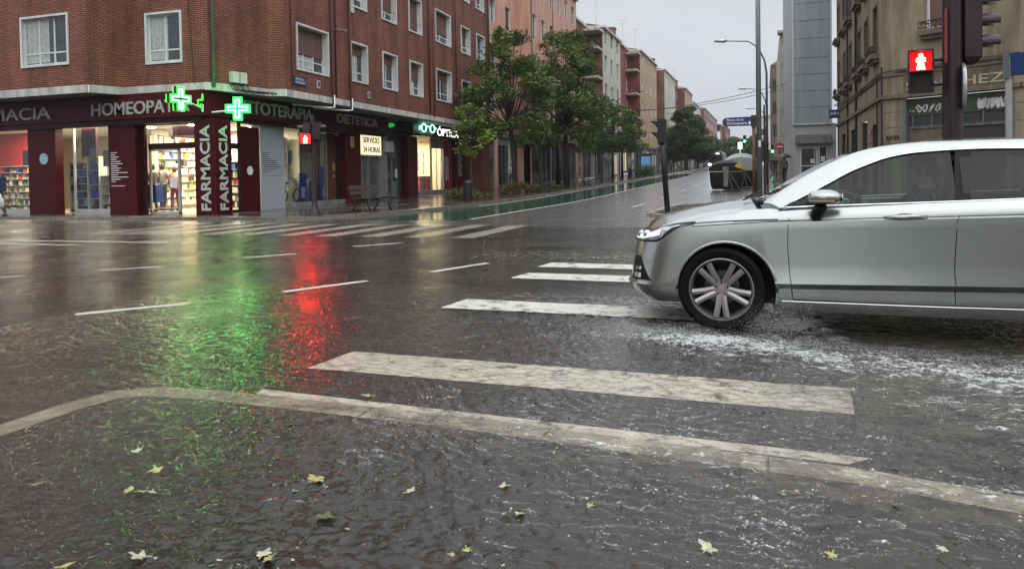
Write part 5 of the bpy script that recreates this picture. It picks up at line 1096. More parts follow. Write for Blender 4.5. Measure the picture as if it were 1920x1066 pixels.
GRNE = emis('green_lamp', (0.050, 1, 0.45), 12); REDS = emis('red_signal', (1.000, 0.05, 0.05), 9)
REDGLOW = emis('red_man_backplate', (1, .0004, .0004), 100, (.2, .0, .0))
REDSOFT = emis('red_man_soft_plate', (1, .0, .004), .75, (.2, .0, .0))
def ped_head(root, fr, u, z, w_, h_, d=0, red=True, plate=None):
    m = MB(); m.fbox(fr, u-w_/2, u+w_/2, d-.12, d, z-h_/2, z+h_/2); hd = m.build('signal_head', DMAR, root)
    q = w_*.42
    for k, zz in ((0, z+h_*.25), (1, z-h_*.25)):
        m = MB(); m.fbox(fr, u-q, u+q, d, d+.006, zz-q, zz+q); m.build('lens', (plate or REDGLOW) if (k == 0 and red) else LENSD, hd)
        m = MB(); m.fbox(fr, u-q-.02, u+q+.02, d, d+.1, zz+q, zz+q+.012); m.fbox(fr, u-q-.02, u-q, d, d+.09, zz-q*.3, zz+q); m.fbox(fr, u+q, u+q+.02, d, d+.09, zz-q*.3, zz+q); m.build('visor', DMAR, hd)
    if red:
        zz = z+h_*.25; m = MB(); s = q*.95
        m.ell(fr.p(u, d+.012, zz+s*.62), (s*.22, .012, s*.2), 12, 8)
        P_ = [(-.2, .42), (.2, .42), (.42, .3), (.46, -.1), (.3, -.12), (.26, -.2), (.42, -.92), (.08, -.92), (0, -.5), (-.08, -.92), (-.42, -.92), (-.26, -.2), (-.3, -.12), (-.46, -.1), (-.42, .3)]
        m.face([fr.p(u+a*s, d+.02, zz+b*s) for a, b in P_])
        m.build('red_man', REDM, hd)
    return hd
def veh_head(root, fr, u, z, d=0, n=3, lit=None, s=.3):
    h_ = s*n+.1; m = MB(); m.fbox(fr, u-s*.55, u+s*.55, d-.2, d, z-h_/2, z+h_/2)
    m.hexa([fr.p(u-s*.55, d-.2, z-h_/2), fr.p(u+s*.55, d-.2, z-h_/2), fr.p(u+s*.55, d, z-h_/2), fr.p(u-s*.55, d, z-h_/2), fr.p(u-s*.3, d-.16, z-h_/2-.08), fr.p(u+s*.3, d-.16, z-h_/2-.08), fr.p(u+s*.3, d-.05, z-h_/2-.08), fr.p(u-s*.3, d-.05, z-h_/2-.08)])
    hd = m.build('signal_head', DMAR, root)
    for i in range(n):
        zz = z+h_/2-.05-s*(i+.5); lens(hd, fr, u, zz, s*.36, d+.004, lit[1] if (lit and lit[0] == i) else LENSD)
        m = MB(); hood(m, fr, u, d, d+s*.85, zz, s*.4); m.build('visor', mat('visor_grey', (0.050, 0.04, 0.045), .3) if i == 0 else DMAR, hd)
def fdir(c, deg):
    a = R(deg); n_ = Vector((math.cos(a), math.sin(a), 0)); return Fr(c, (-n_.y, n_.x, 0), n_)
# right hand pole, close behind the car: normal of the red man faces the camera
tp = thing('traffic_light', 'tall traffic light with glowing red man behind the silver car roof', 'traffic light', (2.320, 10.98, 0.12))
m = MB(); m.lathe((2.320, 10.98, 0), [(.17, .12), (.17, .2), (.115, .35), (.12, 1.0), (.12, 6.4), (0, 6.42)], 20); m.build('pole', DMAR, tp, smooth=True, auto=40)
fp = fdir((1.930, 10.85, 0), -100); ped_head(tp, fp, 0, 2.5, .3, .54, .06, plate=REDSOFT)
m = MB(); m.tube([(1.950, 10.92, 2.66), (2.300, 10.98, 2.66)], .025, 6); m.tube([(1.950, 10.92, 2.34), (2.300, 10.98, 2.34)], .025, 6); m.build('bracket', DMAR, tp)
fv = fdir((2.620, 11.05, 0), 8); veh_head(tp, fv, 0, 3.13, 0, 3, (2, emis('dim_green_lens', (0.020, 0.5, 0.3), .25)), .275)
m = MB(); m.tube([(2.320, 10.98, 2.62), (2.550, 11, 2.6), (2.550, 11.02, 2.68)], .03, 6); m.tube([(2.320, 10.98, 3.5), (2.550, 11.02, 3.5)], .03, 6); m.build('bracket', DMAR, tp)
m = MB(); fd = fdir((2.430, 10.93, 2.3), 172); rows = [[fd.p(r_*math.cos(i*math.pi/16), d, r_*math.sin(i*math.pi/16)) for i in range(33)] for r_, d in ((0, .02), (.285, .02), (.3, .0), (.285, -.02), (0, -.02))]; m.grid(rows); 
ds = m.build('round_sign', ALU, tp, smooth=True, auto=30)
m = MB(); m.fbox(fdir((2.240, 10.88, 0), -100), -.03, .0, 0, .03, 2.6, 3.3); m.build('red_reflection_strip', mat('red_reflection', (0.250, 0.02, 0.03), .4), tp)  # red strip painted on as the signal's reflection along the pole edge
# street name post on the right edge
sp = thing('street_sign_post', 'slim steel post with small blue street name plate at the right edge', 'street sign', (3.760, 14, 0.12))
m = MB(); m.lathe((3.760, 14, 0), [(.05, .12), (.05, 3.02), (0, 3.03)], 12); m.build('pole', mat('post_grey', (.2, .19, .17), .5, var=.2), sp, smooth=True)
f_ = fdir((3.760, 14, 0), -115); m = MB(); m.fbox(f_, .0, .55, -.02, .04, 2.72, 3.08); pt = m.build('name_plate', BLUE, sp); m = MB(); m.fbox(f_, -.07, .02, -.04, .06, 2.68, 3.12); m.build('clamp', GREYD, sp)
# left traffic light in front of the pharmacy
tl = thing('traffic_light', 'traffic light with red man on the pavement corner before the pharmacy', 'traffic light', (-12.805, 18.95, 0.12))
m = MB(); m.lathe((-12.805, 18.95, 0), [(.2, .12), (.2, .15), (.11, .3), (.07, .6), (.06, 3.1), (0, 3.12)], 16); m.build('pole', DMAR, tl, smooth=True, auto=40)
fp = fdir((-12.945, 18.76, 0), -55); ped_head(tl, fp, 0, 2.27, .32, .54, .06)
for dx, an in ((-.16, -160), (.22, 15)):
    fv = fdir((-12.85+dx, 18.95+dx*.35, 0), an); veh_head(tl, fv, 0, 2.66, .05, 2, None, .21)
m = MB(); m.tube([(-13.005, 18.9, 2.7), (-12.555, 19.05, 2.7)], .03, 6); m.build('bracket', DMAR, tl)
# leaning black post on the far right corner
bp_ = thing('pedestrian_signal', 'leaning black pedestrian signal post in front of the silver car bonnet', 'traffic light', (-2.505, 20.2, 0.12))
ft = Vector((-2.505, 20.2, 0.1)); tpp = Vector((-2.675, 20.2, 2.75))
m = MB(); m.tube([ft, tpp], .075, 10); m.build('pole', BLACK, bp_, smooth=True)
f_ = fdir((tpp.x-.02, tpp.y, 0), 178)
m = MB(); m.fbox(f_, -.15, .15, -.16, .02, 2.05, 2.68); hd = m.build('signal_head', BLACK, bp_)
for zz in (2.5, 2.2):
    lens(hd, f_, 0, zz, .09, .025, LENSD); m = MB()
    m.hexa([f_.p(-.12, .02, zz-.1), f_.p(.12, .02, zz-.1), f_.p(.12, .02, zz+.13), f_.p(-.12, .02, zz+.13), f_.p(-.12, .1, zz+.02), f_.p(.12, .1, zz+.02), f_.p(.12, .24, zz+.14), f_.p(-.12, .24, zz+.14)]); m.build('visor', BLACK, hd)
# concrete pole, street name sign, lamps
lp = thing('utility_pole', 'tall grey pole beside the blue street name sign', 'pole', (-.26, 35.9, gz(36)+.12))
m = MB(); m.tube([(-0.260, 35.9, 0.1), (-0.260, 35.9, 14)], [.125, .10], 14); m.build('pole', mat('galvanised_grey', (0.220, 0.235, 0.23), .5, var=.2, stain=.3), lp, smooth=True)
m = MB(); m.fbox(fdir((-0.260, 35.9, 0), -80), -.05, .06, .11, .13, 2.35, 2.65); m.build('sticker', SIGNW, lp)
m = MB(); m.tube([(-0.020, 36.2, 0.1), (-0.020, 36.2, 4.3)], .04, 8); m.build('cable_duct', BLACKP, lp)
ss = thing('street_name_sign', 'blue rounded sign for the promenade on a rusty post', 'street sign', (-0.500, 36, 0.2))
m = MB(); m.tube([(-0.480, 36, 0.1), (-0.480, 36, 3.8)], .085, 10); m.build('post', mat('rusty_post', (0.160, 0.085, 0.06), .6, var=.3), ss, smooth=True)
f_ = Fr((-0.480, 35.9, 0), (1.000, 0.05, 0), (0.050, -1, 0)); m = MB(); m.fbox(f_, -.12, .12, -.1, .04, 3.28, 3.82); m.build('clamp', BLACKP, ss)
m = MB(); P_ = [(-.1, 3.34), (-.1, 3.76), (-1.2, 3.74)]+[(-1.2-.2*math.sin(math.pi*i/10), 3.54+.2*math.cos(math.pi*i/10)) for i in range(11)]+[(-1.2, 3.34)]
m.face([f_.p(a, .05, b) for a, b in P_]); m.face([f_.p(a, 0, b) for a, b in P_][::-1]); m.grid([[f_.p(a, 0, b) for a, b in P_], [f_.p(a, .05, b) for a, b in P_]], closed=True); pt = m.build('name_plate', BLUE, ss)
text('Paseo de la', f_, -1.2, -.45, 3.58, 3.69, .05, .006, SIGNW, 'lettering', pt, .01); text('Zumaquera', f_, -1.22, -.3, 3.39, 3.53, .05, .006, SIGNW, 'lettering', pt, .02)
m = MB(); m.face([f_.p(-0.240, 0.056, 3.4), f_.p(-0.140, 0.056, 3.4), f_.p(-0.140, 0.056, 3.52), f_.p(-0.190, 0.056, 3.56), f_.p(-0.240, 0.056, 3.52)]); m.build('emblem', SIGNW, pt)
def lamp(x, y, h, label, arm=3.0, lit=False, r0=.09):
    z = gz(y)+.12; t_ = thing('street_lamp', label, 'street lamp', (x, y, z), 'curved arm street lamps')
    pts = [(x, y, z), (x, y, z+h-2.2), (x-.12, y, z+h-1.4), (x-.5, y, z+h-.55), (x-1.1, y, z+h-.12), (x-arm+.4, y, z+h)]
    m = MB(); m.tube(pts, [r0, r0*.75, r0*.62, r0*.5, r0*.42, r0*.35], 8); m.build('pole', GREYD, t_, smooth=True)
    m = MB(); m.tube([(x-arm+.5, y, z+h), (x-arm+.3, y, z+h+.02), (x-arm-.3, y, z+h+.05)], [.05, .13, .08], 8); m.build('lamp_head', ALU, t_, smooth=True)
lamp(.13, 50, 9.3, 'nearest curved arm street lamp, just right of the tall grey pole', 2.9)
lamp(.2, 84, 9.2, 'second curved arm street lamp down the right pavement', 2.6, r0=.1); lamp(.2, 118, 9.2, 'third curved arm street lamp down the right pavement', 2.6, r0=.11); lamp(.2, 152, 9.2, 'farthest curved arm street lamp on the right pavement', 2.6, r0=.11)
for (x, y, z, dx, lab) in ((-15.8, 82, 9.2, 2.6, 'wall mounted lamp arm on the white balcony house'), (-15.8, 112, 9.0, 2.6, 'wall mounted lamp arm on the tan house')):
    m = MB(); m.tube([(x, y, z), (x+dx*.5, y, z+.9), (x+dx, y, z+1.05)], .04, 6); m.ell((x+dx+.25, y, z+1.05), (0.350, 0.15, 0.07)); tag(m.build('wall_lamp', GREYD), lab, 'lamp')
for (a, b, sag, lab) in (((-15.955, 84, 8.2), (2.000, 70, 9), .5, 'lower overhead cable crossing the street'), ((-15.955, 96, 9.4), (1.600, 81, 9.6), .5, 'upper thin overhead cable crossing the street')):
    a, b = Vector(a), Vector(b); m = MB(); m.tube([a.lerp(b, t_/12)-Vector((0, 0, sag*4*(t_/12)*(1-t_/12))) for t_ in range(13)], .03 if sag else .02, 4); tag(m.build('overhead_cable', BLACKP), lab, 'cable')
# containers
def container(label, x, y, mt_lid, sx=.9, flap=False, hl=.62):
    z = gz(y); t_ = thing('waste_container', label, 'waste container', (x, y, z), 'large street waste containers')
    m = MB(); prof = [(-.62, .1), (-.74, .3), (-.8, .7), (-.82, 1.05)]
    rows = []
    for k, zz in ((.82, .1), (.92, .28), (.98, .7), (1.0, 1.08)): rows.append([(x+sx*k*cx_, y+.62*k*cy_, z+zz) for cx_, cy_ in ((-1, -1), (-.9, -1.05), (0, -1.1), (.9, -1.05), (1, -1), (1.04, 0), (1, 1), (0, 1.05), (-1, 1), (-1.04, 0))])
    m.grid(rows, closed=True); m.face(rows[0][::-1]); m.build('body', BLACKC, t_, smooth=True, auto=35)
    m = MB(); rows = []
    for i in range(13):
        a = math.pi*i/12; rows.append([(x-sx*1.04*math.cos(a), y-.66+1.32*j/8, z+1.1+hl*math.sin(a)**.8*(1-.25*abs(j/4-1)**2)) for j in range(9)])
    m.grid(rows); 
    for j in (0, -1): m.face([r_[j] for r_ in rows])
    m.build('lid', mt_lid, t_, smooth=True, auto=50)
    m = MB(); m.fbox(WORLD, x-sx*1.02, x+sx*1.02, y-.72, y-.69, z+1.05, z+1.085); m.build('yellow_band', GOLD, t_)
    m = MB(); m.box(x-.12, x+.12, y-.75, y-.69, z+.25, z+1.2); m.box(x-.16, x+.16, y-.78, y-.7, z+1.12, z+1.35); m.build('pedal_column', mat('worn_grey', (0.200, 0.2, 0.18), .6, var=.4), t_)
    for sx_ in (.35, .75): 
        m = MB(); m.tube([(x+.05+.2*sx_, y-.73, z+1.0), (x+sx_*.95, y-.76, z+.12)], .03, 5); m.build('strut', GREYD, t_)
    if flap:
        m = MB(); m.hexa([(x+.45, y-.7, z+1.35), (x+.95, y-.7, z+1.15), (x+.95, y-.66, z+1.15), (x+.45, y-.66, z+1.35), (x+.72, y-.72, z+1.62), (x+.98, y-.72, z+1.25), (x+.98, y-.68, z+1.25), (x+.72, y-.68, z+1.62)]); m.build('yellow_flap', mat('yellow_flap', (0.600, 0.42, 0.05), .5), t_)
BLACKC = mat('container_black', (.008, .008, .008), .5, var=.3, spec=.3)
container('nearest black container with yellow band and flap standing in the flooded road', -2.05, 42.8, BLACKC, .88, True)
container('black container with pale domed lid right behind the nearest one', -1.35, 46.2, mat('pale_lid', (.34, .36, .35), .5, var=.15), 1.1, hl=1.0)
container('third container half hidden behind the pale lidded one', -1.7, 51.0, GREYD, .95)
# benches
def bench(label, x, y, rz):
    z = gz(y)+.12; t_ = thing('park_bench', label, 'bench', (0.000, 0, 0), 'dark benches on the pavement')
    for i in range(4):
        m = MB(); m.box(-.28+i*.14, -.17+i*.14, -1.0, 1.0, .42, .455); m.build('seat_slat', WOOD, t_)
    for i in range(2):
        m = MB(); m.hexa([(-.33-.04*i, -1, .55+.17*i), (-.29-.04*i, -1, .55+.17*i), (-.29-.04*i, 1, .55+.17*i), (-.33-.04*i, 1, .55+.17*i), (-.37-.04*i, -1, .68+.17*i), (-.33-.04*i, -1, .68+.17*i), (-.33-.04*i, 1, .68+.17*i), (-.37-.04*i, 1, .68+.17*i)]); m.build('back_slat', WOOD, t_)
    for yy in (-.75, .75):
        m = MB(); m.tube([(.3, yy, 0), (.2, yy, .2), (.26, yy, .4)], [.03, .025, .03], 6); m.tube([(-.36, yy, 0), (-.2, yy, .25), (-.3, yy, .45), (-.42, yy, .86)], [.03, .025, .03, .02], 6); m.tube([(.28, yy, .4), (-.3, yy, .4)], .025, 6); m.tube([(.24, yy, .2), (0, yy, .33), (-.2, yy, .25)], .018, 6); m.build('leg', BLACK, t_, smooth=True)
    t_.location = (x, y, z); t_.rotation_euler = (0, 0, rz)
bench('dark bench on the wet pavement before the night service hatch', -12.55, 22.0, R(2)); bench('dark bench further on between the big trees', -12.6, 52.6, 0); bench('small dark bench on the right pavement before the pale block', 1.2, 68, R(180))
def bin_(label, x, y):
    z = gz(y)+.12; t_ = thing('litter_bin', label, 'bin', (x, y, z), 'black litter bins')
    m = MB(); m.lathe((x, y, z), [(0, .03), (.19, .03), (.21, .1), (.23, .7), (.2, .72), (.19, .7)], 18); m.build('body', BLACKP, t_, smooth=True, auto=40)
    m = MB(); m.lathe((x, y, z), [(.215, .74), (.225, .78), (.2, .86), (.1, .91), (0, .92)], 18); m.build('lid', BLACK, t_, smooth=True)
    m = MB(); m.tube([(x-.2, y, z+.7), (x-.21, y, z+.84), (x, y, z+.9)], .015, 5); m.build('handle', ALU, t_)
bin_('black litter bin at the kerb by the youngest tree', -12.75, 30.9); bin_('black litter bin further on before the white balcony house', -12.5, 72.0)
# bus shelter
bs = thing('bus_shelter', 'bus shelter with a blue lit poster panel on the left pavement', 'bus shelter', (-12.5, 84, gz(84)+.12)); zb = gz(84)+.12
m = MB(); m.box(-13.6, -11.7, 82.4, 87, zb+2.3, zb+2.45); m.build('roof', GREYD, bs)
for x, y in ((-13.4, 82.6), (-13.4, 86.8), (-11.95, 86.8)):
    m = MB(); m.box(x-.05, x+.05, y-.05, y+.05, zb, zb+2.3); m.build('post', GREYD, bs)
m = MB(); m.box(-13.2, -11.95, 82.45, 82.65, zb+.25, zb+2.2); pn = m.build('poster_case', BLACKP, bs)
m = MB(); m.box(-13.1, -12.05, 82.42, 82.45, zb+.4, zb+2.1); m.build('poster', emis('poster_blue', (0.120, 0.3, 0.55), .5, (0.050, 0.1, 0.2)), pn)
# small wayfinding posts: no entry sign far right, far traffic lights
t_ = thing('no_entry_sign', 'small red no entry sign on a dark post by the right pavement', 'traffic sign', (1.25, 70, gz(70)+.12)); z = gz(70)
m = MB(); m.tube([(1.25, 70, z), (1.25, 70, z+3.2)], .05, 6); m.build('post', BLACKP, t_)
m = MB(); m.lathe((1.25, 69.9, z+2.75), [(0, -.03), (.33, -.03), (.33, 0), (0, 0)], 20, 'y'); sg = m.build('disc', mat('sign_red', (0.450, 0.02, 0.025), .4), t_); m = MB(); m.box(1.0, 1.5, 69.85, 69.87, z+2.69, z+2.81); m.build('bar', SIGNW, sg)
def far_tl(label, x, y, h, col, bar=None):
    z = gz(y); t_ = thing('far_traffic_light', label, 'traffic light', (x, y, z), 'far traffic lights down the street'); m = MB(); m.tube([(x, y, z), (x, y, z+h)], .08, 6)
    if bar: m.tube([(x, y, z+h), (x+bar, y, z+h)], .06, 6)
    m.build('pole', BLACKP, t_); xx = x+(bar or 0)
    m = MB(); m.box(xx-.2, xx+.2, y-.3, y-.1, z+h-.5, z+h+.5); hd = m.build('signal_head', BLACKP, t_)
    m = MB(); m.ell((xx, y-.34, z+h+(.3 if col is REDS else -.3)), (0.150, 0.04, 0.15)); m.build('lens', col, hd)
far_tl('far green traffic light hanging on a long arm over the road', .2, 105, 4.4, GRNE, -2.8); far_tl('green traffic light at the right pavement edge', .9, 100, 2.9, GRNE); far_tl('far red traffic light over the road', -.8, 125, 4.2, REDS)
m = MB(); zz = gz(118); m.tube([(-3.6, 118, zz), (-3.6, 118, zz+3.4)], .06, 6); m.box(-3.95, -3.25, 117.9, 118.1, zz+3.2, zz+4.3); tag(m.build('lit_clock_sign', emis('pale_sign', (0.900, 1, 0.95), .8)), 'small pale lit totem sign above the containers', 'sign')
# bus
by = 136.0; bz = gz(by); bus = thing('city_bus', 'oncoming city bus with bright headlights far down the street', 'bus', (-8.3, by+5, bz)); X0, X1 = -9.75, -6.95
m = MB()
def rr_(y, k): return [(X0+k, y, bz+.35), (X1-k, y, bz+.35), (X1-k*.5, y, bz+1.2), (X1-k*.5-.1, y, bz+2.7-k), (X1-.35-k, y, bz+3.1-k), (X0+.35+k, y, bz+3.1-k), (X0+k*.5+.1, y, bz+2.7-k), (X0+k*.5, y, bz+1.2)]
rows = [rr_(by, .08), rr_(by+.15, 0), rr_(by+11.5, 0), rr_(by+11.7, .1)]; m.grid(rows, closed=True); m.face(rows[0]); m.face(rows[-1][::-1]); m.build('body', mat('bus_paint', (0.200, 0.22, 0.24), .35, var=.1), bus)
m = MB(); m.box(X0+.25, X1-.25, by-.03, by-.01, bz+1.1, bz+2.45); m.build('windscreen', WIN, bus)
m = MB(); m.box(X0+.4, X1-.4, by-.04, by-.02, bz+2.55, bz+2.95); dsn = m.build('destination_display', BLACKP, bus)
text('1 COVARESA', Fr((0, by-.05, 0), (1.000, 0, 0), (0.000, -1, 0)), X0+.7, X1-.7, bz+2.62, bz+2.86, 0, .01, emis('led_text', (1.000, 0.95, 0.8), 3), 'lettering', dsn)
for x in (X0+.4, X1-.4):
    m = MB(); m.ell((x, by-.05, bz+.8), (0.260, 0.08, 0.2)); m.build('headlight', emis('headlight_lamp', (1.000, 0.98, 0.92), 10), bus)
    m = MB(); m.tube([(x-.15, by+2.3, bz+.5), (x+.15, by+2.3, bz+.5)], .5, 14); m.build('wheel', BLACK, bus)
# van / dark car beyond on right
def small_car(label, x, y, mt, name='parked_car'):
    z = gz(y); t_ = thing(name, label, 'car', (x, y, z), 'cars far down the street'); m = MB()
    sec = [(-2.055, 0.5, 0.75), (-1.855, 0.35, 0.95), (-0.955, 0.3, 1), (-0.400, 0.3, 1.42), (1.000, 0.3, 1.45), (1.800, 0.3, 1), (2.100, 0.4, 0.9)]
    rows = [[(x+s*.88, y+a, z+b), (x+s*.9, y+a, z+b+(c-b)*.5), (x+s*.62, y+a, z+c), (x-s*.62, y+a, z+c), (x-s*.9, y+a, z+b+(c-b)*.5), (x-s*.88, y+a, z+b)] for a, b, c in sec for s in (1,)]
    m.grid(rows, closed=True); m.face(rows[0]); m.face(rows[-1][::-1]); m.build('body', mt, t_, smooth=True, auto=30)
    for sx_ in (-1, 1):
        for yy in (-1.3, 1.3): m = MB(); m.tube([(x+sx_*.72, y+yy, z+.32), (x+sx_*.9, y+yy, z+.32)], .32, 14); m.build('wheel', BLACK, t_)
        m = MB(); m.ell((x+sx_*.6, y-2.08, z+.72), (0.160, 0.05, 0.08)); m.build('headlight', emis('far_headlight', (1.000, 0.95, 0.85), 3), t_)
    m = MB(); m.hexa([(x-.66, y-.98, z+1.02), (x+.66, y-.98, z+1.02), (x+.6, y-.45, z+1.38), (x-.6, y-.45, z+1.38), (x-.66, y-1.0, z+1.03), (x+.66, y-1.0, z+1.03), (x+.6, y-.47, z+1.39), (x-.6, y-.47, z+1.39)]); m.build('windscreen', WIN, t_)
small_car('dark car parked beyond the third container', -1.8, 62, BLACKP); small_car('grey car parked far beyond the containers', -1.9, 70, mat('grey_car', (0.100, 0.11, 0.12), .3)); small_car('dark car waiting by the far traffic light', -1.9, 88, BLACKP); small_car('dark car far up the street beside the bus', -4.6, 140, mat('blue_car', (0.030, 0.04, 0.07), .3))

# ------------------------------------------------------------------ silver car
def pchip(xs, ys):
    xs, ys = np.array(xs, float), np.array(ys, float); h = np.diff(xs); d = np.diff(ys)/h; m_ = np.zeros(len(xs))
    m_[0], m_[-1] = d[0], d[-1]
    for i in range(1, len(xs)-1):
        if d[i-1]*d[i] > 0: w1, w2 = 2*h[i]+h[i-1], h[i]+2*h[i-1]; m_[i] = (w1+w2)/(w1/d[i-1]+w2/d[i])
    def f(x):
        x = min(max(x, xs[0]), xs[-1]); i = min(max(int(np.searchsorted(xs, x, 'right'))-1, 0), len(h)-1); t = (x-xs[i])/h[i]
        return float((2*t**3-3*t*t+1)*ys[i]+(t**3-2*t*t+t)*h[i]*m_[i]+(-2*t**3+3*t*t)*ys[i+1]+(t**3-t*t)*h[i]*m_[i+1])
    return f
class Curve3:
    def __init__(s, P, ts=None):
        ts = ts or list(range(len(P))); s.f = [pchip(ts, [p[k] for p in P]) for k in range(3)]
    def __call__(s, t): return Vector((s.f[0](t), s.f[1](t), s.f[2](t)))
# feature lines, nose centre (t=0) round the corner, along the side to tail centre (t=11); x back, y out, z up
LN = [
 [(-0.655, 0, 0.2), (-0.635, 0.45, 0.2), (-0.542, 0.74, 0.205), (-0.360, 0.83, 0.215), (0.000, 0.84, 0.2), (0.420, 0.86, 0.19), (1.500, 0.87, 0.185), (2.400, 0.86, 0.19), (2.850, 0.85, 0.2), (3.400, 0.8, 0.24), (3.680, 0.5, 0.27), (3.760, 0, 0.28)],
 [(-0.795, 0, 0.27), (-0.775, 0.45, 0.275), (-0.665, 0.76, 0.285), (-0.420, 0.872, 0.275), (0.000, 0.88, 0.265), (0.420, 0.89, 0.255), (1.500, 0.895, 0.255), (2.400, 0.89, 0.265), (2.850, 0.89, 0.28), (3.400, 0.84, 0.33), (3.720, 0.5, 0.36), (3.820, 0, 0.37)],
 [(-0.815, 0, 0.335), (-0.795, 0.45, 0.34), (-0.685, 0.785, 0.35), (-0.430, 0.89, 0.35), (0.000, 0.895, 0.35), (0.420, 0.893, 0.355), (1.500, 0.892, 0.37), (2.400, 0.892, 0.385), (2.850, 0.9, 0.38), (3.400, 0.85, 0.42), (3.740, 0.5, 0.44), (3.840, 0, 0.45)],
 [(-0.785, 0, 0.37), (-0.765, 0.45, 0.375), (-0.655, 0.778, 0.39), (-0.425, 0.892, 0.39), (0.000, 0.912, 0.395), (0.420, 0.93, 0.398), (1.500, 0.936, 0.418), (2.400, 0.928, 0.43), (2.850, 0.91, 0.43), (3.420, 0.86, 0.48), (3.760, 0.5, 0.5), (3.850, 0, 0.5)],
 [(-0.785, 0, 0.52), (-0.755, 0.45, 0.52), (-0.635, 0.775, 0.53), (-0.420, 0.9, 0.56), (0.000, 0.912, 0.57), (0.420, 0.899, 0.55), (1.500, 0.902, 0.57), (2.400, 0.912, 0.6), (2.850, 0.925, 0.64), (3.450, 0.88, 0.62), (3.800, 0.5, 0.6), (3.880, 0, 0.6)],
 [(-0.755, 0, 0.66), (-0.725, 0.45, 0.67), (-0.610, 0.76, 0.68), (-0.420, 0.888, 0.7), (0.000, 0.918, 0.765), (0.420, 0.921, 0.8), (1.500, 0.926, 0.83), (2.400, 0.922, 0.85), (2.850, 0.91, 0.86), (3.450, 0.87, 0.85), (3.780, 0.5, 0.82), (3.850, 0, 0.82)],
 [(-0.735, 0, 0.7), (-0.705, 0.45, 0.715), (-0.598, 0.745, 0.735), (-0.400, 0.868, 0.8), (0.000, 0.902, 0.843), (0.420, 0.91, 0.862), (1.500, 0.916, 0.89), (2.400, 0.912, 0.92), (2.850, 0.895, 0.94), (3.450, 0.85, 0.93), (3.740, 0.5, 0.9), (3.800, 0, 0.9)],
 [(-0.725, 0, 0.715), (-0.695, 0.45, 0.732), (-0.588, 0.735, 0.752), (-0.390, 0.845, 0.815), (0.000, 0.876, 0.858), (0.420, 0.884, 0.876), (1.500, 0.89, 0.904), (2.400, 0.889, 0.934), (2.850, 0.88, 0.957), (3.430, 0.84, 0.95), (3.720, 0.5, 0.92), (3.780, 0, 0.92)],
 [(-0.655, 0, 0.765), (-0.625, 0.45, 0.785), (-0.535, 0.7, 0.8), (-0.340, 0.79, 0.865), (0.000, 0.8, 0.935), (0.420, 0.832, 0.962), (1.500, 0.845, 1), (2.400, 0.842, 1.04), (2.850, 0.825, 1.06), (3.400, 0.76, 1.06), (3.620, 0.5, 1.05), (3.680, 0, 1.05)]]
LC = [Curve3(p) for p in LN]
HOOD = pchip([-.66, -.5, -.3, 0, .25, .45], [.765, .865, .92, .975, 1.005, 1.01])
CY = 6.805; CX = -.33
def W(p, side=1): return Vector((CX+p.x, CY-side*p.y, p.z))
ts = []
for i in range(11):
    n = (7, 7, 8, 8, 9, 14, 10, 8, 8, 6, 6)[i]; ts += [i+k/n for k in range(n)]
ts += [11.0]; ts = sorted(set(ts) | {5.001, 8.9, 8.901})
def section(t):
    P_ = []
    for a, b in zip(LC, LC[1:]):
        pa_, pb_ = a(t), b(t)
        P_ += [pa_] if b is not LC[-1] else [pa_, pa_.lerp(pb_, .5)+Vector((0, .008, .006))]
    e = LC[-1](t); P_.append(e)
    if t <= 5.0:
        x_in = e.x; zc = HOOD(min(x_in+.05, .42)); 
        for k in (.88, .7, .5, .25, 0): P_.append(Vector((e.x+(1-k)*.0, e.y*k, e.z+(zc-e.z)*(1-k**2.2)+.012*math.sin(math.pi*k)*(1 if t > 2 else t/2))))
    elif t < 8.9:
        for y_, z_ in ((e.y-.05, e.z-.02), (e.y-.08, .6), (e.y-.1, .40), (.3, .36), (0, .36)): P_.append(Vector((e.x, y_, z_)))
    else:
        for k in (.88, .7, .5, .25, 0): P_.append(Vector((e.x, e.y*k, e.z+.01*(1-k))))
    return P_
PAINTM = None
def carpaint():
    m, t, b = newmat('silver_paint'); L = t.links.new
    b.inputs['Base Color'].default_value = (.36, .385, .37, 1); b.inputs['Metallic'].default_value = .9; b.inputs['Roughness'].default_value = .34
    b.inputs['Coat Weight'].default_value = .9; b.inputs['Coat Roughness'].default_value = .06
    tc = N(t, 'ShaderNodeTexCoord'); nz = N(t, 'ShaderNodeTexNoise'); nz.inputs['Scale'].default_value = 900; L(tc.outputs['Object'], nz.inputs['Vector'])
    v = N(t, 'ShaderNodeTexVoronoi'); v.inputs['Scale'].default_value = 95; L(tc.outputs['Object'], v.inputs['Vector'])
    mr = N(t, 'ShaderNodeMapRange'); mr.inputs['From Min'].default_value = 0.0; mr.inputs['From Max'].default_value = .28; mr.inputs['To Min'].default_value = 1; mr.inputs['To Max'].default_value = 0; L(v.outputs['Distance'], mr.inputs['Value'])
    bp = N(t, 'ShaderNodeBump'); bp.inputs['Strength'].default_value = .22; bp.inputs['Distance'].default_value = .0015; L(mr.outputs[0], bp.inputs['Height']); L(bp.outputs[0], b.inputs['Coat Normal'])
    n2 = N(t, 'ShaderNodeTexNoise'); n2.inputs['Scale'].default_value = 2.2; n2.inputs['Detail'].default_value = 6; L(tc.outputs['Object'], n2.inputs['Vector'])
    m2 = N(t, 'ShaderNodeMapRange'); m2.inputs['To Min'].default_value = .2; m2.inputs['To Max'].default_value = .32; L(n2.outputs['Fac'], m2.inputs['Value']); L(m2.outputs[0], b.inputs['Roughness'])
    return m
SILV = carpaint()
CHR = mat('chrome_trim', (.75, .76, .77), .12, metal=1.0, var=.05); RUB = mat('black_trim', (.006, .006, .006), .45, var=.2, spec=.2)
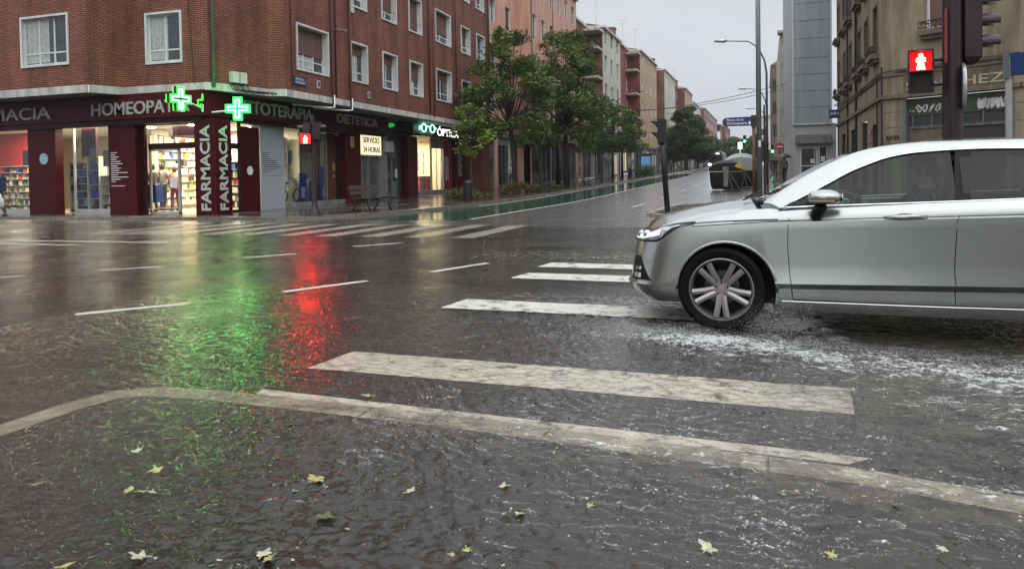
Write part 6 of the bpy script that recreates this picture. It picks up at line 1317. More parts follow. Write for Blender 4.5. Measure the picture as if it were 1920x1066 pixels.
CGL = thin_glass('car_glass', (.42, .52, .48), .025)
CGR = thin_glass('car_glass_dark', (.16, .18, .18), .025)
car = thing('silver_car', 'silver car driving left through the flooded crossing, cut off by the right edge', 'car', (CX, CY, 0))
m = MB(); S = [section(t) for t in ts]; npt = len(S[0])
for i in range(len(S)-1):
    pass
rows = []
for P_ in S:
    near = [W(p) for p in P_]; far_ = [W(p, -1) for p in P_[-2::-1]]; 
    bot = [W(Vector((P_[0].x, P_[0].y*k, P_[0].z))) for k in (-.5, 0, .5)]
    rows.append(near+far_+bot)
m.grid(rows, closed=True)
cb = m.build('body', SILV, car, smooth=True)
# weld, then cut the wheel wells
import bmesh
bm = bmesh.new(); bm.from_mesh(cb.data); bmesh.ops.remove_doubles(bm, verts=bm.verts, dist=.0008); bmesh.ops.holes_fill(bm, edges=[e for e in bm.edges if e.is_boundary]); bmesh.ops.recalc_face_normals(bm, faces=bm.faces); bm.to_mesh(cb.data); bm.free()
cut = MB()
for wx in (.035, 2.87):
    for sd in (1, -1):
        rr2 = [[Vector((CX+wx+.368*math.cos(a*math.pi/24), CY-sd*yy, .33+.368*math.sin(a*math.pi/24))) for a in range(48)] for yy in (.60, 1.1)]
        cut.grid(rr2, closed=True); cut.face(rr2[0][::-1]); cut.face(rr2[1])
cu = cut.build('cutter', RUB)
bm = bmesh.new(); bm.from_mesh(cu.data); bmesh.ops.recalc_face_normals(bm, faces=bm.faces); bm.to_mesh(cu.data); bm.free()
cb.data.materials.append(RUB)
cu.location = Vector((0, 0, 0)); md = cb.modifiers.new('b', 'BOOLEAN'); md.object = cu; md.operation = 'DIFFERENCE'; md.solver = 'EXACT'; md.material_mode = 'TRANSFER' if hasattr(md, 'material_mode') else md.material_mode
bpy.context.view_layer.update(); dg = bpy.context.evaluated_depsgraph_get(); nm = bpy.data.meshes.new_from_object(cb.evaluated_get(dg)); cb.modifiers.clear(); cb.data = nm; bpy.data.objects.remove(cu)
nm.polygons.foreach_set('use_smooth', [True]*len(nm.polygons)); nm.set_sharp_from_angle(angle=R(28))
# arch lips
for wx in (.035, 2.87):
    pts = []
    for a in range(-2, 27):
        an = a*math.pi/24; x, z = wx+.374*math.cos(an), .33+.374*math.sin(an)
        if z < .27: continue
        lo = [c for c in (LC[k](4 if wx < 1 else 8) for k in range(9))]
        pts.append((x, z))
def t_of_x(cv, x, lo=2.0, hi=9.5):
    for _ in range(30):
        mid = (lo+hi)/2
        if cv(mid).x < x: lo = mid
        else: hi = mid
    return (lo+hi)/2
def side_pt(x, z, off=0.0):
    pts = [LC[k](t_of_x(LC[k], x)) for k in range(9)]
    for a, b in zip(pts, pts[1:]):
        if a.z <= z <= b.z:
            k = (z-a.z)/(b.z-a.z+1e-9); p = a.lerp(b, k); return Vector((x, p.y+off, z))
    p = pts[0] if z < pts[0].z else pts[-1]; return Vector((x, p.y+off, z))
for wx in (.035, 2.87):
    m = MB(); P_ = []
    for a in range(0, 25):
        an = a*math.pi/24; x, z = wx+.376*math.cos(an), .33+.376*math.sin(an); P_.append(W(side_pt(x, max(z, .26), -.006)))
    m.tube(P_, .013, 8); m.build('arch_lip', SILV, car, smooth=True)
def seam(pts, nm_='panel_gap', r_=.0035, mt=RUB, off=-.0012):
    m = MB(); P_ = []
    for (a, b) in zip(pts, pts[1:]):
        for k in range(6): t_ = k/6; P_.append(W(side_pt(a[0]+(b[0]-a[0])*t_, a[1]+(b[1]-a[1])*t_, off)))
    P_.append(W(side_pt(*pts[-1], off))); m.tube(P_, r_, 5); return m.build(nm_, mt, car)
seam([(.53, .95), (.49, .87), (.485, .68), (.50, .46), (.52, .28)]); seam([(1.66, .99), (1.60, .87), (1.585, .5), (1.595, .28)]); seam([(2.66, 1.0), (2.62, .9), (2.45, .72), (2.40, .5), (2.42, .28)])
seam([(.52, .275), (1.6, .27), (2.42, .275)], r_=.0045)
# thin light line on the sill; dark line painted as shoulder crease shade
seam([(.44, .262), (1.5, .262), (2.5, .27)], 'sill_strip', .0028, CHR, .001)
seam([(-.22, .822), (.1, .846), (.5, .870), (1.0, .889), (1.6, .905), (2.3, .928), (2.9, .945)], 'shoulder_crease_shade', .0045, RUB, -.002)
# bonnet shut line
m = MB(); m.tube([W(LC[7](t_)+Vector((0, .002, .006))) for t_ in np.linspace(2.95, 5.0, 24)], .003, 5); m.build('panel_gap', RUB, car)
# glass house
BZ = pchip([.3, .46, 1.5, 2.4, 3.3, 3.6], [.955, .963, 1.0, 1.035, 1.06, 1.06])
TZ = pchip([.44, .63, .78, .92, 1.06, 1.2, 1.4, 1.8, 2.3, 2.7, 3.05, 3.32], [.965, 1.065, 1.145, 1.225, 1.285, 1.335, 1.368, 1.385, 1.372, 1.325, 1.235, 1.09])
EZ = pchip([.28, .49, .63, .78, .92, 1.06, 1.2, 1.5, 2.0, 2.5, 2.9, 3.3, 3.62], [.985, 1.125, 1.21, 1.29, 1.355, 1.40, 1.425, 1.447, 1.45, 1.43, 1.36, 1.22, 1.06])
def ty(z): return .846-(z-.97)*.50
def ey(z): return .80-(z-1.0)*.46
xs_ = list(np.linspace(.46, 3.3, 60))
m = MB(); m.grid([[W(Vector((x, ty(BZ(x)+(TZ(x)-BZ(x))*k)-.004+.012*math.sin(math.pi*k), BZ(x)+(TZ(x)-BZ(x))*k))) for k in (0, .25, .5, .75, 1)] for x in xs_ if x <= 1.66]); m.build('side_window', CGL, car, smooth=True)
m = MB(); m.grid([[W(Vector((x, ty(BZ(x)+(TZ(x)-BZ(x))*k)-.004+.012*math.sin(math.pi*k), BZ(x)+(TZ(x)-BZ(x))*k))) for k in (0, .25, .5, .75, 1)] for x in xs_ if x >= 1.63]); m.build('side_window', CGR, car, smooth=True)
m = MB(); m.grid([[W(Vector((x, ty(BZ(x)+(TZ(x)-BZ(x))*k)-.004, BZ(x)+(TZ(x)-BZ(x))*k)), -1) for k in (0, .33, .66, 1)] for x in xs_]); m.build('side_window', CGL, car, smooth=True)
for sd in (1, -1):
    # pillar and cant rail band between window edge and roof edge
    m = MB(); rows = []
    for x in np.linspace(.44, 3.32, 70):
        zt = TZ(x); a = Vector((x, ty(zt)+.002, zt)); xe = x-.13 if x < 1.0 else x-.13*max(0, 1-(x-1.0)/.5)
        if x > 2.9: xe = x+(x-2.9)*.6
        ze = EZ(xe); ze = max(ze, zt+.02) if x > .6 else ze
        b = Vector((xe, ey(ze), ze)); mid = a.lerp(b, .5)+Vector((0, .012, .012)); rows.append([W(a, sd), W(mid, sd), W(b, sd)])
    m.grid(rows); m.build('roof_pillar', SILV, car, smooth=True)
    m = MB(); m.tube([W(Vector((x, ty(BZ(x))+.006, BZ(x)+.004)), sd) for x in np.linspace(.42, 3.3, 30)], .0085, 6); m.tube([W(Vector((x, ty(TZ(x))+.006, TZ(x))), sd) for x in np.linspace(.5, 3.3, 40)], .0075, 6); m.build('chrome_trim', CHR, car, smooth=True)
    m = MB(); m.tube([W(Vector((x, ty(TZ(x))-.008, TZ(x)-.012)), sd) for x in np.linspace(.5, 3.25, 40)], .009, 5); m.build('window_seal', RUB, car)
    m = MB(); rows = [[W(Vector((x, ty(z)+.001, z)), sd) for x in (1.60+(z-1.0)*.12, 1.70+(z-1.0)*.12)] for z in np.linspace(1.0, 1.38, 8)]; m.grid(rows); m.build('door_pillar', RUB, car)
    m = MB(); P_ = [Vector((.46, 0, .965)), Vector((.74, 0, .975)), Vector((.74, 0, 1.0)), Vector((.62, 0, 1.055))]; m.face([W(Vector((p.x, ty(p.z)+.004, p.z)), sd) for p in P_]); m.build('mirror_base', RUB, car)
# windscreen, roof, rear screen
def crown(xe, xc, bulge=0.0):
    """edge curve point at xe, centre line x at xc"""
    z = EZ(xe); e = Vector((xe, ey(z), z)); return e
CZ = pchip([.20, .60, .95, 1.2, 1.5, 2.0, 2.5, 2.9, 3.3, 3.68], [.985, 1.150, 1.315, 1.425, 1.472, 1.482, 1.46, 1.40, 1.27, 1.07])
XE = [.28, .40, .52, .64, .76, .88, 1.0, 1.12, 1.3, 1.5, 1.8, 2.1, 2.4, 2.6, 2.8, 3.0, 3.2, 3.4, 3.6]; XC = pchip([.28, 1.12, 2.6, 3.6], [.20, 1.15, 2.66, 3.68])
def roofrow(xe):
    e = crown(xe, 0); xc = XC(xe); zc = CZ(xc); r_ = []
    for k in np.linspace(1, -1, 15): r_.append(Vector((e.x+(xc-e.x)*(1-k*k), e.y*k, e.z+(zc-e.z)*(1-abs(k)**2.3))))
    return [Vector((CX+p.x, CY-p.y, p.z)) for p in r_]
m = MB(); m.grid([roofrow(x) for x in XE if x <= 1.13]); m.build('windscreen', CGL, car, smooth=True)
m = MB(); m.grid([roofrow(x) for x in XE if 1.11 <= x <= 2.7]); m.build('roof', SILV, car, smooth=True)
m = MB(); m.grid([roofrow(x) for x in XE if x >= 2.59]); m.build('rear_screen', CGR, car, smooth=True)
m = MB(); m.tube([p+Vector((0, 0, .004)) for p in roofrow(.30)], .02, 6); m.build('cowl_seal', RUB, car, smooth=True)
for yy in (.5, -.1):
    m = MB(); m.tube([Vector((CX+.16, CY-yy, 1.015)), Vector((CX+.27, CY-yy+.25, 1.06)), Vector((CX+.3, CY-yy+.5, 1.075))], .008, 5); m.build('wiper', RUB, car)
m = MB(); m.hexa([W(Vector((2.35, .03, 1.47))), W(Vector((2.55, .03, 1.46))), W(Vector((2.55, -.03, 1.46))), W(Vector((2.35, -.03, 1.47))), W(Vector((2.5, .01, 1.53))), W(Vector((2.56, .01, 1.53))), W(Vector((2.56, -.01, 1.53))), W(Vector((2.5, -.01, 1.53)))]); m.build('aerial', RUB, car)
# mirrors
for sd in (1, -1):
    m = MB(); rows = []
    for i in range(11):
        a = math.pi*i/10; x = .74-.115*math.cos(a); r_ = math.sin(a)**.6
        rows.append([W(Vector((x+.0, .985+.095*r_*math.cos(b)-.01, 1.045+(.062 if math.sin(b) > 0 else .05)*r_*math.sin(b)-.02*(x-.74))), sd) for b in [2*math.pi*k/14 for k in range(14)]])
    m.grid(rows, closed=True); mr_ = m.build('mirror', SILV, car, smooth=True)
    m = MB(); m.tube([W(Vector((.70, .86, .90)), sd), W(Vector((.68, .92, .915)), sd), W(Vector((.72, .97, .99)), sd)], [.035, .04, .045], 10); m.build('mirror_arm', RUB, mr_, smooth=True)
    m = MB(); m.ell(W(Vector((.855, .975, 1.04)), sd), (.006, .075, .045)); m.build('mirror_glass', CHR, mr_, smooth=True)
    m = MB(); m.tube([W(Vector((.64, 1.05, 1.02)), sd), W(Vector((.80, 1.06, 1.02)), sd)], .012, 6); m.build('indicator', mat('amber_strip', (.3, .2, .12), .3) if sd == 1 else RUB, mr_, smooth=True)
    for hx in (1.28, 2.3):
        m = MB(); P_ = [Vector((hx-.14, .885, .895)), Vector((hx-.06, .925, .900)), Vector((hx+.06, .928, .905)), Vector((hx+.14, .892, .905))]; m.tube([W(p, sd) for p in P_], [.012, .019, .019, .012], 8); m.build('door_handle', SILV, car, smooth=True)
        m = MB(); m.ell(W(Vector((hx, .898, .895)), sd), (.095, .012, .032)); m.build('handle_recess', RUB, car, smooth=True)
# lamps on the body skin
def skin(t, v):
    """v 0 at line 5 .. 1 at line 8"""
    k = 5+v*3; i = min(int(k), 7); return LC[i](t).lerp(LC[i+1](t), k-i)
def patch(nm_, t0, t1, v0, v1, mt, off=.006, par=None, sd=1, n=14, f=skin):
    """v0, v1 functions of 0..1 along t"""
    m = MB(); rows = []
    for i in range(n+1):
        s_ = i/n; t_ = t0+(t1-t0)*s_; r_ = []
        for j in range(7):
            v = v0(s_)+(v1(s_)-v0(s_))*j/6; p = f(t_, v); q1 = f(t_+.02, v); q2 = f(t_, v+.01); nn = (q1-p).cross(q2-p)
            if nn.y*(1) < 0 and t_ > 1.5: nn = -nn
            if t_ <= 1.5 and nn.x > 0: nn = -nn
            r_.append(W(p+nn.normalized()*off, sd))
        rows.append(r_)
    m.grid(rows); return m.build(nm_, mt, par or car, smooth=True)
LENSC = mat('headlamp_lens', (.55, .57, .58), .08, metal=.7, var=.5, scale=16); DRL = emis('running_light', (1, 1, 1), .45, (.8, .8, .8)); DKL = mat('headlamp_dark', (.2, .21, .22), .15, metal=.6, var=.7, scale=24)
for sd in (1, -1):
    h0 = lambda s: .12-.1*s+.55*max(0, s-.68)/.32; h1 = lambda s: .95-.24*s
    hl = patch('headlight', 1.05, 3.5, h0, h1, DKL, .005, sd=sd)
    patch('lamp_bezel', 1.0, 3.54, lambda s: h0(s)-.04, lambda s: h0(s)+.02, RUB, .007, hl, sd); patch('lamp_bezel', 1.0, 3.54, lambda s: h1(s)-.01, lambda s: h1(s)+.03, RUB, .007, hl, sd)
    patch('reflector', 1.2, 2.95, lambda s: .2+.05*s, lambda s: .84-.2*s, LENSC, .008, hl, sd)
    patch('daytime_light', 1.15, 2.75, lambda s: .2, lambda s: .62-.22*s, DRL, .011, hl, sd)
    patch('daytime_light', 2.8, 3.25, lambda s: .12+.35*s, lambda s: .26+.36*s, LENSC, .011, hl, sd)
    for tt in (1.5, 2.0): 
        m = MB(); c_ = W(skin(tt, .6), sd); m.ell(c_, (.035, .035, .035)); m.build('projector', LENSC, hl, smooth=True)
    def low(t, v): k = 2.6+v*1.6; i = min(int(k), 7); return LC[i](t).lerp(LC[i+1](t), k-i)
    fg = patch('fog_lamp_recess', 1.55, 2.62, lambda s: .05+.05*s, lambda s: 1.05-.95*max(0, s-.35)/.65, RUB, .006, sd=sd, f=low)
    patch('fog_lamp', 1.75, 2.15, lambda s: .28, lambda s: .45, mat('fog_led', (.75, .76, .78), .1, metal=.8), .012, fg, sd, 4, low); patch('fog_lamp', 1.78, 2.12, lambda s: .56, lambda s: .68, CHR, .012, fg, sd, 4, low)
def face_(t, v): k = 2+v*3.6; i = min(int(k), 7); return LC[i](t).lerp(LC[i+1](t), k-i)
for sd in (1, -1): patch('grille', .0, .5, lambda s: .1, lambda s: .95, RUB, .006, sd=sd, f=face_)
def tail(t, v): k = 4.6+v*2.2; i = min(int(k), 7); return LC[i](t).lerp(LC[i+1](t), k-i)
for sd in (1, -1): patch('tail_light', 8.7, 10.2, lambda s: .2, lambda s: .95, mat('tail_red', (.35, .01, .01), .15), .006, sd=sd, f=tail)
# wheels
RIM = mat('alloy_rim', (.34, .32, .31), .4, metal=.85, var=.12); TYRE = mat('tyre_rubber', (.004, .004, .004), .6, var=.3, spec=.15)
DISC = mat('brake_disc', (.09, .088, .085), .4, metal=.8)
def wheel(wx, sd):
    c = Vector((CX+wx, CY-sd*.80, .335)); q = Vector((0, -sd, 0)); wr = None
    def ring(r_, d, n=48): return [c+Vector((r_*math.cos(2*math.pi*i/n), 0, r_*math.sin(2*math.pi*i/n)))+q*d for i in range(n)]
    m = MB(); m.grid([ring(r_, d) for r_, d in ((.235, .085), (.25, .1), (.30, .108), (.325, .09), (.334, .05), (.334, -.08), (.32, -.11), (.24, -.11))], closed=True); tw_ = m.build('wheel', TYRE, car, smooth=True, auto=40)
    m = MB(); m.grid([ring(r_, d) for r_, d in ((.242, .09), (.244, .104), (.236, .106), (.222, .085), (.212, .02), (.212, -.09))], closed=True)
    # five double spokes
    for k in range(5):
        a0 = math.pi/2*3+2*math.pi*k/5
        for s_ in (-1, 1):
            a1 = a0+s_*.10; a2 = a0+s_*.30
            def P3(r_, a, d): return c+Vector((r_*math.cos(a), 0, r_*math.sin(a)))+q*d
            hw = (.024, .017)
            sec = []
            for r_, an, d, h_ in ((.055, a0+s_*.30, .062, .022), (.13, a0+s_*.19, .085, .021), (.222, a0+s_*.19, .097, .022)):
                da = h_/r_; sec.append([P3(r_, an-da, d), P3(r_, an, d+.008), P3(r_, an+da, d), P3(r_, an+da, d-.035), P3(r_, an-da, d-.035)])
            m.grid(sec, closed=True)
    m.grid([ring(r_, d, 24) for r_, d in ((.0, .07), (.03, .068), (.034, .06), (.062, .062), (.066, .03))], closed=True)
    m.build('rim', RIM, tw_, smooth=True, auto=35)
    m = MB(); m.grid([ring(r_, d, 32) for r_, d in ((.05, -.02), (.135, -.02), (.135, -.05))], closed=True); m.build('brake_disc', DISC, tw_, smooth=True, auto=40)
    m = MB(); m.grid([ring(r_, -.1, 24) for r_ in (0, .23)], closed=True); m.build('hub', RUB, tw_)
    m = MB()
    for k in range(5): a = 2*math.pi*k/5+.3; m.ell(c+Vector((.048*math.cos(a), 0, .048*math.sin(a)))+q*.066, (.008, .006, .008), 6, 4)
    m.build('wheel_nuts', RUB, tw_)
for wx in (.0, 2.85):
    for sd in (1, -1): wheel(wx, sd)
# cabin
INT = mat('cabin_fabric', (.03, .032, .034), .8, var=.3); INTL = mat('cabin_grey', (.12, .12, .12), .7, var=.2)
m = MB(); m.hexa([W(Vector((.45, .74, .6))), W(Vector((.95, .74, .6))), W(Vector((.95, -.74, .6))), W(Vector((.45, -.74, .6))), W(Vector((.42, .74, .97))), W(Vector((.85, .74, .94))), W(Vector((.85, -.74, .94))), W(Vector((.42, -.74, .97)))]); m.build('dashboard', INT, car)
for yy in (.37, -.37):
    m = MB(); m.hexa([W(Vector((1.05, yy-.24, .42))), W(Vector((1.55, yy-.24, .40))), W(Vector((1.55, yy+.24, .40))), W(Vector((1.05, yy+.24, .42))), W(Vector((1.03, yy-.25, .60))), W(Vector((1.55, yy-.25, .54))), W(Vector((1.55, yy+.25, .54))), W(Vector((1.03, yy+.25, .60)))])
    rows = [[W(Vector((x+.06*math.cos(b), yy+w_*math.sin(b), z))) for b in [2*math.pi*k/14 for k in range(14)]] for x, z, w_ in ((1.5, .5, .22), (1.54, .7, .25), (1.62, .95, .24), (1.68, 1.08, .18), (1.70, 1.12, .06))]; m.grid(rows, closed=True)
    st = m.build('seat', INT, car, smooth=True, auto=50)
    m = MB(); m.ell(W(Vector((1.70, yy, 1.21))), (.055, .13, .095)); m.tube([W(Vector((1.69, yy-.05, 1.08))), W(Vector((1.69, yy-.05, 1.18)))], .008, 5); m.tube([W(Vector((1.69, yy+.05, 1.08))), W(Vector((1.69, yy+.05, 1.18)))], .008, 5); m.build('headrest', INT, st, smooth=True)
m = MB(); m.hexa([W(Vector((2.1, .68, .4))), W(Vector((2.75, .68, .4))), W(Vector((2.75, -.68, .4))), W(Vector((2.1, -.68, .4))), W(Vector((2.45, .66, 1.1))), W(Vector((2.8, .66, 1.1))), W(Vector((2.8, -.66, 1.1))), W(Vector((2.45, -.66, 1.1)))]); m.build('rear_seat', INT, car)
m = MB(); cc = Vector((.98, .37, .92)); m.tube([W(cc+Vector((.06*math.sin(a), .185*math.cos(a), .175*math.sin(a)))) for a in [2*math.pi*k/24 for k in range(25)]], .015, 6); m.tube([W(cc+Vector((0, -.17, 0))), W(cc+Vector((0, .17, 0)))], .014, 6); m.build('steering_wheel', RUB, car, smooth=True)

# ------------------------------------------------------------------ people
def skinmesh(name, verts, edges, radii, mt, parent, sub=1):
    me = bpy.data.meshes.new(name); off = Vector((0, 0, 0)); q = parent
    while q is not None: off += q.location; q = q.parent
    me.from_pydata([tuple(Vector(v)-off) for v in verts], edges, []); o = bpy.data.objects.new(name, me); COL.objects.link(o)
    sm = o.modifiers.new('s', 'SKIN'); 
    for i, r_ in enumerate(radii):
        r2 = r_ if hasattr(r_, '__len__') else (r_, r_); me.skin_vertices[0].data[i].radius = r2; me.skin_vertices[0].data[i].use_root = (i == 0)
    sm.use_smooth_shade = True
    ss_ = o.modifiers.new('u', 'SUBSURF'); ss_.levels = sub; ss_.render_levels = sub
    bpy.context.view_layer.update(); dg = bpy.context.evaluated_depsgraph_get(); nm = bpy.data.meshes.new_from_object(o.evaluated_get(dg)); o.modifiers.clear(); o.data = nm
    nm.materials.clear(); nm.materials.append(mt); nm.name = name
    if parent is not None: o.parent = parent
    return o
def person(label, J, top, legs, hairm, parent_kw=None, skirt=False, hood=None, shoes=None, skinm=SKIN):
    """J: joints dict in world metres: pelvis chest neck head shL elL haL shR elR haR hipL knL ftL hipR knR ftR, fwd direction"""
    J = {k: Vector(v) for k, v in J.items()}; f = J['fwd'].normalized(); side = Vector((-f.y, f.x, 0))
    base = (J['ftL']+J['ftR'])/2; t_ = thing('person', label, 'person', (base.x, base.y, min(J['ftL'].z, J['ftR'].z)))
    V = [J['pelvis'], J['pelvis'].lerp(J['chest'], .5), J['chest'], J['neck'], J['head']-Vector((0, 0, .08)), J['head']+f*.01, J['head']+Vector((0, 0, .09))]; E_ = [(0, 1), (1, 2), (2, 3), (3, 4), (4, 5), (5, 6)]; Rr = [(.14, .11), (.125, .1), (.15, .11), .055, (.07, .075), (.08, .098), (.055, .07)]
    for s_, sg in (('L', 1), ('R', -1)):
        b = len(V); V += [J['sh'+s_], J['el'+s_], J['ha'+s_]]; E_ += [(2, b), (b, b+1), (b+1, b+2)]; Rr += [.055, .042, .028]
        d = (J['ha'+s_]-J['el'+s_]).normalized(); sd = d.cross(f) if abs(d.dot(f)) < .9 else Vector((0, 0, 1)).cross(d); sd = sd.normalized()
        pb = len(V); V.append(J['ha'+s_]+d*.06); E_.append((b+2, pb)); Rr.append((.03, .018))
        for k, ln in enumerate((.075, .085, .08, .06)):
            o_ = sd*(.028-.018*k); fb = len(V); V += [J['ha'+s_]+d*.1+o_, J['ha'+s_]+d*(.1+ln*.6)+o_*1.15+f*.008, J['ha'+s_]+d*(.1+ln)+o_*1.2+f*.02]; E_ += [(pb, fb), (fb, fb+1), (fb+1, fb+2)]; Rr += [.009, .008, .007]
        fb = len(V); V += [J['ha'+s_]+d*.045+sd*.04, J['ha'+s_]+d*.09+sd*.06]; E_ += [(pb, fb), (fb, fb+1)]; Rr += [.011, .009]
        b = len(V); V += [J['hip'+s_], J['kn'+s_], J['ft'+s_]+Vector((0, 0, .08)), J['ft'+s_]+f*.15+Vector((0, 0, .03))]; E_ += [(0, b), (b, b+1), (b+1, b+2), (b+2, b+3)]; Rr += [.085, .055, .04, .035]
    body_ = skinmesh('body', V, E_, Rr, skinm, t_)
    T = [J['pelvis']+Vector((0, 0, -.04)), J['pelvis'].lerp(J['chest'], .5), J['chest'], J['neck']-Vector((0, 0, .03))]; E2 = [(0, 1), (1, 2), (2, 3)]; R2 = [(.165, .135), (.15, .125), (.172, .135), .075]
    for s_ in 'LR': b = len(T); T += [J['sh'+s_], J['el'+s_], J['el'+s_].lerp(J['ha'+s_], .92)]; E2 += [(2, b), (b, b+1), (b+1, b+2)]; R2 += [.075, .058, .045]
    skinmesh('jacket', T, E2, R2, top, t_)
    Lg = [J['pelvis']]; E3 = []; R3 = [(.155, .125)]
    for s_ in 'LR': b = len(Lg); Lg += [J['hip'+s_], J['kn'+s_], J['ft'+s_]+Vector((0, 0, .1))]; E3 += [(0, b), (b, b+1), (b+1, b+2)]; R3 += [.098, .07, .055]
    skinmesh('trousers', Lg, E3, R3, legs, t_)
    for s_ in 'LR':
        m = MB(); c = J['ft'+s_]+f*.05+Vector((0, 0, .045)); m.ell(c, (.06+.09*abs(f.x), .06+.09*abs(f.y), .05)); m.build('shoe', shoes or BLACKP, t_, smooth=True)
    m = MB(); h = J['head']; m.ell(h-f*.02+Vector((0, 0, .03)), (.098, .098, .115), 14, 10); m.build('hair', hairm, t_, smooth=True)
    m = MB(); m.ell(h+f*.085+Vector((0, 0, -.02)), (.014, .014, .022), 8, 6)
    m.build('nose', skinm, t_, smooth=True)
    for s_ in (1, -1):
        m = MB(); m.ell(h+f*.076+side*.033*s_+Vector((0, 0, .01)), (.011, .011, .009), 8, 6); m.build('eye', BLACKP, t_, smooth=True)
        m = MB(); m.ell(h+side*.083*s_+Vector((0, 0, -.01)), (.02, .02, .032), 8, 6); m.build('ear', skinm, t_, smooth=True)
    m = MB(); m.ell(h+f*.074+Vector((0, 0, -.055)), (.022, .022, .006), 8, 6); m.build('mouth', mat('lips', (.3, .1, .09), .5) if False else LIPS, t_, smooth=True)
    return t_
LIPS = mat('lips', (.3, .1, .09), .5); HAIRD = mat('dark_hair', (.02, .014, .01), .6, var=.3, scale=30); HAIRR = mat('auburn_hair', (.12, .03, .015), .5, var=.3, scale=30); HAIRG = mat('grey_hair', (.4, .4, .38), .6, var=.2)
def standing(x, y, z, deg, h=1.7, walk=0.0, arms=(0, 0)):
    k = h/1.7; a = R(deg); f = Vector((math.cos(a), math.sin(a), 0)); s = Vector((-f.y, f.x, 0)); B = Vector((x, y, z)); u = Vector((0, 0, 1))
    J = dict(fwd=f, pelvis=B+u*.93*k, chest=B+u*1.28*k+f*.02, neck=B+u*1.44*k+f*.02, head=B+u*1.58*k+f*.04)
    for n, sg in (('L', 1), ('R', -1)):
        w_ = walk*sg
        J['hip'+n] = B+u*.88*k+s*.09*sg; J['kn'+n] = B+u*.48*k+s*.09*sg+f*(.5*w_+.04); J['ft'+n] = B+s*.09*sg+f*w_
        ar = arms[0 if sg == 1 else 1]
        J['sh'+n] = B+u*1.38*k+s*.18*sg; J['el'+n] = B+u*(1.12*k)+s*.23*sg-f*(.4*w_)+f*.1*ar; J['ha'+n] = B+u*(.88+.22*ar)*k+s*.2*sg-f*(.6*w_)+f*.3*ar
    return J
person('woman in a long dark red coat inside the pharmacy door, back turned left', standing(-20.55, 21.6, .13, 170, 1.62, .08, (.6, .2)), cloth('red_coat', (.28, .02, .03)), cloth('red_trousers', (.22, .02, .025)), HAIRR)
person('customer in a brown coat leaning by the counter behind the left door leaf', standing(-20.9, 20.9, .13, 150, 1.7, .05, (.8, .6)), cloth('brown_coat', (.06, .045, .035)), cloth('dark_trousers', (.02, .02, .025)), HAIRD)
person('customer in a grey jacket behind the glass door leaf', standing(-21.3, 21.75, .13, 100, 1.72, .05, (.5, .7)), cloth('grey_jacket', (.2, .19, .17)), cloth('navy_trousers', (.02, .025, .04)), HAIRD)
J = standing(-24.72, 17.95, .12, 180, 1.68, .28)
for k_ in J:
    if k_ != 'fwd': J[k_] = J[k_]+Vector((-.35, 0, 0)) if False else J[k_]
pb_ = person('pedestrian with a dark blue backpack walking at the left edge of the photo', J, cloth('navy_jacket', (.02, .03, .07)), cloth('grey_olive_trousers', (.07, .07, .055)), HAIRD)
m = MB(); rows = [[Vector((-24.50+.13*math.cos(b), 17.95+.17*math.sin(b), z))*1.0 if True else 0 for b in [2*math.pi*k/14 for k in range(14)]] for z in (.98, 1.0, 1.2, 1.42, 1.46)]; m.grid(rows, closed=True); m.face(rows[-1]); m.face(rows[0][::-1]); tag(m.build('backpack', cloth('backpack_blue', (.015, .025, .08)), smooth=True, auto=50), 'dark blue backpack on the back of the pedestrian at the left edge', 'backpack')
m = MB(); rows = [[Vector((-24.24+w_*math.cos(b), 17.7+w_*.6*math.sin(b), z)) for b in [2*math.pi*k/12 for k in range(12)]] for z, w_ in ((.42, .1), (.45, .17), (.65, .17), (.85, .08), (.93, .02))]; m.grid(rows, closed=True); m.face(rows[0][::-1]); tag(m.build('shopping_bag', cloth('white_plastic_bag', (.6, .6, .6)), smooth=True), 'white plastic carrier bag held by the pedestrian with the backpack', 'bag')
person('pedestrian in a pale grey jacket and light cap standing before the dark doorway', standing(-16.2, 47.0, gz(47)+.12, -60, 1.72, .1, (.4, .3)), cloth('pale_jacket', (.4, .43, .46)), cloth('black_trousers', (.015, .015, .02)), HAIRG)
person('pedestrian in a dark top walking on the right pavement beside the pale building', standing(1.28, 56, gz(56)+.12, 80, 1.7, .2), cloth('grey_top', (.14, .13, .14)), cloth('black_trousers2', (.012, .012, .015)), HAIRD)
um = thing('umbrella', 'dark umbrella held over the pedestrian on the right pavement', 'umbrella', (1.3, 56, gz(56)+1.9))
zz = gz(56)+.12; m = MB(); m.lathe((1.3, 56, zz+1.72), [(.5, -.08), (.42, .05), (.25, .16), (.05, .22), (0, .22)], 16); m.build('canopy', BLACKP, um, smooth=True); m = MB(); m.tube([(1.3, 56, zz+1.1), (1.3, 56, zz+1.98)], .01, 5); m.build('shaft', ALU, um)
for (x, y, d_, c_, lab) in ((-12.6, 100, -80, (.03, .03, .04), 'dark pedestrian near the bus shelter, left one of a pair'), (-12.0, 100.6, -90, (.08, .07, .07), 'dark pedestrian near the bus shelter, right one of a pair'), (.9, 74, -90, (.02, .02, .025), 'dark pedestrian by the no entry sign'), (-13.8, 93, -100, (.5, .5, .5), 'pedestrian in white at the far left pavement'), (.6, 88, -90, (.1, .03, .03), 'far pedestrian in red on the right pavement')):
    person(lab, standing(x, y, gz(y)+.12, d_, 1.7, .15), cloth('coat_'+str(int(y)), c_), cloth('tr_'+str(int(y)), (.02, .02, .022)), HAIRD)
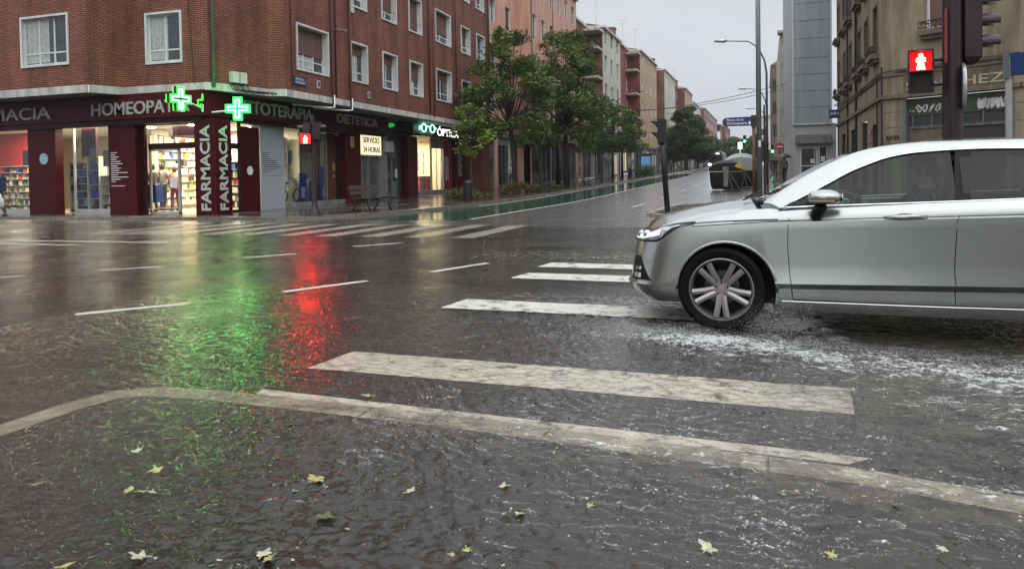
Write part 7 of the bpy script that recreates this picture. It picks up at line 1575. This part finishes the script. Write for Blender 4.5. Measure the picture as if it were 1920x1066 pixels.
# driver
f = Vector((-1, 0, 0)); B = lambda x, y, z: W(Vector((x, y, z)))
J = dict(fwd=f, pelvis=B(1.42, .37, .62), chest=B(1.50, .37, .98), neck=B(1.52, .37, 1.12), head=B(1.47, .37, 1.25))
for n, sg in (('L', 1), ('R', -1)):
    J['sh'+n] = B(1.5, .37+.19*sg, 1.04); J['el'+n] = B(1.25, .37+.24*sg, .86); J['ha'+n] = B(1.06, .37+.15*sg, .98); J['hip'+n] = B(1.38, .37+.1*sg, .6); J['kn'+n] = B(.98, .37+.12*sg, .66); J['ft'+n] = B(.72, .37+.11*sg, .42)
person('driver in dark clothes holding the steering wheel of the silver car', J, cloth('driver_jacket', (.03, .035, .03)), cloth('driver_trousers', (.02, .02, .025)), HAIRD)

# ------------------------------------------------------------------ leaves, splashes, spray
LG = [mat('fallen_leaf_'+n, c, .4, var=.35, scale=25) for n, c in (('yellow', (.36, .35, .12)), ('pale', (.42, .42, .27)), ('green', (.09, .13, .04)), ('brown', (.2, .12, .07)))]
def leaf(x, y, s, rot, k, label, z=None, curl=.25):
    r2 = random.Random(int(x*100+y*37)); m = MB(); n = 20; pts = []; sh_1 = r2.random(); sh_2 = r2.uniform(0, .45); tlt = (r2.uniform(-.25, .25), r2.uniform(-.3, .3))
    for i in range(n):
        a = 2*math.pi*i/n; lobes = (1, .55, .82, .5, .95, .5, .7, .45, .6, .35)[i % 10] if True else 1
        rr_2 = s*(.52+.48*abs(math.cos(2.5*(a-math.pi/2)))**(.8+.8*sh_1))*(1 if math.sin(a) > -.6 else .6)*r2.uniform(.72, 1.15)*(1-sh_2*(1 if math.cos(a+rot) > .3 else 0)); pts.append((rr_2*math.cos(a), rr_2*math.sin(a)))
    c, sn = math.cos(rot), math.sin(rot); z0 = z if z is not None else .036
    P_ = [Vector((x+a*c-b*sn, y+a*sn+b*c, z0+curl*(a*a+.3*b*b)/s*.5+tlt[0]*a+tlt[1]*b+r2.uniform(0, .003))) for a, b in pts]; ctr = Vector((x, y, z0+.002))
    for i in range(n): m.face([ctr, P_[i], P_[(i+1) % n]])
    m.tube([ctr, ctr+Vector((s*1.1*sn, -s*1.1*c, .004))], .0022, 4)
    tag(m.build('fallen_leaf', LG[k]), label, 'leaf', 'leaves washed over the near pavement')
leaf(-1.920, 1.825, 0.038, 1.76, 1, 'pale yellow leaf at the bottom edge left of centre')
leaf(-1.545, 1.962, 0.038, 0.24, 1, 'pale ragged leaf at the bottom, second from the left')
leaf(-1.512, 1.944, 0.024, 2.88, 0, 'yellow leaf overlapping the pale ragged one')
leaf(-2.102, 1.714, 0.034, 0.76, 0, 'yellow green leaf cut by the bottom edge at the far left')
leaf(-1.500, 2.244, 0.042, 1.48, 2, 'dark green curled leaf low in the middle left')
leaf(-1.723, 2.519, 0.047, 6.16, 0, 'yellow leaf above the dark green curled one')
leaf(-2.373, 2.213, 0.027, 0.52, 0, 'leftmost yellow leaf of the row of three')
leaf(-2.316, 2.220, 0.027, 0.96, 0, 'middle yellow leaf of the row of three')
leaf(-2.271, 2.228, 0.019, 3.80, 1, 'small right leaf of the row of three')
leaf(-2.424, 2.398, 0.031, 5.80, 0, 'yellow leaf above the row of three')
leaf(-2.681, 2.552, 0.031, 0.84, 1, 'pale leaf on the dark water left of the green glow')
leaf(-2.784, 2.146, 0.019, 2.40, 0, 'small yellow leaf near the left edge')
leaf(-2.096, 3.574, 0.041, 1.64, 0, 'yellow leaf between the kerb and the big zebra stripe')
leaf(-1.737, 2.400, 0.017, 0.08, 0, 'small yellow leaf right of the row of three')
leaf(-0.842, 2.475, 0.027, 6.08, 1, 'pale leaf at the bottom centre')
leaf(-0.612, 2.607, 0.020, 6.20, 0, 'small leaf right of the pale bottom centre leaf')
leaf(-0.509, 4.421, 0.035, 5.00, 2, 'green sprig on the big zebra stripe')
leaf(-0.491, 3.430, 0.030, 2.00, 2, 'dark green sprig at the kerb edge below the big stripe')
leaf(-0.183, 2.418, 0.038, 5.96, 1, 'pale leaf low on the right')
leaf(-0.976, 2.681, 0.025, 1.56, 1, 'pale leaf in the rippled water centre')
leaf(-0.924, 2.179, 0.021, 3.80, 0, 'small yellow leaf at the bottom right of centre')
leaf(0.190, 2.492, 0.024, 2.88, 0, 'leaf at the bottom right')
leaf(0.529, 2.631, 0.031, 5.92, 1, 'pale leaf near the bottom right corner')
leaf(-6.788, 5.830, 0.039, 5.08, 1, 'small pale leaf on the road at the left')
leaf(-0.082, 4.099, 0.026, 2.36, 1, 'pale twig on the end of the big stripe')
leaf(-1.301, 2.532, 0.025, 0.04, 1, 'pale leaf in the water right of the green reflection')
leaf(-0.958, 2.136, 0.015, 5.20, 0, 'tiny yellow leaf at the bottom')
leaf(-4.016, 3.518, 0.024, 0.64, 0, 'tiny leaf on the dark road left of the kerb corner')
# translucent sheets of water thrown up round the tyre
def mistmat():
    m, t, b = newmat('thrown_water'); L = t.links.new; t.nodes.remove(b); o = [n for n in t.nodes if n.type == 'OUTPUT_MATERIAL'][0]
    at = N(t, 'ShaderNodeAttribute'); at.attribute_name = 'thick'; tc = N(t, 'ShaderNodeTexCoord')
    mp = N(t, 'ShaderNodeMapping'); mp.inputs['Scale'].default_value = (1, 1, 1.6); n = N(t, 'ShaderNodeTexNoise'); n.inputs['Scale'].default_value = 22; n.inputs['Detail'].default_value = 9; n.inputs['Roughness'].default_value = .72; n.inputs['Distortion'].default_value = .8
    L(tc.outputs['Object'], mp.inputs['Vector']); L(mp.outputs[0], n.inputs['Vector'])
    a = N(t, 'ShaderNodeMapRange'); a.inputs['From Min'].default_value = .43; a.inputs['From Max'].default_value = .70; L(n.outputs['Fac'], a.inputs['Value'])
    mu = N(t, 'ShaderNodeMath', operation='MULTIPLY'); L(a.outputs[0], mu.inputs[0]); L(at.outputs['Fac'], mu.inputs[1])
    tr = N(t, 'ShaderNodeBsdfTransparent'); df = N(t, 'ShaderNodeBsdfDiffuse'); df.inputs[0].default_value = (.66, .68, .67, 1); tl = N(t, 'ShaderNodeBsdfTranslucent'); tl.inputs[0].default_value = (.6, .62, .62, 1)
    ms = N(t, 'ShaderNodeMixShader'); ms.inputs[0].default_value = .5; L(df.outputs[0], ms.inputs[1]); L(tl.outputs[0], ms.inputs[2])
    mx = N(t, 'ShaderNodeMixShader'); L(mu.outputs[0], mx.inputs[0]); L(tr.outputs[0], mx.inputs[1]); L(ms.outputs[0], mx.inputs[2]); L(mx.outputs[0], o.inputs[0]); return m
MIST = mistmat()
tw = thing('tyre_splash', 'low translucent sheet of dirty water thrown up beside the front tyre', 'splash', (CX, 5.7, 0.03))
r9 = random.Random(4)
for q in range(7):
    nu, nv = 46, 12; V, T_ = [], []
    x0, x1 = (-.85, .15) if q < 2 else ((.05, .95) if q < 5 else (-.4, 1.9)); H0 = (.10, .07, .13, .10, .08, .05, .045)[q]; ph = r9.uniform(0, 6)
    for i in range(nu):
        u = i/(nu-1); x = CX+x0+(x1-x0)*u; env = math.sin(math.pi*u)**.6
        hh = H0*env*(.65+.25*math.sin(9*u+ph)+.2*math.sin(23*u+2*ph))
        for j in range(nv):
            v = j/(nv-1); y = 5.86-.05*q-.20*v-.10*u; z = .02+hh*math.sin(math.pi*min(1, v*.72))
            V.append((x+.12*v*(1 if q > 1 else -1), y, z)); T_.append(env*min(1, (1-v)*1.3)**1.2*(.25+.75*min(1, v*2.2))*(.75+.5*math.sin(41*u+5*v+ph)*math.sin(13*u)))
    m = MB(); m.v = V; m.f = [(i*nv+j, i*nv+j+1, (i+1)*nv+j+1, (i+1)*nv+j) for i in range(nu-1) for j in range(nv-1)]; m.m = [0]*len(m.f)
    o = m.build('water_sheet', MIST, tw, smooth=True); at_ = o.data.attributes.new('thick', 'FLOAT', 'POINT'); at_.data.foreach_set('value', T_)
# small debris, rain splashes, spray: nobody could count them
m = MB(); r = random.Random(5)
def bit(x, y, s, z=.034):
    a = r.uniform(0, 6.28); m.face([(x+s*math.cos(a+b)*q_, y+s*math.sin(a+b)*q_, gz(y)+z+r.uniform(0, .004)) for b, q_ in ((0, 1), (1.6, .5), (3.1, 1), (4.7, .5))], r.choice((0, 0, 1, 1, 2, 3)))
for _ in range(260): bit(r.uniform(-3.4, 2.6), r.uniform(1.5, 3.5), r.uniform(.004, .014))
for _ in range(160): bit(r.uniform(-5.5, 1), r.uniform(3.6, 8), r.uniform(.005, .013))
for _ in range(700): x = r.uniform(-4.2, .8); bit(x, 10.7+.25*x*.2+r.gauss(0, .35), r.uniform(.012, .035))
for _ in range(300): x = r.uniform(-4.0, -2.2); bit(x, 20+r.gauss(0, 2.5), r.uniform(.02, .06))
for _ in range(300): bit(r.uniform(-14, -5), r.uniform(9, 20), r.uniform(.01, .03))
tag(m.build('leaf_litter', LG), kind='stuff', label='scattered leaf scraps and blossom floating on the flood water')
m = MB()
def splash(x, y, s):
    z = gz(y)+WZ
    n = r.choice((3, 4, 5))
    for i in range(n):
        a = r.uniform(0, 6.28); d = s*.5*r.random(); h = s*r.uniform(.3, 1.0)
        p = Vector((x, y, z-.002)); q_ = Vector((x+d*math.cos(a), y+d*math.sin(a), z+h)); m.tube([p, q_], [s*.06, s*.02], 4)
    if r.random() < .5: m.ell((x, y, z+s*1.5), s*.09, 5, 4)
for _ in range(560):
    y = 3.2+17*r.random()**1.3; x = r.uniform(-.95*y-1.0, min(.3*y, 2.5 if y < 5 else -.15*y)); splash(x, y, r.uniform(.009, .022)*(.6+.08*y))
for _ in range(40): splash(r.uniform(-3.5, 2.2), r.uniform(1.8, 3.6), r.uniform(.006, .011))
tag(m.build('rain_splashes', DROP), kind='stuff', label='tiny splashes where raindrops hit the flooded road')
m = MB()
for _ in range(800):
    x = r.uniform(-3.6, 1.6); y = 3.05+r.gauss(0, .33)-.08*(x+1)
    if r.random() < .35: x, y = r.uniform(-3.5, 2.0), r.uniform(1.5, 3.4)
    q_ = r.uniform(.0009, .0026)*(1.3 if r.random() < .1 else 1); m.ell((x, y, WZ+.008+r.uniform(-.004, .006)), (q_*1.3, q_, q_*.7), 6, 4)
tag(m.build('rain_bubbles', mat('bubble', (.62, .62, .58), .1, var=.1, alpha=.75)), kind='stuff', label='small bubbles drifting on the flood water along the kerb')
# spray thrown by the front wheel
rs = np.random.default_rng(9); m = MB()
def drop(p, v, s):
    p = Vector(p); v = Vector(v).normalized(); a = v.orthogonal().normalized()*s; b = v.cross(a).normalized()*s; e = v*s*rs.uniform(1, 3.2)
    k = len(m.v); m.v += [tuple(p-e), tuple(p+a), tuple(p+b), tuple(p-a), tuple(p-b), tuple(p+e)]
    for f_ in ((0, 1, 2), (0, 2, 3), (0, 3, 4), (0, 4, 1), (5, 2, 1), (5, 3, 2), (5, 4, 3), (5, 1, 4)): m.f.append(tuple(k+i for i in f_)); m.m.append(0)
for i in range(14000):
    u = rs.random()
    if u < .30:      # fan behind the tyre
        t_ = rs.random(); x = CX+.22+.42*t_+rs.normal()*.06; y = 5.86+rs.normal()*.10; z = .03+abs(rs.normal())*.11*(1-.5*t_)+.05*t_; d = (1, -.3, .6)
    elif u < .75:    # low curtain thrown sideways towards the camera
        t_ = rs.random(); x = -1.15+2.9*t_+rs.normal()*.08; y = 5.62-.22*max(0, x)-abs(rs.normal())*.18; z = .03+abs(rs.normal())*.028; d = (.7, -1, .4)
    else:            # bow in front of the tyre
        x = CX-.45+rs.normal()*.28; y = 5.72-abs(rs.normal())*.16; z = .03+abs(rs.normal())*.035; d = (-1, -.6, .3)
    drop((x, y, z), (d[0]+rs.normal()*.4, d[1]+rs.normal()*.4, d[2]+rs.normal()*.3), rs.uniform(.0006, .0021))
tag(m.build('wheel_spray', FOAM), kind='stuff', label='white spray and drops thrown up by the front wheel')

hz = MB(); hz.box(-90, 90, -70, 430, -1.6, 24)
hm_ = bpy.data.materials.new('rain_haze'); hm_.use_nodes = True; ht = hm_.node_tree; ht.nodes.clear()
ho = N(ht, 'ShaderNodeOutputMaterial'); pv = N(ht, 'ShaderNodeVolumePrincipled'); pv.inputs['Density'].default_value = 0.00035; pv.inputs['Color'].default_value = (.82, .84, .88, 1)
ht.links.new(pv.outputs[0], ho.inputs['Volume'])
tag(hz.build('haze', hm_), kind='stuff', label='thin rain haze over the street')
